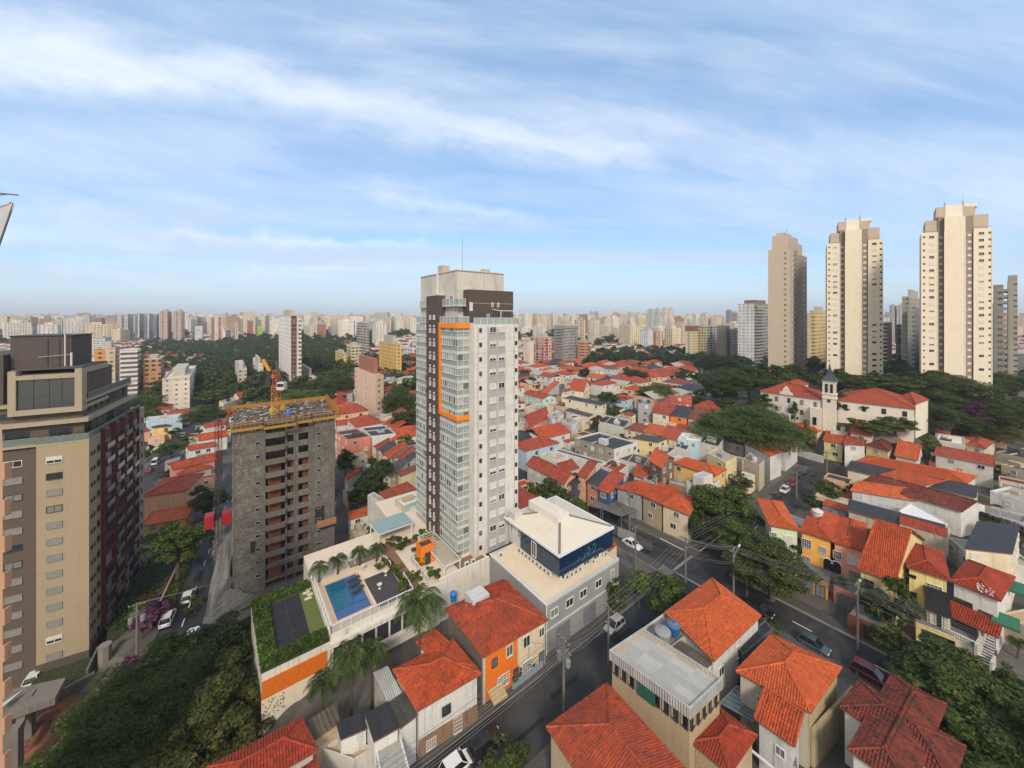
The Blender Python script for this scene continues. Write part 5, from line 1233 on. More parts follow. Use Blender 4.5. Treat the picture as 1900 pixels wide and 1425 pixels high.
h2=house('narrow stained building with a pale corrugated flat roof and a ribbon of windows',fp=pf,roof='flat',rc='greysheet',wc=(.40,.30,.19),parapet=.05,win=0)
def dress_h2():
 H=h2;A=H['A'];t=H['t'];org=H['org'];W_,D=H['W'],H['D'];mb=MB()
 fas=plain((.50,.49,.45),.7,name='ribbed_fascia')
 for a0,a1_,b0,b1 in((-.25,W_+.25,-.25,0),(-.25,0,0,D),(W_,W_+.25,0,D),(-.25,W_+.25,D,D+.25)):mb.box(a0,a1_,b0,b1,7.75,8.95,0,A)
 mb.build('fascia',corrugated((.48,.47,.43),.3,.25),t,org)
 mb=MB()
 e=-Vector(H['ev'])
 for k in range(9):put_window(t,*A(0,D*(k+.5)/9),6.35,-H['eu'],D/9-.25,1.25,'dark' if k%3 else 'open',org=org)
 for k in range(5):put_window(t,*A(W_*(k+.5)/5,0),6.35,-H['ev'],W_/5-.2,1.25,'dark',org=org)
 mb.box(-.10,-.085+.03,D*.40,D*.62,6.1,7.7,0,A);mb.box(-.22,-.16,D*.40,D*.62,6.1,7.72,0,A);mb.build('green_screen',plain((.01,.09,.06),.8,name='green_mesh'),t,org)
dress_h2()
slab=house('low flat concrete roof holding two water tanks',z=5.6,N=(1243,1208),L=(1190,1171),F=(1236,1138),roof='flat',rc='concrete',wc='oldwhite',parapet=.3,win=0)
house('brown corrugated lean-to between the pale roof and the orange corner house',z=6.1,N=z7(1290,640),L=z7(1065,490),R=z7(1385,565),roof='sv',rc='brownsheet',wc='white',pitch=.05,oh=.2,win=0,caps=False)
def tank(px,py,z,r,h,mat,lab,zb=None,prof=0):
 p=G(px,py,z=z);org=(p.x,p.y,z)
 t=thing('water_tank',lab,'water tank',org)
 mb=MB();P=[(.0,.0),(r*.82,0),(r*.9,h*.3),(r,h*.78),(r*1.05,h*.8),(r*1.05,h*.86),(r*.9,h*.93),(r*.25,h*1.08),(r*.22,h*1.14),(0,h*1.15)]
 mb.lathe(P,20,(p.x,p.y,z),0);mb.build('tank',mat,t,org)
 mb=MB()
 for k in range(14):a=k*math.pi/7;mb.bar((p.x+math.cos(a)*r*.3,p.y+math.sin(a)*r*.3,z+h*1.08),(p.x+math.cos(a)*r,p.y+math.sin(a)*r,z+h*.9),.05,.05)
 mb.build('lid_rib',plain((.25,.27,.28),.6,name='rib'),t,org)if prof else None
 mb=MB()
 for a in(.5,2.1,3.7,5.3):mb.bar((p.x+math.cos(a)*r*.7,p.y+math.sin(a)*r*.7,z-.6),(p.x+math.cos(a)*r*.7,p.y+math.sin(a)*r*.7,z),.1,.1)
 mb.build('stand',METAL,t,org);return t
tank(1229.5,1190,6.1,1.05,1.7,paint((.25,.27,.26),.6,.3),'large grey ribbed water tank on the concrete roof left of the blue one',prof=1)
tank(1250,1176,6.2,.85,1.5,plain((.02,.10,.26),.45,name='blue_plastic'),'blue ribbed water tank on the concrete roof right of the grey one',prof=1)
tank(841,1113,4.6,.55,1.3,plain((.01,.16,.55),.45,name='bright_blue_plastic'),'small bright blue water tank behind the orange fronted house')
h4=house('orange-tiled hipped house with a tall stained yellow side wall',z=6.8,N=(1504,1323.7),L=(1365.3,1245.8),R=(1561.9,1239.5),roof='hip',rc='bright',wc=(.44,.40,.33),pitch=.40,det=2,win=0,wn=paint((.42,.33,.19),.85,1.3))
on_face(h4,'L',4.0,3.6,1.6,1.5,'white');on_face(h4,'L',1.4,3.6,.8,1.3,'white')
h4b=house('lower orange-tiled wing with a white window facing the bottom edge',z=5.6,N=(1473.7,1386),L=(1400,1333),R=(1491,1347.4),roof='su',rc='orange',wc='lightgrey',pitch=.45,det=2,win=0)
on_face(h4b,'L',1.0,3.2,.8,.9,'white')
slab_thing('side_wall','stained grey-green yard wall behind the orange-tiled house','wall',[tuple(G(1505,1340,z=5.0)[:2]),tuple(G(1580,1262,z=5.0)[:2]),tuple((G(1580,1262,z=5.0)+Vector((.25,-.2,0)))[:2]),tuple((G(1505,1340,z=5.)+Vector((.25,-.2,0)))[:2])],0,4.4,paint((.34,.29,.18),.9,1.2))
h5=house('dark brown tiled house at the bottom right beside the big tree',z=6.6,L=(1573,1391),F=(1655,1252),R=(1757,1308),roof='hip',rc='brown',wc='white',pitch=.38,det=2,win=0)
h5b=house('front wing of the brown tiled house with a pale wall',z=6.3,L=(1558,1311),F=(1594,1262),v=8.5,roof='hip',rc='brown',wc='white',pitch=.38,det=2,win=0)
h6=house('small red-tiled roof under the pale corrugated building',z=4.4,L=(1281,1377),F=(1333.7,1314),R=(1404.7,1365.5),roof='hip',rc='deepred',wc='tan',pitch=.42,det=2,win=0)
def glass_deck(name,lb,pts,z,mat,rafters=5):
 P=[G(*p,z=z)for p in pts];org=P[0];t=thing(name,lb,'canopy',(org.x,org.y,org.z-.1));org=(org.x,org.y,org.z-.1)
 mb=MB();mb.face(P);mb.face([p-Vector((0,0,.05))for p in reversed(P)]);mb.build('panel',mat,t,org)
 mb=MB()
 for i in range(rafters+1):s=i/rafters;mb.bar(P[0].lerp(P[1],s)+Vector((0,0,.06)),P[3].lerp(P[2],s)+Vector((0,0,.06)),.08,.08)
 for i in range(3):s=i/2;mb.bar(P[0].lerp(P[3],s)+Vector((0,0,.07)),P[1].lerp(P[2],s)+Vector((0,0,.07)),.08,.08)
 mb.build('frame',METAL,t,org)
 mb=MB();[mb.bar(p,Vector((p.x,p.y,ground(p.x,p.y))),.12,.12)for p in P];mb.build('post',METAL,t,org);return t
glass_deck('glass_canopy','grey glass canopy in the gap beside the orange-tiled house',[z7(1430,855),z7(1550,735),z7(1745,905),z7(1660,985)],3.0,plain((.09,.12,.12),.15,0,.8,'grey_canopy_glass'))
glass_deck('glass_canopy','grey sheet canopy at the bottom edge left of the orange wing',[z8(20,1010),z8(90,990),z8(290,1130),z8(300,1235)],2.8,plain((.12,.13,.125),.3,0,.6,'grey_canopy_sheet'))
house('black ribbed flat roof between the two orange-tiled houses',z=4.6,N=z7(1590,520),L=z7(1540,440),R=z7(1800,340),roof='flat',rc='black',wc='darkgrey',parapet=.1,win=0)
p=G(*z7(1610,1240),z=2.5);mb=MB();f_=frm((p.x,p.y),U0,V0)
for q in((-1.4,-1.2,1.6,'a'),):mb.box(-1.6,1.6,-.1,.1,2.2,2.4,0,f_);mb.box(-1.6,-1.4,-2.2,-.1,2.2,2.4,0,f_);mb.box(1.4,1.6,-2.2,-.1,2.2,2.4,0,f_)
o=mb.build('roof_frame',plain((.66,.66,.64),.5,name='white_frame_paint'),None,(0,0,0),(p.x,p.y,2.2));tag(o,'white angular window frame at the bottom edge','frame')
h12=house('red-tiled semi-detached house, left half orange and right half cream',z=6.6,N=(896.8,1220),L=(826,1130.5),R=(1016.8,1150.5),roof='hip',rc='red',wc='cream',pitch=.42,det=2,win=0,wu=paint((.16,.14,.115),.9,.8))
def dress_h12():
 H=h12;A=H['A'];t=H['t'];org=H['org'];nV=-H['ev'];W_=H['W'];zb=H['zb']
 mb=MB();mb.box(.38,W_*.52,.30,.352,zb,6.55,0,A);mb.build('orange_front',paint((.72,.17,.015),.75,.25),t,org)
 mb=MB();mb.box(.15,.42,.2,.5,zb,6.7,0,A);mb.box(W_*.52,W_*.54,.26,.352,zb,6.55,0,A);mb.box(W_-.5,W_-.3,.26,.352,zb,6.55,0,A);mb.box(W_*.54,W_-.5,.28,.352,3.1,3.25,0,A);mb.build('trim',paint((.5,.48,.42),.7,.3),t,org)
 for a,z,w,h,s in((1.9,4.3,.8,1.0,'dark'),(4.3,4.5,1.0,1.4,'white'),(7.2,4.3,1.1,1.5,'white'),(9.9,4.5,.9,1.2,'white')):put_window(t,*A(a,.30),z,nV,w,h,s,org=org)
 put_window(t,*A(3.3,.30),.9,nV,1.9,1.5,'grid',org=org);put_window(t,*A(5.4,.30),.0,nV,.85,2.2,'door',org=org)
 put_window(t,*A(7.3,.30),.9,nV,1.7,1.3,'grid',org=org);put_window(t,*A(9.9,.30),.1,nV,.9,2.1,'dark',name='door',org=org)
 mb=MB();p0,p1=A(.8,.25),A(3.0,.25);q0,q1=A(.8,-1.1),A(3.0,-1.1)
 mb.face([(*p0,1.6),(*p1,1.6),(*q1,.9),(*q0,.9)]);mb.face([(*q0,.6),(*q1,.6),(*q1,.9),(*q0,.9)]);mb.build('awning',plain((.42,.33,.16),.8,name='awning_cloth'),t,org)
 mb=MB();mb.box(2.8,5.6,7.0,9.4,6.0,8.6,0,A);lw=mb.build('light_shaft',paint((.50,.50,.49),.8,.5),t,org)
 mb=MB();k=MB();cx_=A(W_/2,6);
dress_h12()
h12b=house('raised red-tiled back wing with a white light shaft',z=7.0,L=(868,1102),F=(931.5,1076.8),v=4.5,roof='gu',rc='deepred',wc='oldwhite',pitch=.42,det=2,win=0)
h11=house('orange-red tiled house with white walls and a small dark window',z=6.0,N=(774,1320),L=(729,1244),R=(892.6,1250.5),roof='hip',rc='orange',wc='white',pitch=.42,det=2,win=0)
on_face(h11,'N',3.4,3.3,1.0,1.0,'dark')
on_face(h11,'N',1.5,.4,1.1,1.1,'grid');on_face(h11,'N',4.9,.3,1.0,1.8,'grid')
mb=MB();mb.box(.3,h11['W']-.3,.28,.348,h11['zb'],2.2,0,h11['A']);mb.build('stone_base',paint((.26,.15,.08),.9,1.0,.3),h11['t'],h11['org'])
h11b=house('orange-red tiled back wing behind the white-walled house',z=6.2,F=(805,1167),R=(885,1238),L=(772,1193),roof='hip',rc='orange',wc='white',pitch=.42,det=2,win=0)
house('sheet of pale corrugated roofing next to the black lean-to',z=5.2,N=z5(0,0)and a5(1320,850),L=a5(1205,625),R=a5(1440,785),roof='sv',rc='metal',wc='oldwhite',pitch=.04,oh=.15,win=0,caps=False)
house('dark corrugated lean-to against the white-walled house',z=5.4,N=a5(1415,1040),L=a5(1318,855),R=a5(1545,940),roof='sv',rc='dark',wc='white',pitch=.05,oh=.1,win=0,caps=False)
h9=house('right-hand black sheet roof over a white wall by the street',z=5.6,N=a5(1213,1142),L=a5(1140,935),R=a5(1405,1035),roof='sv',rc='black',wc='white',pitch=.05,oh=.1,win=0,caps=False)
house('left-hand black sheet roof over a white yard wall',z=5.0,N=a5(958,1126),L=a5(922,1000),R=a5(1162,1040),roof='sv',rc='black',wc='white',pitch=.06,oh=.1,win=0,caps=False)
house('mossy brown lean-to roof with a bright edge at the bottom',z=5.0,N=a5(725,1150),L=a5(706,985),R=a5(955,990),roof='sv',rc='brownsheet',wc='tan',pitch=.04,oh=.1,win=0,caps=False)
ter=house('sandy flat terrace between white walls at the bottom edge',z=2.8,L=a5(800,1225),R=a5(1215,1215),F=a5(960,1130),roof='flat',rc='sand',wc='oldwhite',parapet=.5,win=0)
house('white street front wall with a green gate below the black roof',z=4.2,L=a5(1213,1150),F=a5(1405,1045),v=5.5,roof='flat',rc='slab',wc='white',parapet=.1,win=0)
h7=house('red-tiled hipped house in the bottom left beside the dark trees',z=6.0,F=(558.6,1333.6),R=(590,1392),L=(385,1425),roof='hip',rc='deepred',wc='oldwhite',pitch=.40,det=2,win=0)
house('small red-tiled roof end beside the sandy terrace',z=4.6,F=a5(770,1258),u=6,v=5.5,roof='hip',rc='deepred',wc='cream',pitch=.42,det=2,win=0)
hedge('hedge','clipped dark hedge behind a low blue wall in front of the cream house',[xy(31.8,39.9+1.2),xy(36.6,39.9+1.2),xy(36.6,42.6),xy(31.8,42.6)],.15,1.9,'mid',1300,.17)
slab_thing('low_wall','low pale blue wall in front of the clipped hedge','wall',[xy(31.4,40.7),xy(36.9,40.7),xy(36.9,40.95),xy(31.4,40.95)],0,.95,paint((.24,.30,.34),.8,.5))
# ---------------------------------------------------------------- coloured terrace of houses on the far side of the cross street
def front_garage(H,lb,dpt,h,wall,items=(),roofm=None,a0=0,b0=0.0,b1=1.0,name='garage'):
 "low street-side building in front of face L (the left-facing front)"
 n,eu,ev,D=H['n'],H['eu'],H['ev'],H['D'];f=frm(n,eu,ev);x0,x1=-dpt,.3;y0,y1=D*b0,D*b1
 zb=min(ground(*f(x0,y0)),ground(*f(x0,y1)))-.2;org=(*f(x0,(y0+y1)/2),zb)
 t=H['t'];o_=H['org'];mb=MB();mb.box(x0,x1,y0,y1,zb,zb+h,0,f,1);g=mb.build(name,[wall,roofm or CONC],t,o_)
 mb=MB();mb.box(x0-.02,x0+.16,y0,y1,zb+h,zb+h+.55,0,f);mb.build('parapet',wall,g,o_)
 for(s,z,w,hh,st)in items:put_window(g,*f(x0,y0+(y1-y0)*s),zb+.25+z,-eu,w,hh,st,org=o_)
 return g,f,zb
r1h=house('pale green terrace house with a white corner at the left end of the row',h=8.3,L=(1428,975),N=(1484,985),u=12.5,roof='hip',rc='bright',wc=(.60,.66,.42),pitch=.42,det=2,win=0)
for s,z,w,h,st in((.80,5.8,1.1,1.3,'grid'),(.30,5.4,1.4,1.6,'shut'),(.3,2.4,1.4,1.4,'white')):on_face(r1h,'L',r1h['D']*s,r1h['zb']+z,w,h,st)
r2h=house('yellow-orange terrace house with an arched porch',h=8.3,L=(1484,985),N=(1544,1005),u=13,roof='hip',rc='orange',wc=(.84,.43,.09),pitch=.42,det=2,win=0)
for s,z,w,h,st in((.72,5.6,1.4,1.6,'grid'),(.22,5.6,1.1,1.2,'grid'),(.74,2.5,1.4,1.3,'grid')):on_face(r2h,'L',r2h['D']*s,r2h['zb']+z,w,h,st)
r3h=house('salmon pink terrace house with an arched porch',h=8.3,L=(1544,1005),N=(1603,1024),u=13,roof='hip',rc='orange',wc=(.74,.32,.22),pitch=.42,det=2,win=0)
for s,z,w,h,st in((.76,5.6,1.1,1.3,'grid'),(.25,5.5,1.5,1.4,'shut'),(.22,2.6,1.3,1.5,'gshut')):on_face(r3h,'L',r3h['D']*s,r3h['zb']+z,w,h,st)
for H,s in((r2h,.14),(r3h,.86)):
 f=frm(H['n'],H['eu'],H['ev']);o_=H['org'];c=H['D']*s;zb=H['zb']+2.6
 mb=MB();mb.box(.27,.33,c-.62,c+.62,zb,zb+1.7,0,f)
 for k in range(8):a_,b_=math.pi*k/8,math.pi*(k+1)/8;mb.face([(*f(.28,c),zb+1.7),(*f(.28,c+.62*math.cos(a_)),zb+1.7+.62*math.sin(a_)),(*f(.28,c+.62*math.cos(b_)),zb+1.7+.62*math.sin(b_))])
 ar=mb.build('porch_arch',DARK,H['t'],o_);mb=MB()
 pts=[(*f(.2,c+.74*math.cos(math.pi*k/12)),zb+1.7+.74*math.sin(math.pi*k/12))for k in range(13)]
 mb.tube(pts,.13,5);mb.build('arch_trim',plain((.70,.68,.64),.6,name='white_plaster'),ar,o_)
g1,f1,_=front_garage(r1h,'',5.6,2.6,W('white'),((.5,.1,2.6,2.0,'white'),))
g2,f2,zb2=front_garage(r2h,'',5.6,2.7,W('amber'),((.68,.1,2.6,2.1,'garage'),(.20,.1,1.3,2.1,'dark')))
g3,f3,zb3=front_garage(r3h,'',5.6,2.7,W('salmon'),((.42,.1,3.4,2.1,'garage'),),b1=.85)
mb=MB();D3=r3h['D']
for k in range(11):mb.box(-5.6+k*.5,-5.1+k*.5+.02,D3*.86,D3*.99,zb3,zb3+.25+k*.26,0,f3)
mb.build('stair',paint((.16,.12,.10),.9,.6),r3h['t'],r3h['org'])
tree_at(*f3(-3.4,D3*.62),zb3+2.9,.7,.95,.9,'potted shrub on the pink house terrace',leaf='mid',name='shrub',cat='shrub',trunk=False,shape='bush')
r4h=house('narrow cream house under one steep orange-tiled slope',h=8.2,L=(1591,1056),N=(1661,1082),R=(1716,1003),roof='gv',rc='orange',wc='paleyellow',pitch=.5,det=2,win=0)
for s,z,w,h,st in((.75,5.6,2.2,1.5,'dark'),(.75,2.4,1.6,2.0,'wood')):on_face(r4h,'L',r4h['D']*s,r4h['zb']+z,w,h,st)
front_garage(r4h,'',5.0,2.6,paint((.16,.055,.04),.85,.5),((.5,.1,4.4,2.2,'wood'),))
r5h=house('cream yellow house with a small black-roofed bay and balcony',h=8.6,L=(1682,1052),N=(1763,1078),u=10.5,roof='hip',rc='deepred',wc='paleyellow',pitch=.42,det=2,win=0)
for s,z,w,h,st in((.28,5.9,1.7,1.3,'grid'),(.82,7.3,1.1,.4,'open'),(.80,2.6,1.0,2.2,'open')):on_face(r5h,'L',r5h['D']*s,r5h['zb']+z,w,h,st)
g5,f5,zb5=front_garage(r5h,'',5.8,2.7,W('paleyellow'),((.42,.1,3.2,2.2,'open'),),b1=.82)
D5=r5h['D']
bay=MB();bay.box(-3.6,.3,D5*.06,D5*.55,zb5+2.7,zb5+5.1,0,f5);by=bay.build('bay',W('paleyellow'),r5h['t'],r5h['org'])
mb=MB();P=lambda a,b,z:(*f5(a,b),z);c0,c1=D5*.02,D5*.60
mb.face([P(-4.1,c1,zb5+5.0),P(-4.1,c0,zb5+5.0),P(.3,c0,zb5+6.6),P(.3,c1,zb5+6.6)],0,[(0,0),(3.6,0),(3.6,4.6),(0,4.6)]);mb.face([P(-4.1,c1,zb5+4.85),P(-4.1,c0,zb5+4.85),P(-4.1,c0,zb5+5.0),P(-4.1,c1,zb5+5.0)]);mb.face([P(-4.1,c0,zb5+5.0),P(.3,c0,zb5+6.6),P(.3,c0,zb5+5.0)],1)
mb.build('bay_roof',[tiles((.022,.022,.022),(.010,.010,.010),.8),W('paleyellow')],r5h['t'],r5h['org'])
put_window(by,*f5(-3.6,D5*.30),zb5+2.85,-r5h['eu'],.9,2.0,'open',org=r5h['org'])
for s in(.17,.43):put_window(by,*f5(-3.62,D5*s),zb5+2.9,-r5h['eu'],.55,1.9,'shut',org=r5h['org'])
r6h=house('white house with a tiled porch, balustrade and outside stair at the right end',h=8.4,L=(1763,1078),N=(1857,1116),u=10.5,roof='hip',rc='deepred',wc='white',pitch=.42,det=2,win=0)
for s,z,w,h,st in((.68,5.0,1.9,1.3,'dark'),(.22,4.9,1.3,1.0,'dark'),(.62,2.3,2.0,1.4,'open'),(.3,2.3,1.0,2.,'open')):on_face(r6h,'L',r6h['D']*s,r6h['zb']+z,w,h,st)
D6=r6h['D'];f6=frm(r6h['n'],r6h['eu'],r6h['ev']);zb6=r6h['zb'];o6=r6h['org']
mb=MB();mb.box(-4.6,.3,D6*.33,D6,zb6,zb6+2.4,0,f6,1);g6=mb.build('terrace',[W('white'),CONC],r6h['t'],o6)
mb=MB();mb.box(-4.65,-4.5,D6*.33,D6,zb6+3.2,zb6+3.35,0,f6)
for k in range(16):b_=D6*(.34+.65*k/15);mb.bar((*f6(-4.57,b_),zb6+2.4),(*f6(-4.57,b_),zb6+3.2),.1,.1)
mb.build('balustrade',plain((.66,.66,.63),.6,name='white_balustrade'),r6h['t'],o6)
mb=MB()
for k in range(12):mb.box(-5.2+k*.42,-4.76+k*.42,D6*.06,D6*.27,zb6,zb6+.3+k*.2,0,f6,1)
mb.build('stair',[paint((.06,.06,.06),.8,.3),paint((.5,.5,.48),.8,.4)],r6h['t'],o6)
mb=MB();mb.box(-5.3,.3,D6*.27,D6*.33,zb6,zb6+3.4,0,f6);mb.box(-5.3,-3,D6*0,D6*.05,zb6,zb6+1.8,0,f6);mb.build('stair_wall',W('oldwhite'),r6h['t'],o6)
rz_=zb6+5.0;n_=Vector(f6(-2.6,-.2));make_roof(r6h['t'],n_,r6h['eu'],r6h['ev'],2.9,D6+.2,rz_-.6,'su','deepred',.38,o6,2,name='porch_roof',caps=False)
mb=MB()
for b_ in(D6*.02,D6*.33,D6*.97):mb.bar((*f6(-2.4,b_),zb6+2.4),(*f6(-2.4,b_),rz_-.6),.2,.2)
mb.build('porch_post',W('white'),r6h['t'],o6)
tank(1806,1199,zb6+2.45,.35,.8,plain((.02,.16,.30),.5,name='blue_plastic_tub'),'blue water butt on the white house terrace')
mb=MB();rnd=random.Random(8)
for k in range(60):
 b_=D6*rnd.uniform(.12,.50);a_=rnd.uniform(.1,1.6);
 if rnd.random()<a_/3:continue
 z=r6h['z']+a_*.42+.18;x,y=f6(a_,b_);s=rnd.uniform(.04,.11);mb.box(x-s,x+s,y-s,y+s,z,z+.03)
mb.build('mortar_patch',plain((.62,.60,.57),.8,name='mortar'),r6h['t'],o6)
house('sandy yard wall building at the far right edge behind green awnings',h=4.2,L=(1858,1140),N=(1905,1165),u=14,roof='flat',rc='sand',wc='beige',parapet=.2,win=0)
for i,(px,py,lb)in enumerate(((1866,1155,'lower green awning at the right edge'),(1882,1092,'upper green awning at the right edge'))):
 p=G(px,py,z=5.2+i*2.2);f=frm((p.x,p.y),U0,V0);mb=MB();mb.face([(*f(-1,1.3),p.z),(*f(-1,-1.3),p.z),(*f(.8,-1.3),p.z+.9),(*f(.8,1.3),p.z+.9)]);mb.face([(*f(-1,1.3),p.z-.35),(*f(-1,-1.3),p.z-.35),(*f(-1,-1.3),p.z),(*f(-1,1.3),p.z)])
 o=mb.build('awning',plain((.02,.12,.07),.7,name='green_awning'),None,(0,0,0),p);tag(o,lb,'awning')
house('long beige house under a dark sheet and red tile roof behind the coloured row',h=6.4,L=(1571,946),N=(1756,998),u=7.5,roof='gv',rc='black',wc='beige',pitch=.30,win=0,caps=False)
house('white metal roofed annex behind the long beige house',h=6.7,N=z6(1300,262),L=z6(1050,110),R=z6(1385,190),roof='flat',rc='white',wc='white',parapet=.25,win=0)
house('narrow strip of dark red tiles along the long beige house',h=6.9,N=(1757,996),L=(1668,970),u=2.6,roof='su',rc='deepred',wc='beige',pitch=.3,oh=.1,win=0,caps=False)
tank(1517,962,8.6,.95,1.9,plain((.55,.50,.46),.6,name='cream_plastic'),'round cream water tank behind the yellow-orange terrace house')
house('black sheet roofed house at the right edge above the red roofs',h=9.6,N=(1879,1028),L=(1789,1018),R=(1893,980),roof='su',rc='black',wc='cream',pitch=.04,oh=.2,win=1,caps=False)
house('pale building with dark windows in the gap behind the yellow house',h=4.5,L=(1760,1000),N=(1800,1035),u=9,roof='flat',rc='slab',wc='white',parapet=.4,win=1)
# ---------------------------------------------------------------- middle distance houses, placed one by one
def H_(label,h,N=None,L=None,R=None,F=None,**k):
 if k.get('roof')in('su','sv')and k.get('pitch',.42)>.1:k['pitch']=k.get('pitch',.42)*.4
 H=house(label,h,N=N,L=L,R=R,F=F,**k)
 MIDH.append((label,H,k.get('roof','hip')));return H
MIDH=[]
q=z3
H_('pink and white two-storey house with a long red roof beside the central tower',6.2,L=q(72,915),N=q(392,1080),F=q(190,855),roof='gv',rc='red',wc='oldwhite',wu=None,wn='peach')
H_('red roof wing behind the long pink and white house',5.6,L=q(330,905),F=q(460,866),R=q(522,940),roof='hip',rc='red',wc='white',win=0)
H_('narrow house with a dark sheet roof and dark blue front beside the pink house',5.6,L=q(385,1050),N=q(482,1098),R=q(575,1030),roof='su',rc='black',wc='darkgrey',pitch=.06,caps=False)
H_('strip of red roof between a dark roof and a black roof',7.2,L=q(502,1002),N=q(577,1030),F=q(600,908),roof='su',rc='red',wc='peach',pitch=.3,win=0)
pk=H_('pink house with a black gable roof and a small balcony',6.6,L=q(575,1052),N=q(682,1098),R=q(800,985),roof='svb',rc='black',wc='salmon',pitch=-.02,caps=False)
H_('dark blue fronted house under an orange-red roof',6.2,L=q(667,1115),N=q(775,1162),R=q(905,1035),roof='su',rc='orange',wc='blue',pitch=.28)
H_('grey fronted semi-detached house under the left part of a long orange roof',6.5,L=q(822,1108),N=q(1037,1170),R=q(1205,1102),roof='hip',rc='orange',wc='grey',det=2)
H_('tan fronted semi-detached house under the middle part of a long orange roof',6.45,L=q(1040,1172),N=q(1205,1250),R=q(1370,1168),roof='su',rc='orange',wc='tan',pitch=.32,det=2)
H_('cream fronted house under the bright right end of a long orange roof',6.55,L=q(1208,1246),N=q(1440,1340),R=q(1530,1215),roof='hip',rc='bright',wc='cream',det=2)
H_('brown walled house with its own small orange gable roof',9.6,L=q(1100,878),N=q(1212,950),R=q(1322,866),roof='gv',rc='bright',wc='brown',det=2)
H_('big yellow house under a wide orange hipped roof',7.4,L=q(1298,900),N=q(1660,1010),R=q(1760,958),roof='hip',rc='bright',wc='yellow',det=2)
wb=H_('white two-storey house with a flat grey roof in front of the yellow house',5.6,L=q(1420,1062),N=q(1585,1120),R=q(1700,1060),roof='flat',rc='grey',wc='white',parapet=.3)
H_('small white rooftop box with a metal lid on the flat grey roof',8.4,L=q(1475,1002),N=q(1560,1032),R=q(1640,1000),roof='flat',rc='metal',wc='white',parapet=.1,win=0)
H_('black roofed shed right behind the long orange roof',4.6,L=q(1060,1035),N=q(1185,1082),R=q(1240,1040),roof='flat',rc='black',wc='oldwhite',parapet=.2,win=0)
H_('brick box building behind the tan fronted house',5.2,L=q(1270,1075),N=q(1412,1110),R=q(1420,1075),roof='flat',rc='slab',wc='stone',parapet=.3,win=0)
H_('low black roof with white edges beside the back street',4.5,L=q(305,800),N=q(700,915),R=q(745,900),F=None,roof='flat',rc='black',wc='white',parapet=.35,win=0)
H_('white flat-roofed workshop with a stained side wall',6.4,L=q(482,704),N=q(810,800),R=q(1010,737),roof='flat',rc='black',wc='white',parapet=.5,wu=paint((.30,.26,.20),.9,1.2),wn='white')
H_('cream sand-coloured roof terrace beside the red roof near the tower',5.4,L=q(190,840),N=q(330,890),R=q(430,850),roof='flat',rc='sand',wc='white',parapet=.4,win=0)
H_('broken old shed roofs between the workshop and the orange gable',3.6,L=q(850,870),N=q(1060,930),R=q(1110,860),roof='flat',rc='dark',wc='oldwhite',parapet=.2,win=0)
H_('faded red roof terrace with an old round tank',4.2,L=q(700,930),N=q(850,985),R=q(935,920),roof='flat',rc='red',wc='white',parapet=.2,win=0)
H_('small red lean-to roof left of the brown walled house',4.4,L=q(970,1000),N=q(1080,1040),R=q(1110,965),roof='su',rc='orange',wc='white',pitch=.3,win=0)
H_('black roof behind the white workshop on the street corner',5.4,L=q(680,560),N=q(900,612),R=q(950,552),roof='flat',rc='black',wc='oldwhite',parapet=.5,win=0)
H_('brick-red hipped roof beside the black corner roof',5.8,L=q(893,610),N=q(1042,642),R=q(1132,602),roof='hip',rc='old',wc='cream')
H_('orange roof strip left in the row behind the yellow house',6.0,L=q(1055,640),N=q(1192,672),R=q(1238,612),roof='su',rc='bright',wc='cream',pitch=.2)
H_('brownish orange roof right in the row behind the yellow house',6.2,L=q(1195,672),N=q(1332,710),R=q(1388,640),roof='su',rc='orange',wc='cream',pitch=.25)
H_('pale blue house with a white metal roof',6.4,L=q(1342,702),N=q(1530,725),R=q(1562,667),roof='flat',rc='white',wc='paleblue',parapet=.2)
H_('house with a black roof deck full of clutter',6.4,L=q(1530,728),N=q(1690,768),R=q(1730,702),roof='flat',rc='black',wc='oldwhite',parapet=.2)
H_('white house with dark shed roof and blank front wall',5.0,L=q(1318,762),N=q(1422,800),R=q(1470,720),roof='flat',rc='black',wc='white',parapet=.3,win=0)
H_('grey flat roofed shed beside the blank white front',4.4,L=q(1125,800),N=q(1260,830),R=q(1330,780),roof='flat',rc='black',wc='oldwhite',parapet=.2,win=0)
H_('dark patched roof with a chimney behind the workshop',5.8,L=q(950,690),N=q(1180,728),R=q(1270,700),roof='su',rc='dark',wc='paleyellow',pitch=.05,caps=False)
H_('orange-red roofed white corner building above the parked cars',7.8,L=z5(0,590),N=z5(180,682),R=z5(262,650),roof='hip',rc='bright',wc='white',win=0,det=2)
H_('white flat-roofed annex below the orange corner roof',7.0,L=q(1590,822),N=q(1748,905),R=q(1840,860),roof='flat',rc='slab',wc='paleyellow',parapet=.3)
H_('stained yellow blank-walled box building by the street trees',7.4,L=z5(0,700),N=z5(105,750),R=z5(140,715),roof='flat',rc='concrete',wc=(.48,.42,.30),parapet=.3,win=0)
H_('grey three-storey house with square windows on the far street',8.6,L=q(1013,402),N=q(1128,408),u=9,roof='flat',rc='black',wc='grey',parapet=.3)
H_('white house with a blue shop awning and old red roof',6.6,L=q(1128,472),N=q(1275,500),R=q(1330,460),roof='su',rc='red',wc='ivory',pitch=.25)
H_('orange fronted house with a black roof on the far street',6.8,L=q(1275,500),N=q(1425,522),R=q(1470,455),roof='su',rc='black',wc='orange',pitch=.2,caps=False)
H_('white fronted house with a brown tile roof on the far street',6.6,L=q(1425,522),N=q(1600,553),R=q(1655,490),roof='su',rc='old',wc='white',pitch=.25)
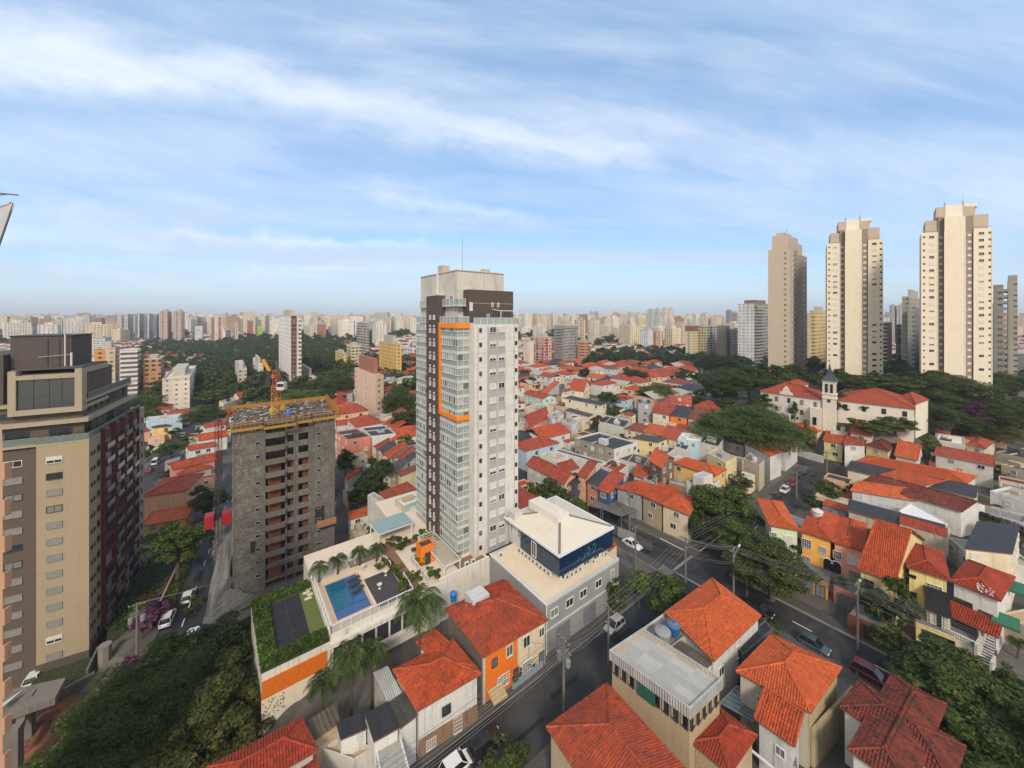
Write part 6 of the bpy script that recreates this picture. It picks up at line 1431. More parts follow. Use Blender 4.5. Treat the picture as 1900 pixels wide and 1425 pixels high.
H_('white house with a red hipped roof by the big tree',7.0,L=q(1472,422),N=q(1655,474),R=q(1728,425),roof='hip',rc='red',wc='white')
H_('brick red unrendered house with a red roof patch',9.6,L=q(1275,335),N=q(1400,350),R=q(1465,345),u=None,roof='flat',rc='red',wc='redpaint',parapet=.3)
H_('brick lean-to behind the grey three-storey house',7.6,L=q(1150,385),N=q(1215,395),u=8,roof='flat',rc='dark',wc='redpaint',parapet=.2,win=0)
H_('long cream two-storey building with a dark roof',7.6,L=q(393,352),N=q(705,415),R=q(755,400),roof='su',rc='black',wc='ivory',pitch=.12,caps=False,sp=4.5)
H_('dark open shed roof in front of the long cream building',4.0,L=q(400,455),N=q(600,510),R=q(640,495),roof='su',rc='dark',wc='white',pitch=.05,win=0,caps=False)
H_('pink house with a mottled red gable roof behind the tower',6.8,L=q(60,600),N=q(232,520),R=q(275,510),roof='gu',rc='red',wc='pink')if False else H_('pink house with a mottled red roof just right of the tower',6.8,L=q(55,520),N=q(100,600),R=q(270,520),roof='gu',rc='red',wc='pink')
H_('white house with a grey metal roof beside the pink house',6.6,N=q(290,545),L=q(250,500),R=q(385,500),roof='flat',rc='slab',wc='white',parapet=.3)
H_('pale house with a white garage near the bare tree',5.2,N=q(455,600),L=q(380,555),R=q(512,560),roof='flat',rc='slab',wc='white',parapet=.4)
H_('red roof over a pale green wall just right of the tower',6.2,L=q(50,318),N=q(215,362),R=q(332,350),roof='gv',rc='red',wc='mint')
H_('bright orange sloping roof with a white gable above the red roof',7.6,L=q(195,308),N=q(240,322),R=q(355,250),roof='su',rc='bright',wc='white',pitch=.2,win=0)
H_('orange roof with a skylight patch left of the terrace of gables',7.4,L=q(440,286),N=q(558,302),R=q(612,244),roof='gv',rc='orange',wc='ivory')
H_('white flat-roofed houses block under the orange skylight roof',5.4,L=q(370,330),N=q(470,345),R=q(520,320),roof='flat',rc='slab',wc='ivory',parapet=.4)
H_('cream roof terrace building below the pale green wall',5.2,L=q(60,440),N=q(180,480),R=q(300,440),roof='flat',rc='slab',wc='cream',parapet=.5)
H_('blue fronted house with an orange roof below the dark round tree',7.2,L=q(890,375),N=q(975,352),u=8,roof='hip',rc='red',wc='paleblue')
q=z5
H_('long low house with an orange back slope in the middle right',5.8,L=q(752,718),N=q(1515,868),F=q(842,680),roof='hip',rc='bright',wc='white',pitch=.3,det=2,win=0)
H_('long cream house under a black sheet roof in the middle right',5.2,L=q(693,768),N=q(1578,964),F=q(760,712),roof='gv',rc='black',wc='ivory',pitch=.25,win=0,caps=False)
H_('orange tiled roof strip in front of the black sheet roof',5.6,L=q(870,822),N=q(1210,890),F=q(1050,800),roof='su',rc='orange',wc='white',pitch=.25,win=0)
H_('long white-walled house with a dark brown tile roof',6.0,L=q(790,862),N=q(1480,1060),F=q(985,835),roof='gv',rc='brown',wc='white',pitch=.35,win=0)
H_('white house with an orange front roof left of the brown tile roof',5.4,L=q(720,915),N=q(1165,985),F=q(830,868),roof='gv',rc='bright',wc='lightgrey',pitch=.35,sp=5)
H_('yellow and white house with a balcony at the street corner',6.8,L=q(535,572),N=q(675,600),R=q(705,535),roof='su',rc='orange',wc='paleyellow',pitch=.25)
H_('white house with arched dark windows at the street corner',6.8,L=q(675,600),N=q(820,610),R=q(845,550),roof='su',rc='red',wc='white',pitch=.2)
H_('pale yellow house with a brown hipped roof',6.0,L=q(820,605),N=q(985,650),R=q(1075,560),roof='hip',rc='brown',wc='paleyellow')
H_('white house with an orange gable roof and arched door',5.4,L=q(1020,675),N=q(1180,712),R=q(1222,640),roof='gv',rc='bright',wc='white')
H_('two-storey house with a big faded red roof and a red porch',7.0,L=q(1290,668),N=q(1705,748),R=q(1700,690),F=None,roof='su',rc='red',wc='oldwhite',pitch=.12,sp=5)
H_('red painted porch block under the faded red roof',3.8,L=q(1255,720),N=q(1482,775),R=q(1500,730),roof='flat',rc='red',wc='salmon',parapet=.2)
H_('white flat-roofed house with a pale terrace near the wood',7.0,L=q(1310,582),N=q(1500,612),R=q(1495,560),u=None,roof='flat',rc='white',wc='oldwhite',parapet=.4,win=0)
H_('orange-red roof right of the pale terrace',7.0,L=q(1500,600),N=q(1640,632),R=q(1700,585),roof='hip',rc='red',wc='ivory')
H_('large dark grey sheet roof at the right edge',6.5,L=q(1712,655),N=q(1905,700),u=16,roof='flat',rc='black',wc='tan',parapet=.2,win=0)
H_('dark roof and brown wall at the right edge above the white walls',5.2,L=q(1745,740),N=q(1905,785),u=10,roof='flat',rc='dark',wc='beige',parapet=.2)
H_('white flat-roofed building with a dark gutter at the right edge',4.8,L=q(1670,930),N=q(1905,1000),u=9,roof='flat',rc='slab',wc='white',parapet=.6,sp=4.5)
H_('long white yard wall building behind the purple flowers',4.6,L=q(1400,1010),N=q(1905,1150),u=6,roof='flat',rc='concrete',wc='lightgrey',parapet=.5,win=0)
H_('orange hipped roof beside the street in front of the convent',5.2,L=q(300,455),N=q(500,520),R=q(605,470),roof='hip',rc='bright',wc='cream')
H_('orange roof strip right of the yellow conifer',5.8,L=q(510,440),N=q(640,485),R=q(668,450),roof='su',rc='orange',wc='grey',pitch=.2,win=0)
H_('orange gable roof with a white end near the black street wall',6.8,L=q(715,520),N=q(868,550),R=q(915,500),roof='gv',rc='bright',wc='white')
H_('flat cream roof with a skylight behind the corner houses',5.8,L=q(590,515),N=q(700,530),R=q(730,490),roof='flat',rc='slab',wc='oldwhite',parapet=.3,win=0)
hb=foot(4.2,L=q(960,495),N=q(1310,585),u=.6)
house('long black and brown street wall below the wood',4.0,fp=(hb[0],hb[1],hb[2],hb[3]),roof='flat',rc='dark',wc='stone',parapet=.05,win=0,name='boundary_wall',cat='wall')
hb=foot(2.4,L=(1410,815),N=(1527,847),u=.4)
house('white and brick street wall with a small gate beside the yellow conifer',2.4,fp=hb,roof='flat',rc='slab',wc='white',parapet=.05,win=0,name='boundary_wall',cat='wall')
H_('salmon red three-storey block with a dark flat roof',8.4,N=a3(1262,1222),L=a3(1150,1150),R=a3(1462,1190),roof='flat',rc='black',wc='salmon',parapet=.3,rows=2)
H_('white house with a dark flat roof beside the salmon block',7.0,N=a3(1468,1192),L=a3(1380,1115),R=a3(1682,1165),roof='flat',rc='black',wc='white',parapet=.3,win=0)
for i,(L_,N_,R__,rc,lb)in enumerate((((1478,1275),(1510,1300),(1640,1225),'red','first narrow red roof strip from the left below the white house'),((1525,1305),(1560,1335),(1690,1250),'black','narrow black roof strip in the row below the white house'),((1560,1350),(1620,1385),(1790,1265),'orange','orange roof in the middle of the row below the white house'),((1670,1370),(1720,1400),(1860,1300),'red','long red roof at the right of the row below the white house'),((1722,1405),(1770,1430),(1875,1345),'black','black roof at the right end of the row beside the tower'))):
 H_(lb,5.6,L=a3(*L_),N=a3(*N_),R=a3(*R__),roof='gu',rc=rc,wc='cream',pitch=.3)
H_('beige house with a dark hipped roof left of the tower',6.2,N=a4(1640,312),L=a4(1560,282),R=a4(1800,185),roof='su',rc='dark',wc='beige',pitch=.2)
H_('pale house with a dark roof ending behind the tower glass',6.0,N=a4(1725,300),L=a4(1690,270),R=a4(1890,235),roof='hip',rc='old',wc='cream',win=0)
H_('white house with a long red roof and blue panel beside the tower',7.6,N=a4(1642,548),L=a4(1535,462),R=a4(1895,440),roof='sv',rc='red',wc='beige',pitch=.05,win=1)
H_('mint green box house with a white roof beside the tower',7.8,N=a4(1752,575),L=a4(1678,517),R=a4(1905,520),roof='flat',rc='white',wc='green',parapet=.25,wu='beige')
H_('white balcony house with a pale sloping roof left of the mint house',6.6,N=a4(1625,590),L=a4(1435,475),R=a4(1680,560),roof='flat',rc='slab',wc='white',parapet=.25)
H_('white house under a bright red-orange roof behind the pool',5.6,L=a4(1252,618),N=a4(1275,686),R=a4(1522,612),roof='hip',rc='bright',wc='white',pitch=.2)
H_('grey paved roof terrace with a railing behind the pool',3.0,N=a4(1415,910),L=a4(1375,860),R=a4(1750,800),roof='flat',rc='grey',wc='lightgrey',parapet=.4,win=0)
H_('slatted cream shed roof behind the pool',2.6,N=a4(1345,860),L=a4(1275,760),R=a4(1500,790),roof='flat',rc='greysheet',wc='beige',parapet=.1,win=0)
H_('small old house with a red roof among the dark trees',4.5,N=a4(1255,335),L=a4(1225,308),R=a4(1385,265),roof='su',rc='red',wc='ivory',pitch=.1)
H_('white building beside the street trees left of the salmon block',6.0,N=a3(1160,1260),L=a3(1150,1200),R=a3(1270,1215),roof='flat',rc='slab',wc='white',parapet=.3)
H_('peach house block with a stained wall and red roof behind the left tower',8.2,N=a1(1022,1362),R=a1(1318,1325),L=a1(1025,1280),v=12,roof='hip',rc='red',wc='peach',win=0,pitch=.3)if False else H_('peach house with a stained blank wall and red roof, seen past the left tower',8.0,N=(262,921),R=(349,909),v=13,roof='hip',rc='red',wc='peach',win=0,pitch=.3)
H_('small yellow house with an orange roof next to the leafy street tree',5.0,N=(262,976),R=(346,962),v=6,roof='sv',rc='bright',wc='yellow',pitch=.35,win=1)
H_('dark flat roofed garage below the small yellow house',2.6,N=(262,1002),R=(292,996),v=5,roof='flat',rc='black',wc='white',parapet=.2,win=0)
H_('long pink warehouse with a bright pink roof',6.2,L=a1(1185,1150),N=a1(1215,1185),R=a1(1528,1112),roof='gu',rc='red',wc='pink',pitch=.45,win=0)
H_('red roofed house in front of the pink warehouse',4.6,N=a1(1255,1230),L=a1(1225,1190),R=a1(1500,1165),roof='hip',rc='red',wc='oldwhite',win=0)
H_('white house with a red roof behind the pink warehouse',5.8,N=a1(1330,1050),L=a1(1300,1030),R=a1(1530,1015),roof='gu',rc='red',wc='white')
H_('red roofed row house beside the hoist mast',5.8,N=a1(1400,980),L=a1(1380,950),R=a1(1610,945),roof='gu',rc='orange',wc='white',win=0)
H_('white walled house with a dark red roof beside the street',6.4,N=a1(1440,890),L=a1(1425,870),R=a1(1610,860),roof='gu',rc='red',wc='white')
H_('bright yellow house with white windows seen past the left tower',6.6,N=a1(1075,890),L=a1(1062,880),R=a1(1215,875),roof='hip',rc='black',wc='yellow',caps=False)
H_('pale grey warehouse with a white roof seen past the left tower',6.2,N=a1(1030,840),L=a1(1035,815),R=a1(1285,815),roof='flat',rc='metal',wc='paleblue',parapet=.3,win=0)
H_('peach yellow low house left of the bright yellow house',5.0,N=a1(1010,915),R=a1(1065,905),v=8,roof='hip',rc='red',wc='peach',win=0)
H_('white house with a red roof below the pale apartment block',6.0,N=a1(1150,800),L=a1(1160,785),R=a1(1340,785),roof='gu',rc='red',wc='white',win=0)
H_('cream low building behind the unfinished roof',7.0,N=a3(165,905),L=a3(125,880),R=a3(300,862),roof='flat',rc='slab',wc='cream',parapet=.3,win=0)
H_('white house row with red roof behind the unfinished roof',6.0,N=a3(305,855),L=a3(240,830),R=a3(560,800),roof='gu',rc='red',wc='ivory')
H_('orange-red roofed house right of the unfinished roof',6.2,N=a3(1170,925),L=a3(1075,880),R=a3(1265,860),roof='hip',rc='red',wc='white',win=0)
H_('white house with red roof up the slope left of the pink tower',6.2,N=a3(1180,820),L=a3(1110,812),R=a3(1310,790),roof='gu',rc='red',wc='white')
H_('old red roof and yard below the pink tower',4.5,N=a3(1160,1090),L=a3(1150,1060),R=a3(1465,1050),roof='gu',rc='red',wc='oldwhite',win=0)
H_('white walled red roof house right of the pink tower',5.4,N=a3(1590,800),L=a3(1580,770),R=a3(1700,775),roof='gu',rc='red',wc='white',win=0)
H_('white flat building with a red strip below the yellow tower',6.2,N=a3(1600,712),L=a3(1580,690),R=a3(1725,700),roof='flat',rc='red',wc='white',parapet=.3)
rk=random.Random(15)
for lb,H,rf in MIDH:
 A=H['A'];s0,s1=rk.uniform(.3,.7),rk.uniform(.3,.7);p=A(H['W']*s0,H['D']*s1);t=H['t'];o_=H['org'];z=H['z'];short=' '.join(lb.split()[:7])
 if rf=='flat' and H['W']>4 and H['D']>4:
  if rk.random()<.5:
   w_=rk.choice([((.02,.10,.26),'blue'),((.30,.31,.31),'grey'),((.5,.48,.44),'cream')]);mb=MB();mb.lathe([(0,0),(.62,0),(.72,1.1),(.76,1.15),(.2,1.4),(0,1.4)],12);o=mb.build('water_tank',plain(w_[0],.5,name='tank_plastic'),None,(0,0,0),(*p,z+.01));tag(o,f'{w_[1]} water tank on top of the {short}','water tank')
  mb=MB();a_,b_=H['W']*rk.uniform(.15,.5),H['D']*rk.uniform(.15,.5);mb.box(a_,a_+rk.uniform(1.2,2.6),b_,b_+rk.uniform(1.2,3),z,z+rk.uniform(.5,1.9),0,A);mb.build('roof_box',rk.choice([W('oldwhite'),W('tan'),FL['dark'](),W('grey')]),t,o_)
  mb=MB();b_=H['D']*rk.uniform(.5,.8);mb.box(.4,H['W']-.4,b_,b_+.12,z,z+.3,0,A);mb.build('roof_upstand',W('oldwhite'),t,o_)
 if rk.random()<.6:
  zt=z+(.3 if rf=='flat' else min(H['W'],H['D'])*.2);mb=MB();mb.bar((*p,zt-.6),(*p,zt+2.2),.05,.05)
  for k in range(4):mb.bar((p[0]-.5+k*.08,p[1],zt+1.3+k*.25),(p[0]+.5-k*.08,p[1],zt+1.3+k*.25),.03,.03)
  mb.build('antenna',METAL,t,o_)
# ---------------------------------------------------------------- convent with its bell tower
def build_convent():
 z=19.5;q=z5
 cream=paint((.66,.60,.50),.8,.35,.06);org0=G(*q(530,420),z=12.3);gb=ground(org0.x,org0.y)-1.5
 t=thing('convent','long cream convent with red tile roofs and a front of arched windows','convent',(org0.x,org0.y,gb));org=(org0.x,org0.y,gb)
 def wing(N=None,L=None,R=None,F=None,u=None,v=None,kind='hip',zz=z,pitch=.42,win=True,rows=2,st='dark',name='wing',sp=3.4):
  n,U,V,z_=foot(0,N,L,R,F,u,v,zz);OCC.append((n.x,n.y,n,U,V));eu,ev=U.normalized(),V.normalized();W_,D=U.length,V.length;f=frm(n,eu,ev)
  mb=MB();mb.box(.4,W_-.4,.4,D-.4,gb,z_-.02,0,f);w=mb.build(name,cream,t,org)
  mb=MB();mb.box(.3,W_-.3,.3,D-.3,z_-.45,z_-.1,0,f);mb.box(.33,W_-.33,.33,D-.33,z_-4.2,z_-4.0,0,f);mb.build('string_course',paint((.70,.64,.52),.8,.2),w,org)
  make_roof(t,n,eu,ev,W_,D,z_,kind,'red',pitch,org,0)
  if win:
   for face,ln,nn in(('V',W_,-ev),('U',D,-eu)):
    mid=Vector(f(W_/2,.4))if face=='V' else Vector(f(.4,D/2))
    if nn.dot(-mid)<=0:continue
    k=max(1,int(ln/sp))
    for i in range(k):
     s=(i+.5)/k;p=f(ln*s,.4)if face=='V' else f(.4,ln*s)
     for r in range(rows):put_window(w,*p,z_-3.0-r*3.9,nn,1.05,1.7,st,org=org)
  return f,W_,D,n,eu,ev
 A=wing(L=q(105,240),N=q(535,300),F=q(165,205),sp=3.6)
 wing(L=q(235,195),N=q(345,215),R=q(445,190),pitch=.5,zz=z+1.0,win=False)
 B_=wing(L=q(625,300),N=q(1165,362),F=q(680,245),sp=4.2,rows=1)
 wing(L=q(1020,285),N=q(1168,330),F=q(1110,258),zz=z+.6,win=False)
 f,W_,D,n,eu,ev=A
 mb=MB();c=D*.55
 prof=[(-2.4,0),(-2.2,1.4),(-1.3,1.7),(-1.0,2.9),(-.5,3.6),(0,4.0),(.5,3.6),(1.0,2.9),(1.3,1.7),(2.2,1.4),(2.4,0)]
 for a in(.15,.6):mb.face([(*f(a,c+p[0]),z-.5+p[1])for p in prof])
 for i in range(len(prof)-1):mb.face([(*f(.15,c+prof[i][0]),z-.5+prof[i][1]),(*f(.15,c+prof[i+1][0]),z-.5+prof[i+1][1]),(*f(.6,c+prof[i+1][0]),z-.5+prof[i+1][1]),(*f(.6,c+prof[i][0]),z-.5+prof[i][1])])
 mb.build('ornate_gable',cream,t,org)
 mb=MB();mb.box(-2.2,.4,.2,D*.17,gb,z-3.2,0,f);e=mb.build('chapel_front',cream,t,org)
 put_window(e,*f(-2.2,D*.09),gb+2.2,-eu,1.5,2.8,'open',org=org)
 P=Vector(G(*q(583,400),z=14)[:2]);fx=frm(P,eu,ev);w=2.0;zt=z+7.6
 bt=mb=MB();mb.box(-w,w,-w,w,gb,zt,0,fx);tw=mb.build('bell_tower',cream,t,org)
 mb=MB()
 for zz in(zt-.5,z+2.4,z+.8):mb.box(-w-.22,w+.22,-w-.22,w+.22,zz,zz+.35,0,fx)
 mb.build('string_course',paint((.70,.64,.52),.8,.2),tw,org)
 for s in(-.75,.75):
  for nn,p in((-ev,fx(s,-w)),(-eu,fx(-w,s))):put_window(tw,*p,z+3.2,nn,.75,3.1,'open',org=org)
 for nn,p in((-ev,fx(0,-w)),(-eu,fx(-w,0))):put_window(tw,*p,z-.4,nn,.9,.9,'dark',org=org)
 mb=MB();rings=((w+.5,0),(w*.72,1.3),(w*.42,2.4),(w*.20,4.3),(.05,6.4))
 for i in range(len(rings)-1):
  (ra,za),(rb,zb_)=rings[i],rings[i+1]
  for k in range(4):
   a=[(-1,-1),(1,-1),(1,1),(-1,1)];p,q_=a[k],a[(k+1)%4]
   mb.face([(*fx(p[0]*ra,p[1]*ra),zt+za),(*fx(q_[0]*ra,q_[1]*ra),zt+za),(*fx(q_[0]*rb,q_[1]*rb),zt+zb_),(*fx(p[0]*rb,p[1]*rb),zt+zb_)])
 sp_=mb.build('spire',paint((.055,.058,.07),.6,.4),tw,org)
 mb=MB();mb.tube([(P.x,P.y,zt+6.3),(P.x,P.y,zt+8.0)],.08,5);mb.bar((P.x-.45,P.y,zt+7.5),(P.x+.45,P.y,zt+7.5),.12,.12);mb.build('cross',METAL,sp_,org)
 mb=MB();pq=foot(2.8,L=z5(150,362),N=z5(310,400),u=.5)
build_convent()
hb=foot(3.0,L=z5(150,358),N=z5(312,395),u=.5)
house('white garden wall in front of the convent',3.0,fp=hb,roof='flat',rc='slab',wc='white',parapet=.05,win=0,name='garden_wall',cat='wall')
# ---------------------------------------------------------------- cars
def car_meshes(kind):
 L_,W_,Hb,Hc=dict(hatch=(4.0,1.75,.82,1.50),sedan=(4.5,1.78,.80,1.45),suv=(4.4,1.85,.95,1.70),van=(5.0,1.95,1.0,2.15),pickup=(5.2,1.9,.95,1.75))[kind]
 def ring(x,w,z0,z1,r=.10):return[(x,-w/2,z0),(x,-w/2,z1-r),(x,-w/2+r,z1),(x,w/2-r,z1),(x,w/2,z1-r),(x,w/2,z0)]
 def loft(mb,rs,m=0):
  for i in range(len(rs)-1):
   for k in range(5):mb.face([rs[i][k],rs[i][k+1],rs[i+1][k+1],rs[i+1][k]],m,smooth=False)
   mb.face([rs[i][0],rs[i+1][0],rs[i+1][5],rs[i][5]],m)
  mb.face(rs[0],m);mb.face(rs[-1][::-1],m)
 b=MB();h=L_/2;nose=.62 if kind!='van' else.8
 loft(b,[ring(-h,W_*.82,.32,Hb*.80),ring(-h+.18,W_*.95,.24,Hb*.95),ring(-h+.8,W_,.22,Hb),ring(h*.35,W_,.22,Hb),ring(h*.62,W_*.98,.22,Hb*.93),ring(h-.2,W_*.93,.24,Hb*.80),ring(h,W_*.78,.32,nose)])
 c0,c1,c2,c3={'hatch':(-h+.12,-h+.55,.25,1.05),'sedan':(-h+.75,-h+1.35,.25,1.0),'suv':(-h+.1,-h+.4,.3,1.1),'van':(-h+.08,-h+.2,1.2,2.0),'pickup':(-.45,-.2,.55,1.25)}[kind]
 def cab(x,w,z):return[(x,-w/2,Hb-.03),(x,-w/2,z),(x,w/2,z),(x,w/2,Hb-.03)]
 g=MB();wb,wt=W_*.94,W_*.76
 P=[(c0,wb,Hb-.03),(c1,wt,Hc-.04),(c2,wt,Hc-.04),(c3,wb,Hb-.03)]
 q=lambda i,s:(P[i][0],s*P[i][1]/2,P[i][2])
 for s in(-1,1):g.face([q(0,s),q(1,s),q(2,s),q(3,s)])
 g.face([q(0,-1),q(0,1),q(1,1),q(1,-1)]);g.face([q(3,-1),q(3,1),q(2,1),q(2,-1)])
 b.prism([(c1-.05,-wt/2-.02),(c2+.05,-wt/2-.02),(c2+.05,wt/2+.02),(c1-.05,wt/2+.02)],Hc-.05,Hc)
 for s in(-1,1):
  for(i,j)in((0,1),(2,3)):b.bar(Vector(q(i,s))+Vector((0,s*.012,0)),Vector(q(j,s))+Vector((0,s*.012,0)),.07,.06)
  xm=(c1+c2)/2-.1;b.bar((xm,s*(wb/2+.0),Hb-.03),(xm,s*(wt/2+.02),Hc-.04),.08,.05)
  b.bar((c3-.25,s*(W_/2+.12),Hb+.05),(c3-.10,s*(W_/2+.12),Hb+.05),.16,.12)
 w=MB();r=.31 if kind not in('suv','pickup','van')else.35
 pts=[(0,-.11),(r*.62,-.11),(r*.62,-.09),(r,-.10),(r,.10),(r*.62,.09),(r*.62,.11),(0,.11)]
 w.lathe(pts,16,smooth=False);w.v=[(x,z,y)for x,y,z in w.v];w.m=[1 if(i//16)in(0,1,5,6)else 0 for i in range(len(w.m))]
 lt=MB();lt.box(-.04,.04,-.17,.17,-.07,.07)
 mk=lambda m_,nm,mats:(lambda o:(o.data,bpy.data.objects.remove(o))[0])(m_.build(nm,mats))
 cg=plain((.012,.014,.017),.08,0,.8,'car_glass');ty=plain((.015,.015,.016),.9,name='tyre');rim=plain((.35,.35,.36),.35,.8,name='rim')
 return dict(body=mk(b,'body',[plain((.5,.5,.5),.25,name='car_paint')]),glass=mk(g,'window',cg),wheel=mk(w,'wheel',[ty,rim]),head=mk(lt,'headlight',plain((.7,.7,.68),.15,name='headlight_glass')),tail=mk(lt,'taillight',plain((.30,.01,.01),.3,name='taillight_red')),dims=(L_,W_,Hb,r))
CM={}
def carpaint(c):
 k=('car',c)
 if k not in MATS:
  m,nt,b=newmat('car_paint');b.inputs['Base Color'].default_value=(*c,1);b.inputs['Roughness'].default_value=.28;b.inputs['Coat Weight'].default_value=.5;b.inputs['Coat Roughness'].default_value=.08;b.inputs['Metallic'].default_value=.15;MATS[k]=m
 return MATS[k]
CCOL=dict(white=(.72,.72,.71),silver=(.42,.43,.44),black=(.012,.012,.014),red=(.28,.015,.02),burgundy=(.13,.008,.014),grey=(.10,.115,.125),teal=(.055,.075,.085),darkblue=(.02,.03,.06))
def car(px,py,d,kind,col,label,z=None,cat='car',group='cars parked in the streets',flip=False):
 if kind not in CM:CM[kind]=car_meshes(kind)
 M=CM[kind];L_,W_,Hb,r=M['dims'];p=G(px,py,.7);gz=ground(p.x,p.y)+.055 if z is None else z
 a=math.atan2(d[1],d[0])+(math.pi if flip else 0)
 t=thing('car' if kind not in('van','pickup')else kind,label,cat,(p.x,p.y,gz),a,group)
 bo=link('body',M['body'],t);bo.material_slots[0].link='OBJECT';bo.material_slots[0].material=carpaint(CCOL[col])
 link('window',M['glass'],t)
 for x in(-L_/2+.78,L_/2-.82):
  for s in(-1,1):link('wheel',M['wheel'],t,(x,s*(W_/2-.10),r))
 for s in(-1,1):link('headlight',M['head'],t,(L_/2-.06,s*W_*.28,Hb*.72));link('taillight',M['tail'],t,(-L_/2+.03,s*W_*.32,Hb*.74))
 return t
for args in((1140,1158,-U0,'hatch','silver','silver hatchback parked by the grey office block'),(1173,1008,-V0,'sedan','white','white saloon turning into the cross street past the glass office'),(1408,1130,-V0,'suv','black','black estate car parked by the orange corner house'),(1510,1194,-V0,'hatch','teal','grey-green car parked above the orange hipped roof'),(1618,1252,-V0,'suv','burgundy','dark red car parked at the kerb near the tall wooden pole'),(1370,972,-U0,'sedan','white','white car half hidden under the street trees'),(1420,937,-U0,'hatch','grey','dark car in the shade right of the big street tree'),(1456,908,-U0,'hatch','white','white hatchback in the parked row on the far street'),(1470,895,-U0,'hatch','red','red car in the parked row on the far street'),(1487,882,-U0,'hatch','darkblue','dark car at the far end of the parked row'),(1549,894,U0,'hatch','white','white car half behind the round street tree'),(901,1380,U0,'suv','black','black car parked at the bottom of the near street'),(848,1418,U0,'hatch','white','white car cut off by the bottom edge'),(349,1105,CD,'hatch','white','white car driving up the left street'),(311,1146,CD,'suv','white','white car driving beside the left tower garden'),(334,1196,CD,'sedan','white','white car half under the big dark tree'),(356,1178,CD,'hatch','white','white car parked beside the fenced yard in the left street'),(380,981,CD,'hatch','white','white car beside the red hoist cage'),(390,949,CD,'hatch','white','white car under the street tree behind the hoist'),(388,963,CD,'hatch','red','dark red car behind the red hoist cage'),(289,857,CD,'van','white','white van parked on the side street behind the left tower'),(277,872,CD,'hatch','red','small red car on the side street behind the left tower'),(340,806,CD,'hatch','white','white car climbing the side street'),(371,797,CD,'hatch','white','white car at the top of the side street'),(985,848,V0,'hatch','white','white car at the foot of the tower on the back street'),(1157,775,V0,'hatch','white','white car outside the grey three-storey house'),(1180,770,V0,'hatch','darkblue','dark car outside the grey three-storey house'),(66,1253,CD,'hatch','white','white car in the left tower yard')):
 px,py,d,*r_=args
 car(px,py,d,*r_,z=-10.4 if px==66 else None)
for i,(px,py)in enumerate(((1436,918),(1443,921))):
 p=G(px,py,.5);t=thing('motorcycle',['dark red motorcycle parked before the white hatchback','black motorcycle parked before the white hatchback'][i],'motorcycle',(p.x,p.y,ground(p.x,p.y)+.05),math.atan2(V0.y,V0.x)+.3*i)
 mb=MB()
 for x in(-.68,.68):
  mb2=MB();mb2.lathe([(.0,-.05),(.24,-.05),(.31,-.05),(.31,.05),(.24,.05),(0,.05)],14);mb2.v=[(x_+x,z_,y_+.31)for x_,y_,z_ in mb2.v];mb2.build('wheel',plain((.015,.015,.016),.9,name='tyre'),t)
 mb.bar((-.3,0,.55),(.35,0,.6),.22,.3);mb.bar((-.75,0,.85),(-.1,0,.80),.26,.1);mb.bar((.35,0,.95),(.68,0,.31),.07,.07);mb.bar((-.3,0,.5),(-.68,0,.31),.07,.07);mb.bar((.38,-.35,1.02),(.38,.35,1.02),.05,.05)
 mb.build('frame',plain([(.25,.01,.015),(.02,.02,.022)][i],.4,name='motorcycle_paint'),t)
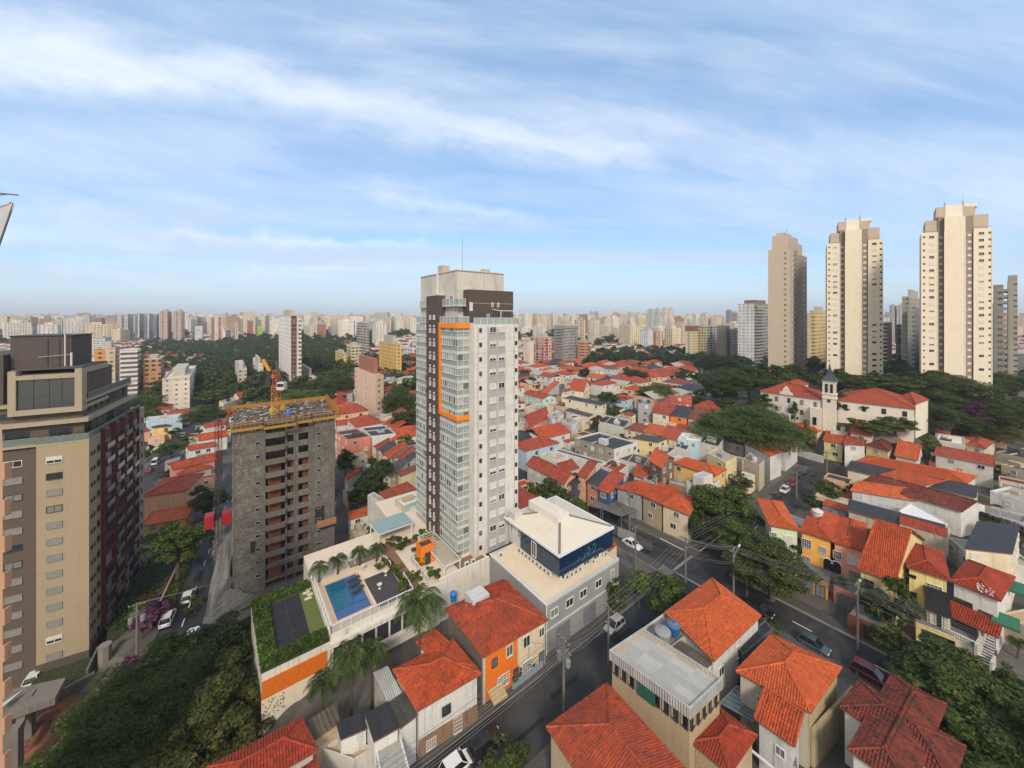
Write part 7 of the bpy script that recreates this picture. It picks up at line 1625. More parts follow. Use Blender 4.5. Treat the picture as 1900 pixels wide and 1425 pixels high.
# ---------------------------------------------------------------- poles, lamps and wires
POLES={}
def pole(key,px,py,h,label,dir_=None,top=None,wood=False,z=None,arms=1,lamp=None,trafo=False,name='utility_pole'):
 p=G(px,py,0.1)if top is None else None;x,y=p.x,p.y;gz=ground(x,y);d=dir_ or U0
 t=thing(name,label,'pole',(x,y,gz),group='utility poles along the streets');n_=rot90(d)
 mb=MB();mb.tube([(0,0,0),(0,0,h*.5),(0,0,h)],[.19,.16,.12],8);mb.build('shaft',paint((.13,.105,.085)if wood else(.17,.155,.14),.9,.4),t)
 pts=[]
 for k in range(arms):
  z_=h-.35-k*1.3;mb=MB();mb.bar((-n_.x*1.1,-n_.y*1.1,z_),(n_.x*1.1,n_.y*1.1,z_),.12,.12);mb.bar((-n_.x*.6,-n_.y*.6,z_-.0),(0,0,z_-.7),.05,.05);mb.bar((n_.x*.6,n_.y*.6,z_),(0,0,z_-.7),.05,.05);c=mb.build('crossarm',paint((.12,.10,.085),.9,.3),t)
  for s in(-1,-.4,.4,1):
   m2=MB();m2.lathe([(.03,0),(.07,.05),(.04,.1),(.07,.14),(.03,.2)],6,(n_.x*s,n_.y*s,z_+.06));m2.build('insulator',plain((.35,.33,.30),.3,name='insulator'),c);pts.append((x+n_.x*s,y+n_.y*s,gz+z_+.26))
 for k in range(5):pts.append((x+n_.x*.22,y+n_.y*.22,gz+h-2.6-k*.35))
 if trafo:
  for s in(-.75,.75):m2=MB();m2.lathe([(0,0),(.32,0),(.36,.1),(.36,.85),(.3,.95),(0,1)],12,(n_.x*s,n_.y*s,h-3.2));m2.build('transformer',plain((.20,.21,.21),.5,name='transformer_grey'),t)
  mb=MB()
  for k in range(3):mb.bar((-n_.x*1.0+d.x*(k-1)*.5,-n_.y+d.y*(k-1)*.5,h-1.9),(n_.x+d.x*(k-1)*.5,n_.y+d.y*(k-1)*.5,h-1.9),.06,.06)
  mb.bar((-d.x*.9,-d.y*.9,h-1.9),(d.x*.9,d.y*.9,h-1.9),.1,.1);mb.build('bracket',METAL,t)
 if lamp:
  l=Vector(lamp);mb=MB();mb.tube([(0,0,h-2.2),(l.x*1.2,l.y*1.2,h-1.3),(l.x*2.6,l.y*2.6,h-.8)],.045,5);a=mb.build('lamp_arm',METAL,t)
  m2=MB();m2.bar((l.x*2.5,l.y*2.5,h-.82),(l.x*3.2,l.y*3.2,h-.72),.28,.12);m2.build('lamp_head',plain((.6,.6,.58),.4,name='lamp_head'),a)
 POLES[key]=pts;return t
pole('a',1046,1318,9.5,'utility pole with transformers and tangled wires by the cream house',U0,trafo=True,arms=2)
pole('b',1129,1232,8.6,'bare utility pole just right of the silver hatchback',U0,arms=1)
pole('c',1272,1083,9.0,'utility pole standing in the middle corner of the crossroads',U0,arms=1)
pole('d',1361,1112,9.4,'utility pole with a street lamp behind the orange corner house',V0,arms=1,lamp=(.75,.65,0))
pole('e',1591,1205,10.6,'tall wooden pole with side arms before the salmon house',V0,wood=True,arms=2,lamp=(.5,.4,0))
pole('f',1179,1054,8.6,'utility pole with a white painted foot near the glass office',V0,arms=1)
pole('g',1478,938,9.0,'utility pole on the right pavement of the far street',U0,arms=1)
pole('h',1534,895,9.6,'utility pole with a street lamp in the far crossing',U0,arms=1,lamp=(-.6,-.3,0))
pole('i',1601,862,9.6,'utility pole before the white corner house',V0,arms=1)
pole('j',1168,985,9.5,'utility pole before the grey carport',V0,arms=1)
pole('k',1033,818,9.5,'utility pole by the tree right of the tower',V0,arms=1)
pole('l',254,1228,10.0,'pale concrete pole with a transformer box beside the purple bush',CD,arms=1,trafo=True)
pole('m',1284,760,8.5,'thin utility pole on the far street behind the brick house',V0,arms=1)
pole('n',1216,938,8.5,'small pole before the tan fronted house',V0,arms=1)
def wire(a,b,sag=.7,r=.028,bundle=1,lab='overhead wires above the near street',grp='overhead wires'):
 A=[Vector(p)for p in(POLES[a]if isinstance(a,str)else a)];B=[Vector(p)for p in(POLES[b]if isinstance(b,str)else b)]
 n=min(len(A),len(B),bundle)
 for i in range(n):
  mb=MB();p,q_=A[i],B[i];K=10
  mb.tube([p.lerp(q_,s/K)-Vector((0,0,sag*4*(s/K)*(1-s/K)))for s in range(K+1)],r,4,cap=False)
  o=mb.build('overhead_wire',WIRE,None,p,p);tag(o,lab,'wire',grp+' - '+lab)
WIRE=plain((.10,.10,.11),.55,name='cable');
def far_end(key,d,dist,dz=0):return[(p[0]+d.x*dist,p[1]+d.y*dist,p[2]+dz)for p in POLES[key]]
wire('a','b',bundle=8);wire('b','c',bundle=6);wire('a',far_end('a',-U0,30),bundle=9,lab='overhead wires running off the bottom edge');wire('c','g',bundle=6,lab='overhead wires from the crossroads to the far street')
wire('g','h',bundle=5,lab='overhead wires over the parked row');wire('d','e',bundle=8,lab='overhead wires along the cross street before the coloured houses');wire('e',far_end('e',-V0,38),bundle=9,lab='overhead wires running off the right edge')
wire('f','d',bundle=6,lab='overhead wires over the crossroads');wire('j','f',bundle=5,lab='overhead wires beside the glass office');wire('k','j',bundle=4,lab='overhead wires behind the glass office');wire('h','i',bundle=4,lab='overhead wires at the far crossing')
wire('c','d',bundle=3,lab='short overhead wires between the two crossroads poles',sag=.4)
wire('l',far_end('l',CN,24,1),bundle=3,lab='overhead wires across the left street')
wire('a',[h12['A'](6,0)+(6.0,)]*2,bundle=1,r=.02,lab='service wire to the cream house',sag=.3)
glass_deck('carport','brown slatted carport roof before the grey fronted house',[z3(715,1288),z3(845,1222),z3(1012,1300),z3(872,1352)],2.9,corrugated((.20,.16,.12),.3,.5),4)
glass_deck('carport','small slatted carport roof before the blue fronted house',[z3(590,1255),z3(660,1205),z3(790,1245),z3(700,1285)],2.9,corrugated((.22,.18,.14),.3,.5),3)
for i,(L_,N_,h,wc,lb)in enumerate((((1090,955),(1145,975),2.4,'darkgrey','grey metal street fence before the pink house'),((1146,978),(1178,990),2.2,'grey','grey gate beside the pole and the carport'),((1182,992),(1210,1005),2.2,'darkgrey','dark gate before the tan fronted house'))):
 house(lb,h,fp=foot(h,L=L_,N=N_,u=.25),roof='flat',rc='slab',wc=wc,parapet=.02,win=0,name='street_gate',cat='gate')
for i,(a_,b_,c_,lb)in enumerate(((31.0,42.2,(.03,.10,.05),'green wheeled bin on the near pavement by the orange front'),(60.5,41.2,(.05,.05,.06),'dark wheeled bin under the small trees by the grey office'))):
 x,y=xy(a_,b_);mb=MB();f_=frm((x,y),U0,V0);mb.box(-.28,.28,-.3,.3,.15,1.0,0,f_);mb.box(-.32,.32,-.34,.34,1.0,1.08,0,f_);o=mb.build('wheeled_bin',plain(c_,.5,name='bin_plastic'),None,(0,0,0),(x,y,.18));tag(o,lb,'bin')
# ---------------------------------------------------------------- apartment towers, one by one
def fac(wall,**k):return facade(tuple(wall),**k)
def far_tower(label,x0,x1,yt,yb,d=None,xc=None,m=None,m2=None,top=None,group=None,name='apartment_tower',cat='apartment tower',yaw=0,wins=None,extra=None,zb=None):
 "tower standing between the columns x0 and x1, roof at row yt, foot near row yb (hidden feet allowed: give d)"
 if d is None:
  p=G((x0+x1)/2,yb,0.0);d=p.y
 if xc is None:xc=x0+(x1-x0)*.62
 k=lambda px:(px-CX)/FPX
 ua=UA+R_(yaw);U=Vector((math.sin(ua),math.cos(ua)));V=rot90(U)
 vpl=CX+FPX*V.x/V.y if V.y>0 else-1e9
 if xc>vpl:
  N=Vector((k(xc)*d,d));u=along(N,U,x1);v=along(N,V,x0)
 else:
  N=Vector((k(x0)*d,d));u=along(N,U,xc);R=N+U*u;v=along(R,V,x1)
 u=min(max(abs(u),3),90);v=min(max(abs(v),3),70)
 f=frm(N,U,V);g=min(ground(*f(0,0)),ground(*f(u,v)))-1 if zb is None else zb;zt=CAMH-(yt-HY)/FPX*d
 c=f(u/2,v/2);org=(c[0],c[1],g);OCC.append((c[0],c[1],N,U*u,V*v))
 t=thing(name,label,cat,org,group=group)
 m=m or fac((.6,.55,.45));mb=MB();mb.box(0,u,0,v,g,zt,0,f);w=mb.build('wall',[m],t,org)
 if m2:
  w.data.materials.append(m2)
  for i,p in enumerate(w.data.polygons):
   if i in(1,3):p.material_index=1
 if top:
  mb=MB();a=top;mb.box(u*.25,u*.75,v*.25,v*.75,zt,zt+a,0,f);mb.build('roof_room',paint((.42,.38,.32),.85,.4),t,org)
  mb=MB()
  for q in((0,u,0,.25),(0,u,v-.25,v),(0,.25,.25,v-.25),(u-.25,u,.25,v-.25)):mb.box(q[0]-.1,q[1]+.1,q[2]-.1,q[3]+.1,zt,zt+.8,0,f)
  mb.build('parapet',paint((.45,.42,.36),.85,.4),t,org)
 if wins:
  items=[];placed=0
  for(face,fr0,wd,h,st,fl,zoff)in wins:
   nf=int((zt-g-3)/fl)
   for i in range(nf):
    z=zt-zoff-i*fl
    p,n_=(f(u*fr0,0),-V)if face=='V' else(f(0,v*fr0),-U)if face=='U' else(f(u,v*fr0),U)
    s=random.choice(st)if isinstance(st,(list,tuple))else st
    if placed<100:put_window(t,*p,z,n_,wd,h,s,org=org);placed+=1
    else:items.append((*p,z,n_,wd,h,s))
  join_windows(t,items,org)
 if extra:extra(t,f,u,v,g,zt,org,U,V)
 return t,f,u,v,zt
F3=lambda w,**k:fac(w,**k)
def balconies(side,a0,a1,dep,col,fl=2.9,rail=None,glass=False,z0=4):
 def fn(t,f,u,v,g,zt,org,U,V):
  n=min(40,int((zt-g-z0)/fl));mm=paint(col,.8,.4)
  for i in range(n):
   z=zt-2.9-i*fl;mb=MB()
   if side=='V':x0,x1=u*a0,u*a1;mb.box(x0,x1,-dep,0,z-.12,z+.08,0,f);mb.box(x0,x1,-dep,-dep+.12,z+.08,z+1.0,0,f);mb.box(x0,x0+.12,-dep+.12,0,z+.08,z+1.0,0,f);mb.box(x1-.12,x1,-dep+.12,0,z+.08,z+1.0,0,f)
   elif side=='U':x0,x1=v*a0,v*a1;mb.box(-dep,0,x0,x1,z-.12,z+.08,0,f);mb.box(-dep,-dep+.12,x0,x1,z+.08,z+1.0,0,f)
   else:x0,x1=v*a0,v*a1;mb.box(u,u+dep,x0,x1,z-.12,z+.08,0,f);mb.box(u+dep-.12,u+dep,x0,x1,z+.08,z+1.0,0,f)
   mb.build('balcony',mm,t,org)
 return fn
def trio(label,x0,x1,yt,d,xl,xr,c_front,side_only=False):
 N=Vector(((x0-CX)/FPX*d,d));U=Vector((math.cos(R_(12)),-math.sin(R_(12))))if not side_only else U0
 U=Vector((.985,-.174))if x0>1700 else Vector((.97,-.24))if not side_only else None
 if side_only:return
 W_=along(N,U,xr);V=rot90(N.normalized());V=Vector((V.y,-V.x));a_=R_(-2.5);V=Vector((V.x*math.cos(a_)+V.y*math.sin(a_),-V.x*math.sin(a_)+V.y*math.cos(a_)));D=16.0;f=frm(N,U,V);g=ground(N.x,N.y)-3;s=d/170.0
 zt=CAMH-(yt-HY)/FPX*d;org=(*f(W_/2,D/2),g);t=thing('apartment_tower',label,'apartment tower',org,group='cream towers on the hill')
 cream=paint((.64,.56,.43),.8,.3,.05);br=paint((.24,.195,.15),.85,.3,.05);tan_=paint((.42,.34,.25),.85,.4,.06);edge=paint((.64,.58,.48),.8,.2)
 b=[0,W_*.235,W_*.325,W_*.62,W_*.745,W_]
 mb=MB();mb.box(b[0],b[1],0,D,g,zt,0,f);mb.build('left_wall',cream,t,org)
 mb=MB();mb.box(b[4],b[5],0,D,g,zt+1.2,0,f);mb.build('right_wall',cream,t,org)
 mb=MB();mb.box(b[2],b[3],-1.8,D,g,zt+6.5,0,f);mb.build('centre_wall',cream,t,org)
 mb=MB();mb.box(b[1],b[2],.6,D,g,zt+7,0,f);mb.box(b[3],b[4],.6,D,g,zt+7,0,f);mb.build('brown_wall',br,t,org)
 mb=MB();mb.box(b[0]+1.5,b[1],1.0,D,zt,zt+5.5,0,f);mb.box(b[4],b[5]-1.2,1.0,D,zt+1.2,zt+7.5,0,f);mb.box(b[1]-.6,b[4]+.8,2,D-1,zt+6.5,zt+11.5,0,f);mb.build('penthouse',tan_,t,org)
 mb=MB();mb.box(b[2]+.1,b[3]-.1,1.9,2.0,zt+6.5,zt+12.4,0,f);mb.box(b[3]-.5,b[4]+1.8,3,D,zt+11.5,zt+13,0,f);mb.build('tank_room',edge,t,org)
 mb=MB();mb.tube([(*f(b[2]+.4,2),zt+6.5),(*f(b[2]+.4,2),zt+13.6)],.3,6);mb.tube([(*f(b[3]-.4,2),zt+6.5),(*f(b[3]-.4,2),zt+13.8)],.3,6);mb.tube([(*f(b[3],6),zt+12.5),(*f(b[3],6),zt+18)],.1,4);mb.build('pipe',METAL,t,org)
 mb=MB()
 for x in(b[0],b[1],b[2],b[3],b[4],b[5]):mb.box(x-.14,x+.14,-.14 if x not in(b[2],b[3])else-1.95,0 if x not in(b[2],b[3])else-1.8,g,zt,0,f)
 mb.build('corner_band',edge,t,org)
 placed=0;items=[];fl=3.0;nf=int((zt-g)/fl);rnd=random.Random(int(x0))
 for i in range(nf):
  z=zt-2.6-i*fl
  for a,w_,h,y_,zo,st in((W_*.035,.6,.6,0,.3,'dark'),(W_*.145,1.9,1.1,0,0,None),(W_*.85,1.9,1.1,0,1.0,None),(W_*.965,.7,.7,0,1.4,'dark'),(W_*.28,1.2,.9,.6,0,'shut'),(W_*.685,1.2,.9,.6,.6,'shut')):
   s=st or rnd.choice(['shut','shut','half','white','white'])
   if placed<100:put_window(t,*f(a,y_),z+zo,rot90(U)*-1,w_,h,s,org=org);placed+=1
   else:items.append((*f(a,y_),z+zo,rot90(U)*-1,w_,h,s))
 join_windows(t,items,org)
 r=MB()
 for p,q_,z in(((b[0],.1),(b[1],.1),zt),((b[4],.1),(b[5],.1),zt+1.2)):r.bar((*f(*p),z+1.1),(*f(*q_),z+1.1),.12,.12);r.bar((*f(*p),z+.6),(*f(*q_),z+.6),.08,.08)
 r.build('roof_rail',METAL,t,org);OCC.append((*f(W_/2,D/2),N,U*W_,V*D))
trio('tallest cream tower with two dark vertical stripes, rightmost of the three on the hill',1710,1841,432,170,0,1841,None)
trio('middle cream tower with two dark vertical stripes, of the three on the hill',1535,1638,452,200,0,1638,None)
def third():
 d=218.;N=Vector(((1466-CX)/FPX*d,d));U=Vector((.80,.60));V=Vector((-.95,.31));zt=CAMH-(462-HY)/FPX*d
 w=along(N,V,1425);u=along(N,U,1495);f=frm(N,U,V);g=ground(N.x,N.y)-3;org=(*f(u/2,w/2),g)
 t=thing('apartment_tower','slim tan tower with a blank wide left side, leftmost of the three on the hill','apartment tower',org,group='cream towers on the hill')
 m1=paint((.40,.335,.26),.85,.35,.05);m2=paint((.26,.225,.18),.85,.35,.05)
 mb=MB();mb.box(0,u*.25,0,w,g,zt,0,f);mb.build('wall',m1,t,org)
 mb=MB();mb.box(u*.25,u*.60,1.2,w,g,zt,0,f);mb.box(u*.60,u,-.6,w,g,zt-2,0,f);mb.build('side_wall',m2,t,org)
 mb=MB();mb.box(0,u*.6,1,w-2,zt,zt+8,0,f);mb.box(u*.1,u*.5,w*.3,w-3,zt+8,zt+10,0,f);mb.box(u*.6,u*.9,1,w-2,zt-2,zt+5,0,f);mb.build('penthouse',m1,t,org)
 mb=MB();mb.tube([(*f(3,6),zt+8),(*f(3,6),zt+11.5)],.12,4);mb.tube([(*f(1,2),zt+8),(*f(1,2),zt+12)],.15,4);mb.build('antenna',METAL,t,org)
 items=[];placed=0
 for i in range(int((zt-g)/3.0)):
  z=zt-2.6-i*3.0
  for p,n_,ww_,hh,st in((f(0,w*.22),-U,.7,.7,'dark'),(f(u*.42,1.2),-V,.8,1.0,'dark'),(f(u*.12,0),-V,.9,.9,'shut'),(f(u*.82,-.6),-V,1.1,1.2,'half')):
   nn=Vector((n_.x,n_.y)).normalized()
   if n_==-V:nn=Vector((U.y,-U.x))
   else:nn=Vector((-V.y,V.x))if Vector((-V.y,V.x)).dot(-U)>0 else Vector((V.y,-V.x))
   if placed<100:put_window(t,*p,z,nn,ww_,hh,st,org=org);placed+=1
   else:items.append((*p,z,nn,ww_,hh,st))
 join_windows(t,items,org);OCC.append((*f(u/2,w/2),N,U*u,V*w))
third()
T=far_tower
T('big white tower with brown balconies on its right side, above the unfinished building',498,559,586,728,d=255,xc=540,m2=F3((.66,.63,.58),bay=6.2,ww=.18,wh=.3,fl=2.9),m=F3((.58,.54,.50),bay=3.4,band=(.13,.05,.035),ww=.4,wh=.5),top=4.5,extra=balconies('V',.80,1.0,1.2,(.62,.59,.55)))
T('pale pink narrow-windowed tower with a brick-red box on top, left of the central tower',658,712,697,785,d=190,xc=697,m2=paint((.62,.455,.335),.85,.35,.05),m=F3((.50,.36,.27),bay=3.4,ww=.25,wh=.4),wins=[('U',.93,.7,.8,'dark',2.8,2.6),('U',.50,.7,.9,'half',2.8,3.2),('U',.42,.6,.9,'gshut',2.8,3.2)],extra=lambda t,f,u,v,g,zt,org,U,V:(lambda mb:(mb.box(u*.34,u*.85,v*.2,v*.9,zt,zt+7.6,0,f),mb.build('roof_room',paint((.30,.13,.08),.85,.4),t,org)))(MB()))
T('yellow tower with brown window columns behind the pink tower',703,745,640,706,d=302,xc=735,m=F3((.62,.40,.13),bay=4.6,ww=.30,wh=.35),top=7)
T('yellow and beige tower with stacked balconies left of the tall grey block',643,670,642,690,d=350,xc=652,m=F3((.50,.42,.26),bay=3.2,ww=.55,wh=.5,rail=.25),top=3)
T('short yellow block in front of the stacked balcony tower',622,643,657,688,d=345,xc=638,m=F3((.62,.45,.16),bay=4,ww=.3),top=3)
T('tall grey tower with horizontal bands behind the yellow tower',662,685,600,668,d=430,xc=680,m=F3((.36,.34,.30),bay=9,ww=.9,wh=.42,fl=3.2),top=2)
T('cream block with few windows behind the unfinished roof',543,587,703,730,d=258,xc=580,m=F3((.62,.50,.36),bay=5,ww=.35,wh=.35),top=5)
T('pale cream apartment block with two window columns, between left tower and trees',301,369,706,768,d=222,xc=352,m=F3((.64,.56,.46),bay=4.2,ww=.25,wh=.30),top=4.5)
T('narrow beige slab with a blank wall left of the white block',428,458,688,735,d=262,xc=441,m2=F3((.50,.42,.34),bay=30,ww=.02,wh=.1),m=F3((.44,.38,.32),bay=3),top=2.5)
T('white block with two balcony rows beside the beige slab',457,488,679,715,d=292,xc=480,m=F3((.66,.65,.62),bay=3.6,ww=.32,wh=.32),top=4.5)
T('tower with long white striped balconies just past the left tower',222,262,650,752,d=236,xc=255,m=F3((.60,.57,.53),win=(.10,.085,.075),bay=30,ww=.98,wh=.50,fl=2.9),top=0)
T('beige and orange striped tower half hidden by the left tower',175,222,648,752,d=240,xc=214,m=F3((.56,.46,.34),bay=5,ww=.3,band=(.52,.22,.07)),top=4.5)
T('orange brown tower with dark balconies past the left tower',266,305,668,738,d=246,xc=298,m=F3((.42,.22,.11),win=(.06,.03,.025),bay=3.2,ww=.6,wh=.5),top=2.5)
T('pale grey office block behind the left tower roof',165,207,628,668,d=450,xc=195,m=F3((.48,.50,.47),bay=3,ww=.6,wh=.3),top=2)
T('small striped pale block at the far left',22,50,628,654,d=540,xc=40,m=F3((.56,.52,.45),bay=20,ww=.9,wh=.4),top=2)
for a in(('beige and dark glass office tower in the far left skyline',30,71,589,626,880,57,(.40,.37,.31)),('white tower block second from the far left',74,97,595,625,860,90,(.66,.65,.62)),('beige tower block third from the far left',97,122,595,627,840,115,(.46,.42,.35)),('cream tower block with a stepped top in the left skyline',120,141,594,624,880,134,(.60,.50,.36)),('pale grey slim tower in the left skyline',153,172,586,622,900,166,(.50,.50,.48)),('dark brick red tower in the left skyline',173,195,590,620,950,188,(.30,.13,.11))):
 T(a[0],a[1],a[2],a[3],a[4],d=a[5],xc=a[6],m=F3(a[7],bay=3.4,ww=.5),top=3)
for i,(x0,x1,yt)in enumerate(((225,249,584),(250,268,583),(268,286,583),(286,296,584))):
 T(['first','second','third','narrow fourth'][i]+' from the left in the group of grey striped towers',x0,x1,yt,626,d=800,xc=x0+(x1-x0)*.5,m=F3((.56,.57,.57),win=(.05,.06,.08),bay=5,ww=.45,wh=.75,band=(.16,.18,.22)),top=2,group='grey striped tower group')
T('left one of the pair of orange brown twin towers',295,319,578,624,d=790,xc=312,m=F3((.44,.25,.15),bay=4,ww=.5,band=(.52,.44,.38)),top=5,group='orange brown twin towers')
T('right one of the pair of orange brown twin towers',321,346,578,620,d=800,xc=338,m=F3((.40,.24,.16),bay=4,ww=.5,band=(.48,.42,.38)),top=5,group='orange brown twin towers')
T('low white office behind the twin towers',362,380,606,622,d=800,xc=375,m=F3((.62,.62,.6),bay=12,ww=.8,wh=.3),top=0)
T('white tower with dark red vertical stripes above the park',392,418,589,637,d=700,xc=412,m=F3((.64,.60,.56),bay=5,ww=.5,wh=.35,band=(.34,.12,.09)),top=3)
T('beige tower right of the red striped one above the park',418,442,601,636,d=700,xc=436,m=F3((.56,.46,.36),bay=4.5,ww=.4),top=3)
T('grey slim tower behind the red striped tower',408,424,581,600,d=1100,xc=418,m=F3((.36,.36,.36),bay=4,ww=.5),top=3)
T('broad brick red office block in the skyline',445,470,595,622,d=820,xc=462,m=F3((.36,.14,.09),bay=3,ww=.6,wh=.35),top=3)
T('red and lime green office block above the park',453,487,607,628,d=780,xc=478,m2=F3((.52,.10,.06),bay=3,ww=.3,wh=.3),m=plain((.20,.48,.05),.7,name='lime_facade'),top=0)
T('pale block with vertical fins right of the big white tower',556,582,604,628,d=740,xc=575,m=F3((.58,.53,.44),bay=3,ww=.2,wh=.9),top=0)
T('cream tower behind the pale finned block',574,589,593,618,d=900,xc=584,m=F3((.62,.54,.42),bay=4,ww=.4),top=3)
T('brick red tower right of the pale finned block',588,605,602,624,d=820,xc=599,m=F3((.44,.17,.10),bay=4,ww=.5),top=3)
T('tall pale tower with a flat top left of the central tower',715,726,589,622,d=900,xc=722,m=F3((.58,.52,.44),bay=4,ww=.4),top=3)
T('tall pale tower touching its neighbour left of the central tower',726,736,589,622,d=905,xc=733,m=F3((.54,.50,.44),bay=4,ww=.4),top=3)
T('white school block with blue grey windows near the yellow tower',748,770,645,665,d=455,xc=766,m=F3((.66,.64,.60),bay=5,ww=.5,wh=.5,fl=4),top=0)
T('white gable end next to the red and white block right of the central tower',971,990,634,678,d=372,xc=984,m=F3((.66,.58,.48),bay=9,ww=.15,wh=.2),top=2)
T('red and white apartment block right of the central tower',985,1027,627,680,d=376,xc=1012,m=F3((.60,.52,.46),win=(.14,.04,.03),bay=4,ww=.6,wh=.6,band=(.46,.13,.09)),top=4)
T('raw grey concrete tower right of the red and white block',1028,1072,605,682,d=370,xc=1046,m=F3((.30,.285,.26),win=(.10,.09,.08),bay=3,ww=.6,wh=.5),top=5,extra=balconies('U',.1,.9,1.3,(.33,.31,.29)))
T('orange brown striped tower beside the raw concrete tower',1072,1093,634,684,d=366,xc=1085,m=F3((.50,.27,.16),win=(.16,.06,.04),bay=12,ww=.8,wh=.4),top=3)
T('left white tower with orange edges in the centre right skyline',1066,1086,594,634,d=640,xc=1080,m=F3((.64,.58,.48),bay=6,ww=.4,band=(.52,.34,.20)),top=5)
T('right white tower with a stepped top in the centre right skyline',1090,1112,595,637,d=640,xc=1105,m=F3((.66,.60,.48),bay=4,ww=.4),top=5)
T('cream stepped tower cluster, left part',1133,1150,611,634,d=700,xc=1145,m=F3((.62,.54,.40),bay=4,ww=.4),top=3)
T('cream stepped tower cluster, higher right part',1148,1170,606,634,d=710,xc=1162,m=F3((.60,.50,.34),bay=3.5,ww=.45),top=3)
T('pale blue-white block before the market roofs',1187,1212,612,645,d=560,xc=1203,m=F3((.58,.60,.62),bay=3.4,ww=.4),top=4)
T('orange and white block before the market roofs',1213,1230,616,642,d=570,xc=1222,m=F3((.60,.52,.42),bay=4,ww=.4,band=(.50,.18,.06)),top=5)
T('pair of cream blocks before the hill, left one',1235,1252,604,632,d=640,xc=1246,m=F3((.58,.55,.48),bay=4,ww=.4),top=3)
T('pair of cream blocks before the hill, broader right one',1250,1274,600,630,d=650,xc=1266,m=F3((.56,.47,.34),bay=4,ww=.4),top=3)
T('yellow tower with a dark red top in the centre right',1272,1296,604,675,d=402,xc=1286,m=F3((.60,.48,.20),bay=7,ww=.25,band=(.54,.50,.34)),top=3,extra=lambda t,f,u,v,g,zt,org,U,V:(lambda mb:(mb.box(-.3,u+.3,-.3,v+.3,zt-6,zt-.5,0,f),mb.build('red_band',paint((.24,.10,.07),.85,.3),t,org)))(MB()))
T('balconied yellow and dark tower right of the red-topped one',1296,1313,604,672,d=404,xc=1306,m=F3((.44,.38,.24),win=(.06,.055,.05),bay=2.8,ww=.6,wh=.55,rail=.2),top=3)
T('dark glass fronted tower before the brown concrete tower',1312,1330,606,668,d=415,xc=1322,m=F3((.20,.19,.18),bay=3,ww=.6,wh=.5,band=(.42,.41,.39)),top=2)
T('brown grey concrete tower left of the scaffolded block',1330,1354,604,674,d=392,xc=1348,m=F3((.25,.215,.18),bay=6,ww=.2,wh=.2),top=0)
T('scaffolded block with pale grid balconies left of the white and yellow tower',1354,1382,612,672,d=388,xc=1362,m=F3((.26,.25,.24),win=(.07,.065,.06),bay=2.6,ww=.7,wh=.6),top=2)
T('white tower with yellow and red edged balconies left of the hill towers',1369,1426,563,668,d=345,xc=1399,m2=F3((.62,.62,.62),bay=3.4,ww=.3,wh=.35),m=F3((.24,.235,.23),win=(.07,.07,.07),bay=3,ww=.6,wh=.5,rail=.2),top=0,extra=lambda t,f,u,v,g,zt,org,U,V:(balconies('V',.08,.55,1.5,(.30,.29,.28))(t,f,u,v,g,zt,org,U,V),[(lambda mb:(mb.box(u*.08,u*.55,-1.56,-1.5,z,z+.6,0,f),mb.box(u*.8,u,-.1,0,z+1.5,z+2.1,0,f),mb.build('yellow_panel',plain((.62,.45,.02),.6,name='yellow_panel'),t,org)))(MB())for z in(zt-4,zt-8,zt-26,zt-43)],(lambda mb:(mb.box(u*.97,u+.1,-.2,0,g,zt,0,f),mb.build('red_edge',plain((.40,.02,.03),.6,name='red_paint'),t,org)))(MB()),(lambda mb:(mb.box(u*.2,u*.9,v*.1,v*.8,zt,zt+3.5,0,f),mb.build('roof_room',paint((.20,.13,.10)),t,org)))(MB())))
T('yellow cream tower between the hill towers with brown windows',1504,1534,578,692,d=300,xc=1511,m=F3((.62,.47,.20),bay=4.5,ww=.45,wh=.35),top=4,zb=2)
T('pale pink slim tower beside the yellow cream tower',1495,1506,580,660,d=420,xc=1500,m=F3((.55,.42,.36),bay=3,ww=.4),top=0)
T('grey beige stepped tower behind the tallest cream tower',1680,1712,552,700,d=245,xc=1686,m=F3((.36,.33,.27),bay=5,ww=.25,wh=.3),top=6,zb=5)
T('blue grey glass fronted tower left of the tallest cream tower',1686,1706,570,700,d=232,xc=1697,m=F3((.18,.20,.24),bay=2,ww=.5,wh=.85),m2=F3((.36,.35,.30),bay=5,ww=.2,wh=.3),top=0,zb=5)
T('brutalist grey block with deep openings between the hill towers',1663,1685,602,672,d=300,xc=1672,m=F3((.26,.245,.22),win=(.04,.035,.03),bay=5,ww=.6,wh=.75,fl=7),top=0,zb=2)
T('dark balconied tower with a brick red top corner between the hill towers',1638,1655,598,692,d=290,xc=1646,m=F3((.34,.14,.10),bay=9,ww=.1),m2=F3((.50,.50,.48),win=(.035,.03,.03),bay=12,ww=.95,wh=.6),top=0,zb=2)
T('far grey twin tower seen between the hill towers, left one',1650,1664,567,600,d=620,xc=1658,m=F3((.38,.37,.35),bay=4,ww=.45),top=3)
T('far grey twin tower seen between the hill towers, right one',1665,1681,566,600,d=620,xc=1673,m=F3((.40,.39,.38),bay=4,ww=.45),top=3)
T('orange yellow tower right of the tallest cream tower',1838,1866,560,716,d=225,xc=1840,m=F3((.52,.28,.05),bay=3.6,ww=.5,wh=.3),top=0,zb=6)
T('grey green tower with side balconies at the right edge',1850,1905,528,726,d=178,xc=1862,m=F3((.27,.26,.225),bay=4,ww=.35,wh=.3),top=0,zb=6,extra=balconies('V',.05,.30,1.2,(.28,.27,.24)))
T('higher grey tower block behind at the right edge',1884,1925,510,726,d=200,xc=1888,m=F3((.34,.32,.27),bay=9,ww=.6,wh=.3),top=0,zb=6)
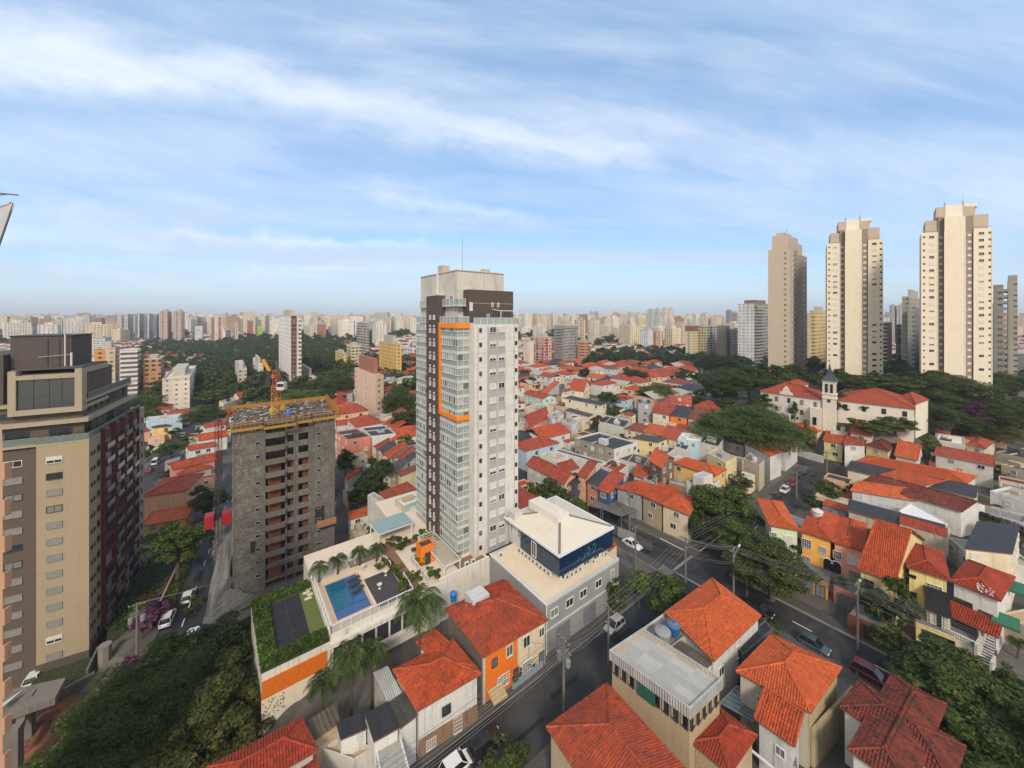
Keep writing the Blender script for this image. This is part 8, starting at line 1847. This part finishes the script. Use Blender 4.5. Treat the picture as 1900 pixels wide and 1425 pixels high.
for a in(('cream tower block row in the far skyline right of the central tower',983,1005,584,1050,(.60,.50,.36)),('pair of brown striped towers in the far skyline, left one',1094,1102,579,1150,(.46,.40,.36)),('pair of brown striped towers in the far skyline, right one',1103,1111,579,1150,(.44,.38,.35)),('slim orange tan tower alone in the far skyline',1137,1148,580,1200,(.56,.38,.20)),('broad pale tower pair in the far skyline',1163,1177,581,1150,(.58,.54,.46)),('broad pale tower right of the far skyline pair',1178,1190,582,1150,(.60,.54,.42)),('grey tower left of the tall cream far pair',1201,1213,575,1000,(.46,.47,.48)),('second grey tower left of the tall cream far pair',1214,1226,574,1000,(.48,.48,.47)),('tall cream far tower, left of the pair',1228,1238,573,1000,(.60,.54,.44)),('tall cream far tower, right of the pair',1239,1249,573,1000,(.62,.56,.46)),('cream stepped blocks on the right skyline, left part',1298,1318,584,700,(.62,.54,.42)),('cream stepped blocks on the right skyline, right part',1318,1340,588,690,(.60,.50,.36)),('blue grey glass tower in the right skyline',1347,1359,576,900,(.20,.24,.30)),('brown tower beside the blue grey glass tower',1359,1369,580,850,(.34,.24,.19))):
 T(a[0],a[1],a[2],a[3],0,d=a[4],xc=a[1]+(a[2]-a[1])*.6,m=F3(a[5],bay=4,ww=.45),top=4)
# ---------------------------------------------------------------- far city: many separate blocks, then the rest as one mass
rnd=random.Random(21)
FCOL=[((.68,.62,.52),'white'),((.62,.52,.36),'cream'),((.54,.46,.35),'beige'),((.42,.40,.37),'grey'),((.52,.34,.24),'tan orange'),((.36,.20,.15),'brick'),((.62,.58,.52),'pale'),((.56,.46,.30),'yellowish')]
FM=[F3(c,bay=b,ww=w,wh=h)for(c,_),b,w,h in zip(FCOL,(3.4,4,3,3.4,4,3.6,5,4),(.45,.4,.5,.5,.4,.45,.3,.4),(.4,.4,.45,.5,.4,.4,.5,.4))]
BOX={}
def unit_block(mi):
 if mi in BOX:return BOX[mi]
 return None
def far_block(x,y,w,dd,h,mi,az,label):
 g=ground(x,y)-1;f=frm((x,y),(math.sin(az),math.cos(az)),(-math.cos(az),math.sin(az)));mb=MB();mb.box(-w/2,w/2,-dd/2,dd/2,g,g+h,0,f);mb.box(-w/5,w/5,-dd/5,dd/5,g+h,g+h+4,0,f)
 if rnd.random()<.5:mb.box(-w/2,-w/6,-dd/2,dd/2,g+h,g+h+1.4,0,f)
 o=mb.build('tower_block',FM[mi],None,(x,y,g),(x,y,g));return tag(o,label,'tower block','far skyline tower blocks')
SECT=[(60,'behind the left tower'),(210,'past the left tower roof'),(400,'above the park'),(600,'above the unfinished building'),(770,'left of the central tower'),(1050,'right of the central tower'),(1200,'in the centre right'),(1400,'left of the hill towers'),(1620,'between the hill towers'),(1900,'at the right edge')]
cnt=0;tries=0
while cnt<235 and tries<6000:
 tries+=1;px=rnd.uniform(0,1900);y=600*(2600/600)**(rnd.random()**.8)
 if 1425<px<1500 or 780<px<960:continue
 x=(px-CX)/FPX*y
 if occupied(x,y,14):continue
 ytop=rnd.gauss(592,5)if y>1000 else rnd.gauss(605,8)
 h=CAMH-(ytop-HY)/FPX*y-ground(x,y)
 if h<18 or h>110:continue
 park=300<px<600 and y<780
 if park:continue
 w=rnd.uniform(14,34);dd=rnd.uniform(14,26);mi=rnd.choice([0,0,0,0,1,1,1,2,2,3,4,5,6,6,6,7]);sc=next(s for l,s in SECT if px<=l)
 dist='near' if y<900 else 'mid-distance' if y<1500 else 'hazy far';ht='low' if h<45 else 'tall' if h>85 else 'medium'
 far_block(x,y,w,dd,h,mi,UA+rnd.uniform(-.5,.5),f'{ht} {FCOL[mi][1]} tower block, {dist}, in the skyline {sc}')
 OCC.append((x,y,Vector((x-w/2,y-dd/2)),Vector((w,0)),Vector((0,dd))));cnt+=1
mbs=[MB()for _ in FM]
for _ in range(2600):
 px=rnd.uniform(-60,1960);y=1100*(6.2)**rnd.random();x=(px-CX)/FPX*y;hh=max(9,CAMH-(rnd.gauss(589,3.6)-HY)/FPX*y-ground(x,y));w=rnd.uniform(14,40);dd=rnd.uniform(14,30);az=UA+rnd.uniform(-.6,.6)
 f=frm((x,y),(math.sin(az),math.cos(az)),(-math.cos(az),math.sin(az)));g=ground(x,y);mbs[rnd.choice([0,0,0,0,1,1,1,2,2,3,4,5,6,6,6,7])].box(-w/2,w/2,-dd/2,dd/2,g-2,g+hh,0,f)
fin=MB();k0=0
for i,m_ in enumerate(mbs):fin.v+=m_.v;fin.f+=[tuple(a+k0 for a in f_)for f_ in m_.f];fin.m+=[i]*len(m_.f);fin.uv+=m_.uv;fin.sm+=m_.sm;k0=len(fin.v)
o=fin.build('distant_city',FM,None,(0,3000,0));o.location=(0,3000,0);tag(o,'hazy mass of distant high-rises along the horizon',None,kind='stuff')
# ---------------------------------------------------------------- low red-roofed houses filling the middle distance
RM=[RT['red'](False),RT['orange'](False),RT['old'](False),FL['black'](),FL['slab'](),RT['bright'](False)]
WM=[W('white'),W('ivory'),W('oldwhite'),W('peach'),W('cream'),W('paleblue')]
RCN=dict(black='black sheet',slab='pale flat',dark='dark corrugated',red='red tiled',metal='grey metal',orange='orange tiled',concrete='concrete');WCN=dict(oldwhite='dull white',white='white',tan='tan',cream='cream',grey='grey',peach='peach')
RN=['red','orange','faded brown','dark sheet','flat grey','bright orange'];WN=['white','ivory','off-white','peach','cream','pale blue']
def low_mesh(v_):
 r_=random.Random(v_);mb=MB();rf=MB();w,d,h=8+r_.random()*4,10+r_.random()*5,5.5+r_.random()*1.5
 mb.box(-w/2,w/2,-d/2,d/2,-1,h-.02);kind='hip' if v_%3 else 'gv'
 return w,d,h,kind
LOWS=[]
for v_ in range(6):
 w,d,h,kind=low_mesh(v_);mb=MB();mb.box(-w/2,w/2,-d/2,d/2,-2,h-.02)
 for sx in(-.25,.2):
  mb.box(w*sx-.6,w*sx+.6,-d/2-.05,-d/2,h-2.1,h-.9,1);mb.box(-w/2-.05,-w/2,d*sx-.6,d*sx+.6,h-2.1,h-.9,1)
 for sx in(-.25,.2):mb.box(w*sx-.6,w*sx+.6,-d/2-.05,-d/2,.5,1.9,1)
 wo=mb.build('wall',[WM[0],GL]);
 rb=MB();n=Vector((-w/2-.4,-d/2-.4));tr=lambda p:Vector((n.x+p[0],n.y+p[1],p[2]))
 for k_,pl in enumerate(roof_polys(kind,w+.8,d+.8,h,.42)):
  P_=[tr(p)for p in pl];e_,s_,_n=slope_basis(P_);rb.face(P_,0,[((p-P_[0]).dot(e_),(p-P_[0]).dot(s_))for p in P_])
 ro=rb.build('roof',[RM[0]]);LOWS.append((wo.data,ro.data,w,d));bpy.data.objects.remove(wo);bpy.data.objects.remove(ro)
def low_house(x,y,az,v_,ri,wi,label,group):
 t=thing('low_house',label,'house',(x,y,ground(x,y)),az,group)
 wo=link('wall',LOWS[v_][0],t);wo.material_slots[0].link='OBJECT';wo.material_slots[0].material=WM[wi]
 ro=link('roof',LOWS[v_][1],t);ro.material_slots[0].link='OBJECT';ro.material_slots[0].material=RM[ri]
 OCC.append((x,y,Vector((x-4,y-5)),Vector((8,0)),Vector((0,10))));return t
def on_road(a,b,x,y):
 if 31<b<43.5 and-12<a<232:return True
 if 69<a<83 and-80<b<220:return True
 if 156<a<168 and-52<b<152:return True
 c=CN.x*x+CN.y*y
 if-25.5<c<-11 and y<300:return True
 if-51<c<-40 and 90<y<330:return True
 return False
def sector(px):return next(s for l,s in SECT if px<=l)
rnd=random.Random(31);az0=math.atan2(U0.y,U0.x);NLOW=0
cand=[]
for ia in range(-32,86):
 for ib in range(-22,76):
  a=ia*9.6+(2 if ib%2 else 0);b=ib*11.8+(ia%5)*1.2
  if ib%4==3:continue
  x,y=xy(a,b)
  if y<70 or y>620:continue
  px=CX+FPX*x/y
  if px<-20 or px>1920:continue
  cand.append((y,x,px,a,b))
cand.sort()
for y,x,px,a,b in cand:
 if NLOW>=290:break
 if on_road(a,b,x,y)or occupied(x,y,5.2):continue
 py=HY+(CAMH-ground(x,y))*FPX/y
 if 380<px<655 and py<760:continue
 if px>1290 and 640<py<840 and y>120:continue
 if px<265 and py>640:continue
 if 960<px<1430 and 650<py<683:continue
 if px>1380 and y>300:continue
 if rnd.random()<.03:continue
 v_,ri,wi=rnd.randrange(6),rnd.choice([0,0,0,1,1,2,3,4,5]),rnd.choice([0,0,1,2,3,4,5])
 low_house(x,y,az0+rnd.choice([0,math.pi/2])+rnd.uniform(-.05,.05),v_,ri,wi,f'small {WN[wi]} house, {RN[ri]} roof, {"nearer" if y < 170 else "halfway" if y < 300 else "far"} rows {sector(px)}','small houses in the low rows');NLOW+=1
ns=0;rnd=random.Random(41)
for _ in range(2500):
 if ns>=150:break
 y=74*(230/74)**rnd.random();px=rnd.uniform(960,1890)if rnd.random()<.75 else rnd.uniform(270,770);x=(px-CX)/FPX*y;a,b=ab(x,y);gz=ground(x,y);py=HY+(CAMH-gz)*FPX/y
 if on_road(a,b,x,y)or occupied(x,y,2.6)or(px>1290 and 640<py<800)or(px<655 and py<775)or(a<40 and y<84)or(1130<px<1290 and py>985)or(px>1290 and py>1010):continue
 w_,d_,h_=rnd.uniform(3,5.5),rnd.uniform(3,6.5),rnd.uniform(2.4,4.2);n_=Vector((x,y))-U0*w_/2-V0*d_/2;rc=rnd.choice(['black','slab','dark','red','metal','orange','concrete']);wc=rnd.choice(['oldwhite','white','tan','cream','grey','peach'])
 near=min(MIDH,key=lambda m:(m[1]['org'][0]-x)**2+(m[1]['org'][1]-y)**2)[0]
 sz='tiny' if w_*d_<14 else 'small' if w_*d_<22 else 'larger'
 house(' '.join(f'{sz} {"low" if h_ < 3.2 else "raised"} {WCN[wc]} extension, {RCN[rc]} roof, near the {near}'.split()[:16]),fp=(n_,U0*w_,V0*d_,gz+h_),roof=rnd.choice(['flat','su','flat'])if rc!='orange' else 'gv',rc=rc,wc=wc,pitch=.15,oh=.15,win=1,parapet=.3,name='extension',cat='outbuilding',group='extensions between the low houses',caps=False,rows=1,ww=.9,wh=.8);ns+=1
mb=MB()
for _ in range(4200):
 px=rnd.uniform(-30,1930);y=420*(4.2)**rnd.random();x=(px-CX)/FPX*y
 if 300<px<640 and y<760:continue
 if px>1420 and y<520:continue
 if occupied(x,y,4):continue
 w,d,h=rnd.uniform(8,18),rnd.uniform(8,14),rnd.uniform(4,8);az=az0+rnd.choice([0,1.57])+rnd.uniform(-.2,.2);f=frm((x,y),(math.cos(az),math.sin(az)),(-math.sin(az),math.cos(az)));g=ground(x,y);wi=3+rnd.choice([0,0,1,2])
 K=[f(-w/2,-d/2),f(w/2,-d/2),f(w/2,d/2),f(-w/2,d/2)]
 for i in range(4):mb.wall(K[i],K[(i+1)%4],g-2,g+h,wi)
 ri=rnd.choice([0,0,1,1,2]);r0,r1_=f(-w/2*.5,0),f(w/2*.5,0);z=g+h;zr=z+d*.2
 mb.face([(*K[0],z),(*K[1],z),(*r1_,zr),(*r0,zr)],ri);mb.face([(*K[2],z),(*K[3],z),(*r0,zr),(*r1_,zr)],ri);mb.face([(*K[1],z),(*K[2],z),(*r1_,zr)],ri);mb.face([(*K[3],z),(*K[0],z),(*r0,zr)],ri)
o=mb.build('distant_rooftops',[RM[0],RM[1],FL['slab'](),WM[0],WM[1],WM[2]],None,(0,900,0));o.location=(0,900,0);tag(o,'far carpet of small houses with red roofs below the skyline',None,kind='stuff')
# ---------------------------------------------------------------- trees, one by one
for a in((330,1008,100,84,8.6,'broad leafy street tree beside the left street',dict(leaf='mid')),(300,1262,215,120,6.2,'large dark tree at the bottom left, uppermost by the street',dict(leaf='mid')),(250,1345,270,170,7.2,'biggest dark tree filling the bottom left',dict(leaf='mid')),(400,1215,170,120,5.6,'dark tree against the annex wall with the orange band',dict(leaf='mid')),(410,1335,210,170,5.2,'dark tree between the annex and the bottom left red roof',dict(leaf='olive')),(170,1400,200,110,5.8,'dark tree at the bottom edge beside the red earth',dict(leaf='mid')),(330,1420,220,110,5.0,'dark tree cut by the bottom edge left of the red roof',dict(leaf='olive')),(462,1170,60,60,5.0,'small dark tree by the netting foot',dict(leaf='dark')),(290,1128,46,34,2.6,'purple flowering bush beside the left tower driveway',dict(leaf='purple',name='bush')),(264,1160,40,34,2.6,'dusky purple bush lower down the left street',dict(leaf='purple',name='bush')),(234,1232,44,34,2.6,'bright purple bush before the torn tarpaulin',dict(leaf='purple',name='bush')),(271,1108,22,12,2.2,'small red flowering shrub in the left tower garden',dict(leaf='rust',name='bush')),(258,1130,30,22,2.0,'green shrub in the left tower garden',dict(leaf='light',name='bush')),(362,1117,34,30,2.2,'green shrub by the netting on the left street',dict(leaf='mid',name='bush')),(392,925,62,62,6.0,'street tree behind the hoist mast',dict(leaf='mid')),(318,832,54,32,5.5,'round tree on the side street behind the left tower',dict(leaf='mid',shape='umbrella')),(385,770,76,44,7,'big dark round tree left of the unfinished roof',dict(leaf='dark')),(350,813,30,16,3,'light green tree beside the side street',dict(leaf='light')),(312,878,36,18,3,'low green tree beside the peach house',dict(leaf='mid')),(276,832,18,20,4,'small tree by the left tower edge on the side street',dict(leaf='dark')),(325,800,24,16,4,'small tree beside the yellow house',dict(leaf='mid')),(268,752,64,50,8,'tree right of the left tower below the striped balconies',dict(leaf='mid')),(285,770,40,24,5,'light green tree at the foot of the pale block',dict(leaf='light')),(560,742,90,40,7,'light green tree behind the unfinished roof',dict(leaf='light')),(510,752,70,30,6,'tree behind the left part of the unfinished roof',dict(leaf='mid')),(641,856,44,52,6,'dark tree just right of the unfinished building',dict(leaf='dark')),(700,874,60,66,6.5,'dark tree in the gap between unfinished building and tower',dict(leaf='dark')),(690,905,60,50,5,'lower dark tree in the gap before the red-orange roof',dict(leaf='dark')),(662,922,50,34,4,'dark tree beside the old small house',dict(leaf='dark')),(752,818,34,28,5,'light tree left of the tower',dict(leaf='light')),(742,748,66,70,8,'large green tree left of the tower top half',dict(leaf='mid')),(757,780,50,60,7,'second large green tree left of the tower',dict(leaf='mid')),(632,718,70,44,8,'dark rounded tree left of the pink tower',dict(leaf='dark')),(612,740,50,34,7,'smaller dark tree left of the pink tower',dict(leaf='dark')),(597,712,60,34,7,'tree below the yellow block',dict(leaf='mid')),(690,988,24,30,2.0,'rounded bush on the paved terrace behind the pool',dict(leaf='light',name='bush')),(1345,942,128,104,6.8,'large dark street tree behind the crossroads',dict(leaf='mid')),(1300,975,50,66,4.6,'thin tree left of the large street tree',dict(leaf='dark')),(1395,1005,90,70,6.2,'dark tree by the corner of the pale green house',dict(leaf='mid')),(1432,1052,138,84,6.0,'big olive tree before the coloured terrace',dict(leaf='olive')),(1385,1060,60,44,4.8,'left shoulder tree of the olive tree clump',dict(leaf='dark')),(1455,1002,60,40,5,'tree top before the yellow-orange front',dict(leaf='dark')),(1185,1082,52,56,4.4,'light green small tree at the office block corner',dict(leaf='light')),(1142,1092,42,60,4.0,'narrow dark tree against the office block',dict(leaf='mid')),(1146,1125,30,30,2.5,'low dark bush under the narrow tree',dict(leaf='dark',name='bush')),(1222,1082,50,40,4.2,'brownish small tree beside the crossroads pole',dict(leaf='olive')),(1250,1100,80,64,4.2,'round tree left of the orange corner house',dict(leaf='mid')),(1228,1122,50,44,3.4,'small tree with white flecks by the orange corner house',dict(leaf='mid')),(1432,1163,38,16,1.8,'trimmed round green bush above the black roof',dict(leaf='grass',name='bush',trunk=False)),(1536,908,56,38,4.4,'round green street tree in the far crossing',dict(leaf='light')),(1508,930,34,26,3.4,'small dark tree by the far right pavement',dict(leaf='dark')),(1555,947,40,18,2,'green patch of shrubs behind the white tank',dict(leaf='light',name='bush')),(1572,906,20,40,4,'thin shrub beside the white front',dict(leaf='olive',name='bush')),(1655,1120,90,130,5.5,'tall climbing tree in front of the narrow cream house',dict(leaf='mid')),(1650,1185,70,60,3.5,'lower crown before the cream yellow house',dict(leaf='mid')),(1770,1290,225,120,5.0,'wide dark tree at the right bottom along the street',dict(leaf='mid')),(1850,1330,220,170,5.8,'dark tree filling the bottom right corner',dict(leaf='mid')),(1705,1245,95,50,4.4,'left end tree of the bottom right clump',dict(leaf='mid')),(1860,1420,200,120,4,'shadowed tree at the bottom right edge',dict(leaf='dark')),(1880,1270,70,60,3.5,'tree at the right edge below the white balustrade',dict(leaf='mid')),(938,1410,90,50,3.0,'small tree top at the bottom edge beside the parked cars',dict(leaf='mid')),(945,1245,40,22,1.6,'bushy plants before the cream front',dict(leaf='mid',name='bush',trunk=False)),(1015,908,56,50,5,'tree right of the tower foot',dict(leaf='mid')),(983,915,30,42,5,'narrow tree touching the tower foot',dict(leaf='light')),(1045,922,40,36,4,'third tree beside the tower foot',dict(leaf='dark')),(1068,938,40,26,3,'climbing greenery along the fence behind the glass office',dict(leaf='light')),(1022,808,38,34,5,'tree before the pink house on the back street',dict(leaf='light')),(1140,764,34,30,5,'round tree beside the cream building',dict(leaf='mid')),(1137,737,52,30,7,'very dark tree behind the cream building',dict(leaf='dark')),(1217,727,64,34,7,'broad bright green umbrella tree in the middle',dict(leaf='light',shape='umbrella')),(985,712,38,26,5,'green tree right of the tower among red roofs',dict(leaf='mid')),(1175,698,60,22,6,'row tree behind the gabled houses',dict(leaf='dark')),(1065,690,30,14,5,'small green tree before the concrete tower',dict(leaf='mid')),(1110,783,34,30,4,'bare brownish tree by the cream building',dict(leaf='rust')),(1255,700,40,18,5,'low tree among red roofs in the centre right',dict(leaf='mid')),(1395,792,190,98,9,'huge rounded umbrella tree before the convent',dict(leaf='mid',shape='umbrella')),(1340,735,60,50,8,'dark tree behind the row of far street houses',dict(leaf='mid')),(1355,710,84,58,9,'dark tree left of the convent, lower one',dict(leaf='dark')),(1390,700,60,60,10,'tall dark tree left of the convent',dict(leaf='dark')),(1330,702,60,34,8,'dark tree behind the far street',dict(leaf='dark')),(1408,735,40,44,7,'dark tree touching the convent left end',dict(leaf='dark')),(1300,745,40,30,6,'tree beside the red hipped house',dict(leaf='mid')),(1497,803,38,52,4,'yellow-green cone shaped tree by the street',dict(leaf='yellow',shape='cone',name='conifer')),(1429,744,16,24,4,'small araucaria before the convent left wing',dict(leaf='dark',shape='cone',name='conifer')),(1474,752,26,34,5,'dark araucaria before the convent entrance',dict(leaf='dark',shape='cone',name='conifer')),(1565,766,76,44,6,'round tree hiding the convent right wing foot',dict(leaf='mid')),(1612,778,58,34,4.5,'left of two low trees before the convent right wing',dict(leaf='light')),(1662,786,66,34,4.5,'right of two low trees before the convent right wing',dict(leaf='mid')),(1740,742,110,88,9,'large layered tree right of the convent',dict(leaf='mid')),(1718,770,100,66,7,'dark lower tree right of the convent',dict(leaf='dark')),(1770,780,90,60,8,'dark tree below the pink flowering one',dict(leaf='dark')),(1808,752,50,46,9,'pink flowering tree on the hill',dict(leaf='purple')),(1850,748,80,60,9,'dark tree right of the pink flowering one',dict(leaf='dark')),(1885,780,60,60,8,'dark tree at the right edge on the hill',dict(leaf='mid')),(1840,800,90,34,6,'palm-like greenery above the dark grey roof',dict(leaf='olive')),(1693,724,20,14,9,'small golden tree on the hill',dict(leaf='yellow')),(1590,712,56,32,9,'dark clump of trees behind the bell tower',dict(leaf='dark')),(1520,706,30,38,9,'dark tree left of the bell tower',dict(leaf='dark')),(1660,712,70,30,9,'trees under the middle hill tower',dict(leaf='mid')),(1770,712,110,40,11,'trees under the tallest hill tower',dict(leaf='mid')),(1730,706,70,34,11,'left tree under the tallest hill tower',dict(leaf='mid')),(1860,722,90,30,11,'trees under the grey right edge tower',dict(leaf='mid')),(1425,712,40,24,9,'tree at the foot of the slim tan tower',dict(leaf='mid')),(1600,724,44,16,7,'light green small tree behind the convent roof',dict(leaf='light')),(1725,825,30,40,4,'small leafy tree in the gap by the red porch',dict(leaf='light')),(1868,875,40,30,3,'small garden tree behind the white walls',dict(leaf='light')),(1850,945,40,16,3,'greenery on top of the white wall',dict(leaf='mid',name='bush')),(1722,835,26,20,3,'bush beside the orange gable house',dict(leaf='mid',name='bush'))):
 kw=a[6];nm=kw.get('name','tree');tree(a[0],a[1],a[2],a[3],a[4],a[5],cat='bush' if nm=='bush' else 'tree',**{k:v for k,v in kw.items()})
for a in((778,1116,110,12.5,'tall palm tree before the pool deck, highest of the three'),(652,1212,95,8.6,'palm tree left of the tallest one before the orange band'),(600,1262,70,5.8,'lower palm tree in front of the cream mural wall'),(690,1205,70,8.0,'palm tree between the two others before the annex')):
 palm(*a)
palm(1436,942-0,0,1,'x')if False else None
for a in((1812,945,24,3.4,'little palm before the white walls on the right'),(1460,696,24,13,'palm behind the convent roof'),(1888,1190,34,2.6,'small palm beside the sandy yard at the right edge')):palm(*a)
mbv=[tuple(G(1815,955,z=4.4)[:2]),tuple(G(1900,985,z=4.4)[:2]),tuple((G(1900,985,z=4.4)+Vector((.8,.9,0)))[:2]),tuple((G(1815,955,z=4.4)+Vector((.8,.9,0)))[:2])]
hedge('flowering_hedge','long purple flowering hedge on the white wall at the right',mbv,3.4,5.2,'purple',1200,.2)
rnd=random.Random(77);nt_=0
for _ in range(900):
 if nt_>=120:break
 px,py=rnd.uniform(1290,1900),rnd.uniform(672,760);p=G(px,py,6.0)
 if p.y>330 or occupied(p.x,p.y,3):continue
 if 1410<px<1700 and py>745:continue
 r_=rnd.uniform(3.5,6);t=tree_at(p.x,p.y,ground(p.x,p.y),rnd.uniform(5,9),r_,r_*.8,f'{rnd.choice(["dark", "mid green"])} tree in the wood {"left of the convent" if px < 1410 else "behind the convent" if px < 1700 else "right of the convent"}',leaf=rnd.choice(['dark','mid','mid','dark','olive']),group='trees in the hill wood');nt_+=1
 OCC.append((p.x,p.y,Vector((p.x-r_*.4,p.y-r_*.4)),Vector((r_*.8,0)),Vector((0,r_*.8))))
n2=0
for _ in range(3000):
 if n2>=130:break
 px=rnd.uniform(0,1900);y=75*6**rnd.random();x=(px-CX)/FPX*y;a,b=ab(x,y)
 if on_road(a,b,x,y)or occupied(x,y,2.2):continue
 py=HY+CAMH*FPX/y
 if px<260 and py>700 or(a<40 and y<75):continue
 if 300<px<620 and py<740:continue
 r_=rnd.uniform(1.6,3.4)*(1+.5*(y>220));tree_at(x,y,ground(x,y),r_*1.3,r_,r_*.85,f'{"small" if r_ < 2.6 else "medium"} garden tree between the low houses {sector(px)}',leaf=rnd.choice(['dark','mid','mid','light','olive']),name='garden_tree',group='garden trees between the low houses')
 OCC.append((x,y,Vector((x-r_*.6,y-r_*.6)),Vector((r_*1.2,0)),Vector((0,r_*1.2))));n2+=1
def wood(name,label,inside_fn,n,rr,leaf,pxr,yr,seed):
 rng=np.random.default_rng(seed);rn=random.Random(seed);base=[crown_mesh('round',3,leaf,s)for s in range(2)]
 arr=[np.array([v.co[:]for v in me.vertices],dtype=np.float32).reshape(-1,4,3)[::2]for me in base];out=[];c=0;tr=0
 while c<n and tr<n*20:
  tr+=1;px=rn.uniform(*pxr);y=yr[0]*(yr[1]/yr[0])**rn.random();x=(px-CX)/FPX*y
  if not inside_fn(px,y,x):continue
  if occupied(x,y,3):continue
  r_=rn.uniform(*rr);q_=arr[c%2]*np.array([r_,r_,r_*.75]);ctr=q_.mean(axis=1,keepdims=True);q_=ctr+(q_-ctr)*min(1.6,1.0+2.2/r_)
  a_=rn.uniform(0,6.28);ca,sa=math.cos(a_),math.sin(a_);R=np.array([[ca,-sa,0],[sa,ca,0],[0,0,1]]);q_=q_@R.T+np.array([x,y,ground(x,y)+r_*.95]);out.append(q_.reshape(-1,3));c+=1
 V_=np.concatenate(out).astype(np.float32);me=bpy.data.meshes.new(name);nv=len(V_);me.vertices.add(nv);me.vertices.foreach_set('co',V_.ravel());me.loops.add(nv);me.loops.foreach_set('vertex_index',np.arange(nv,dtype=np.int32));me.polygons.add(nv//4)
 me.polygons.foreach_set('loop_start',np.arange(0,nv,4,dtype=np.int32));me.polygons.foreach_set('loop_total',np.full(nv//4,4,dtype=np.int32));me.update(calc_edges=True);me.materials.append(leafmat(*LEAF[leaf]))
 return tag(link(name,me),label,None,kind='stuff')
wood('park_trees','dense canopy of the park in the left middle distance',lambda px,y,x:(HY+51*700/y)<748-.06*abs(px-450)and(px<640 or y>380),620,(5,9),'mid',(255,690),(225,760),5)
wood('green_belt','belt of trees below the towers in the centre right',lambda px,y,x:True,230,(5,8.5),'dark',(1085,1440),(330,520),6)
wood('distant_trees','scattered far trees among the distant blocks',lambda px,y,x:math.sin(x/90.)+math.sin(y/130.+1)>.35,620,(7,13),'dark',(-20,1920),(520,1900),7)
wood('verge_trees','dark verge trees left of the central tower in the distance',lambda px,y,x:True,70,(5,8),'mid',(560,775),(230,420),8)
# ---------------------------------------------------------------- the air
hm=bpy.data.materials.new('haze');hm.use_nodes=True;nt=hm.node_tree;nt.nodes.clear();ov=nt.nodes.new('ShaderNodeOutputMaterial');pv=nt.nodes.new('ShaderNodeVolumePrincipled')
pv.inputs['Color'].default_value=(.80,.87,.97,1);pv.inputs['Density'].default_value=HAZE=0.00015;pv.inputs['Anisotropy'].default_value=0.0
nt.links.new(pv.outputs[0],ov.inputs['Volume'])
mb=MB();mb.box(-9500,9500,-400,9800,-16,190);o=mb.build('haze',hm);o['kind']='stuff';o['label']='pale blue haze over the far city'
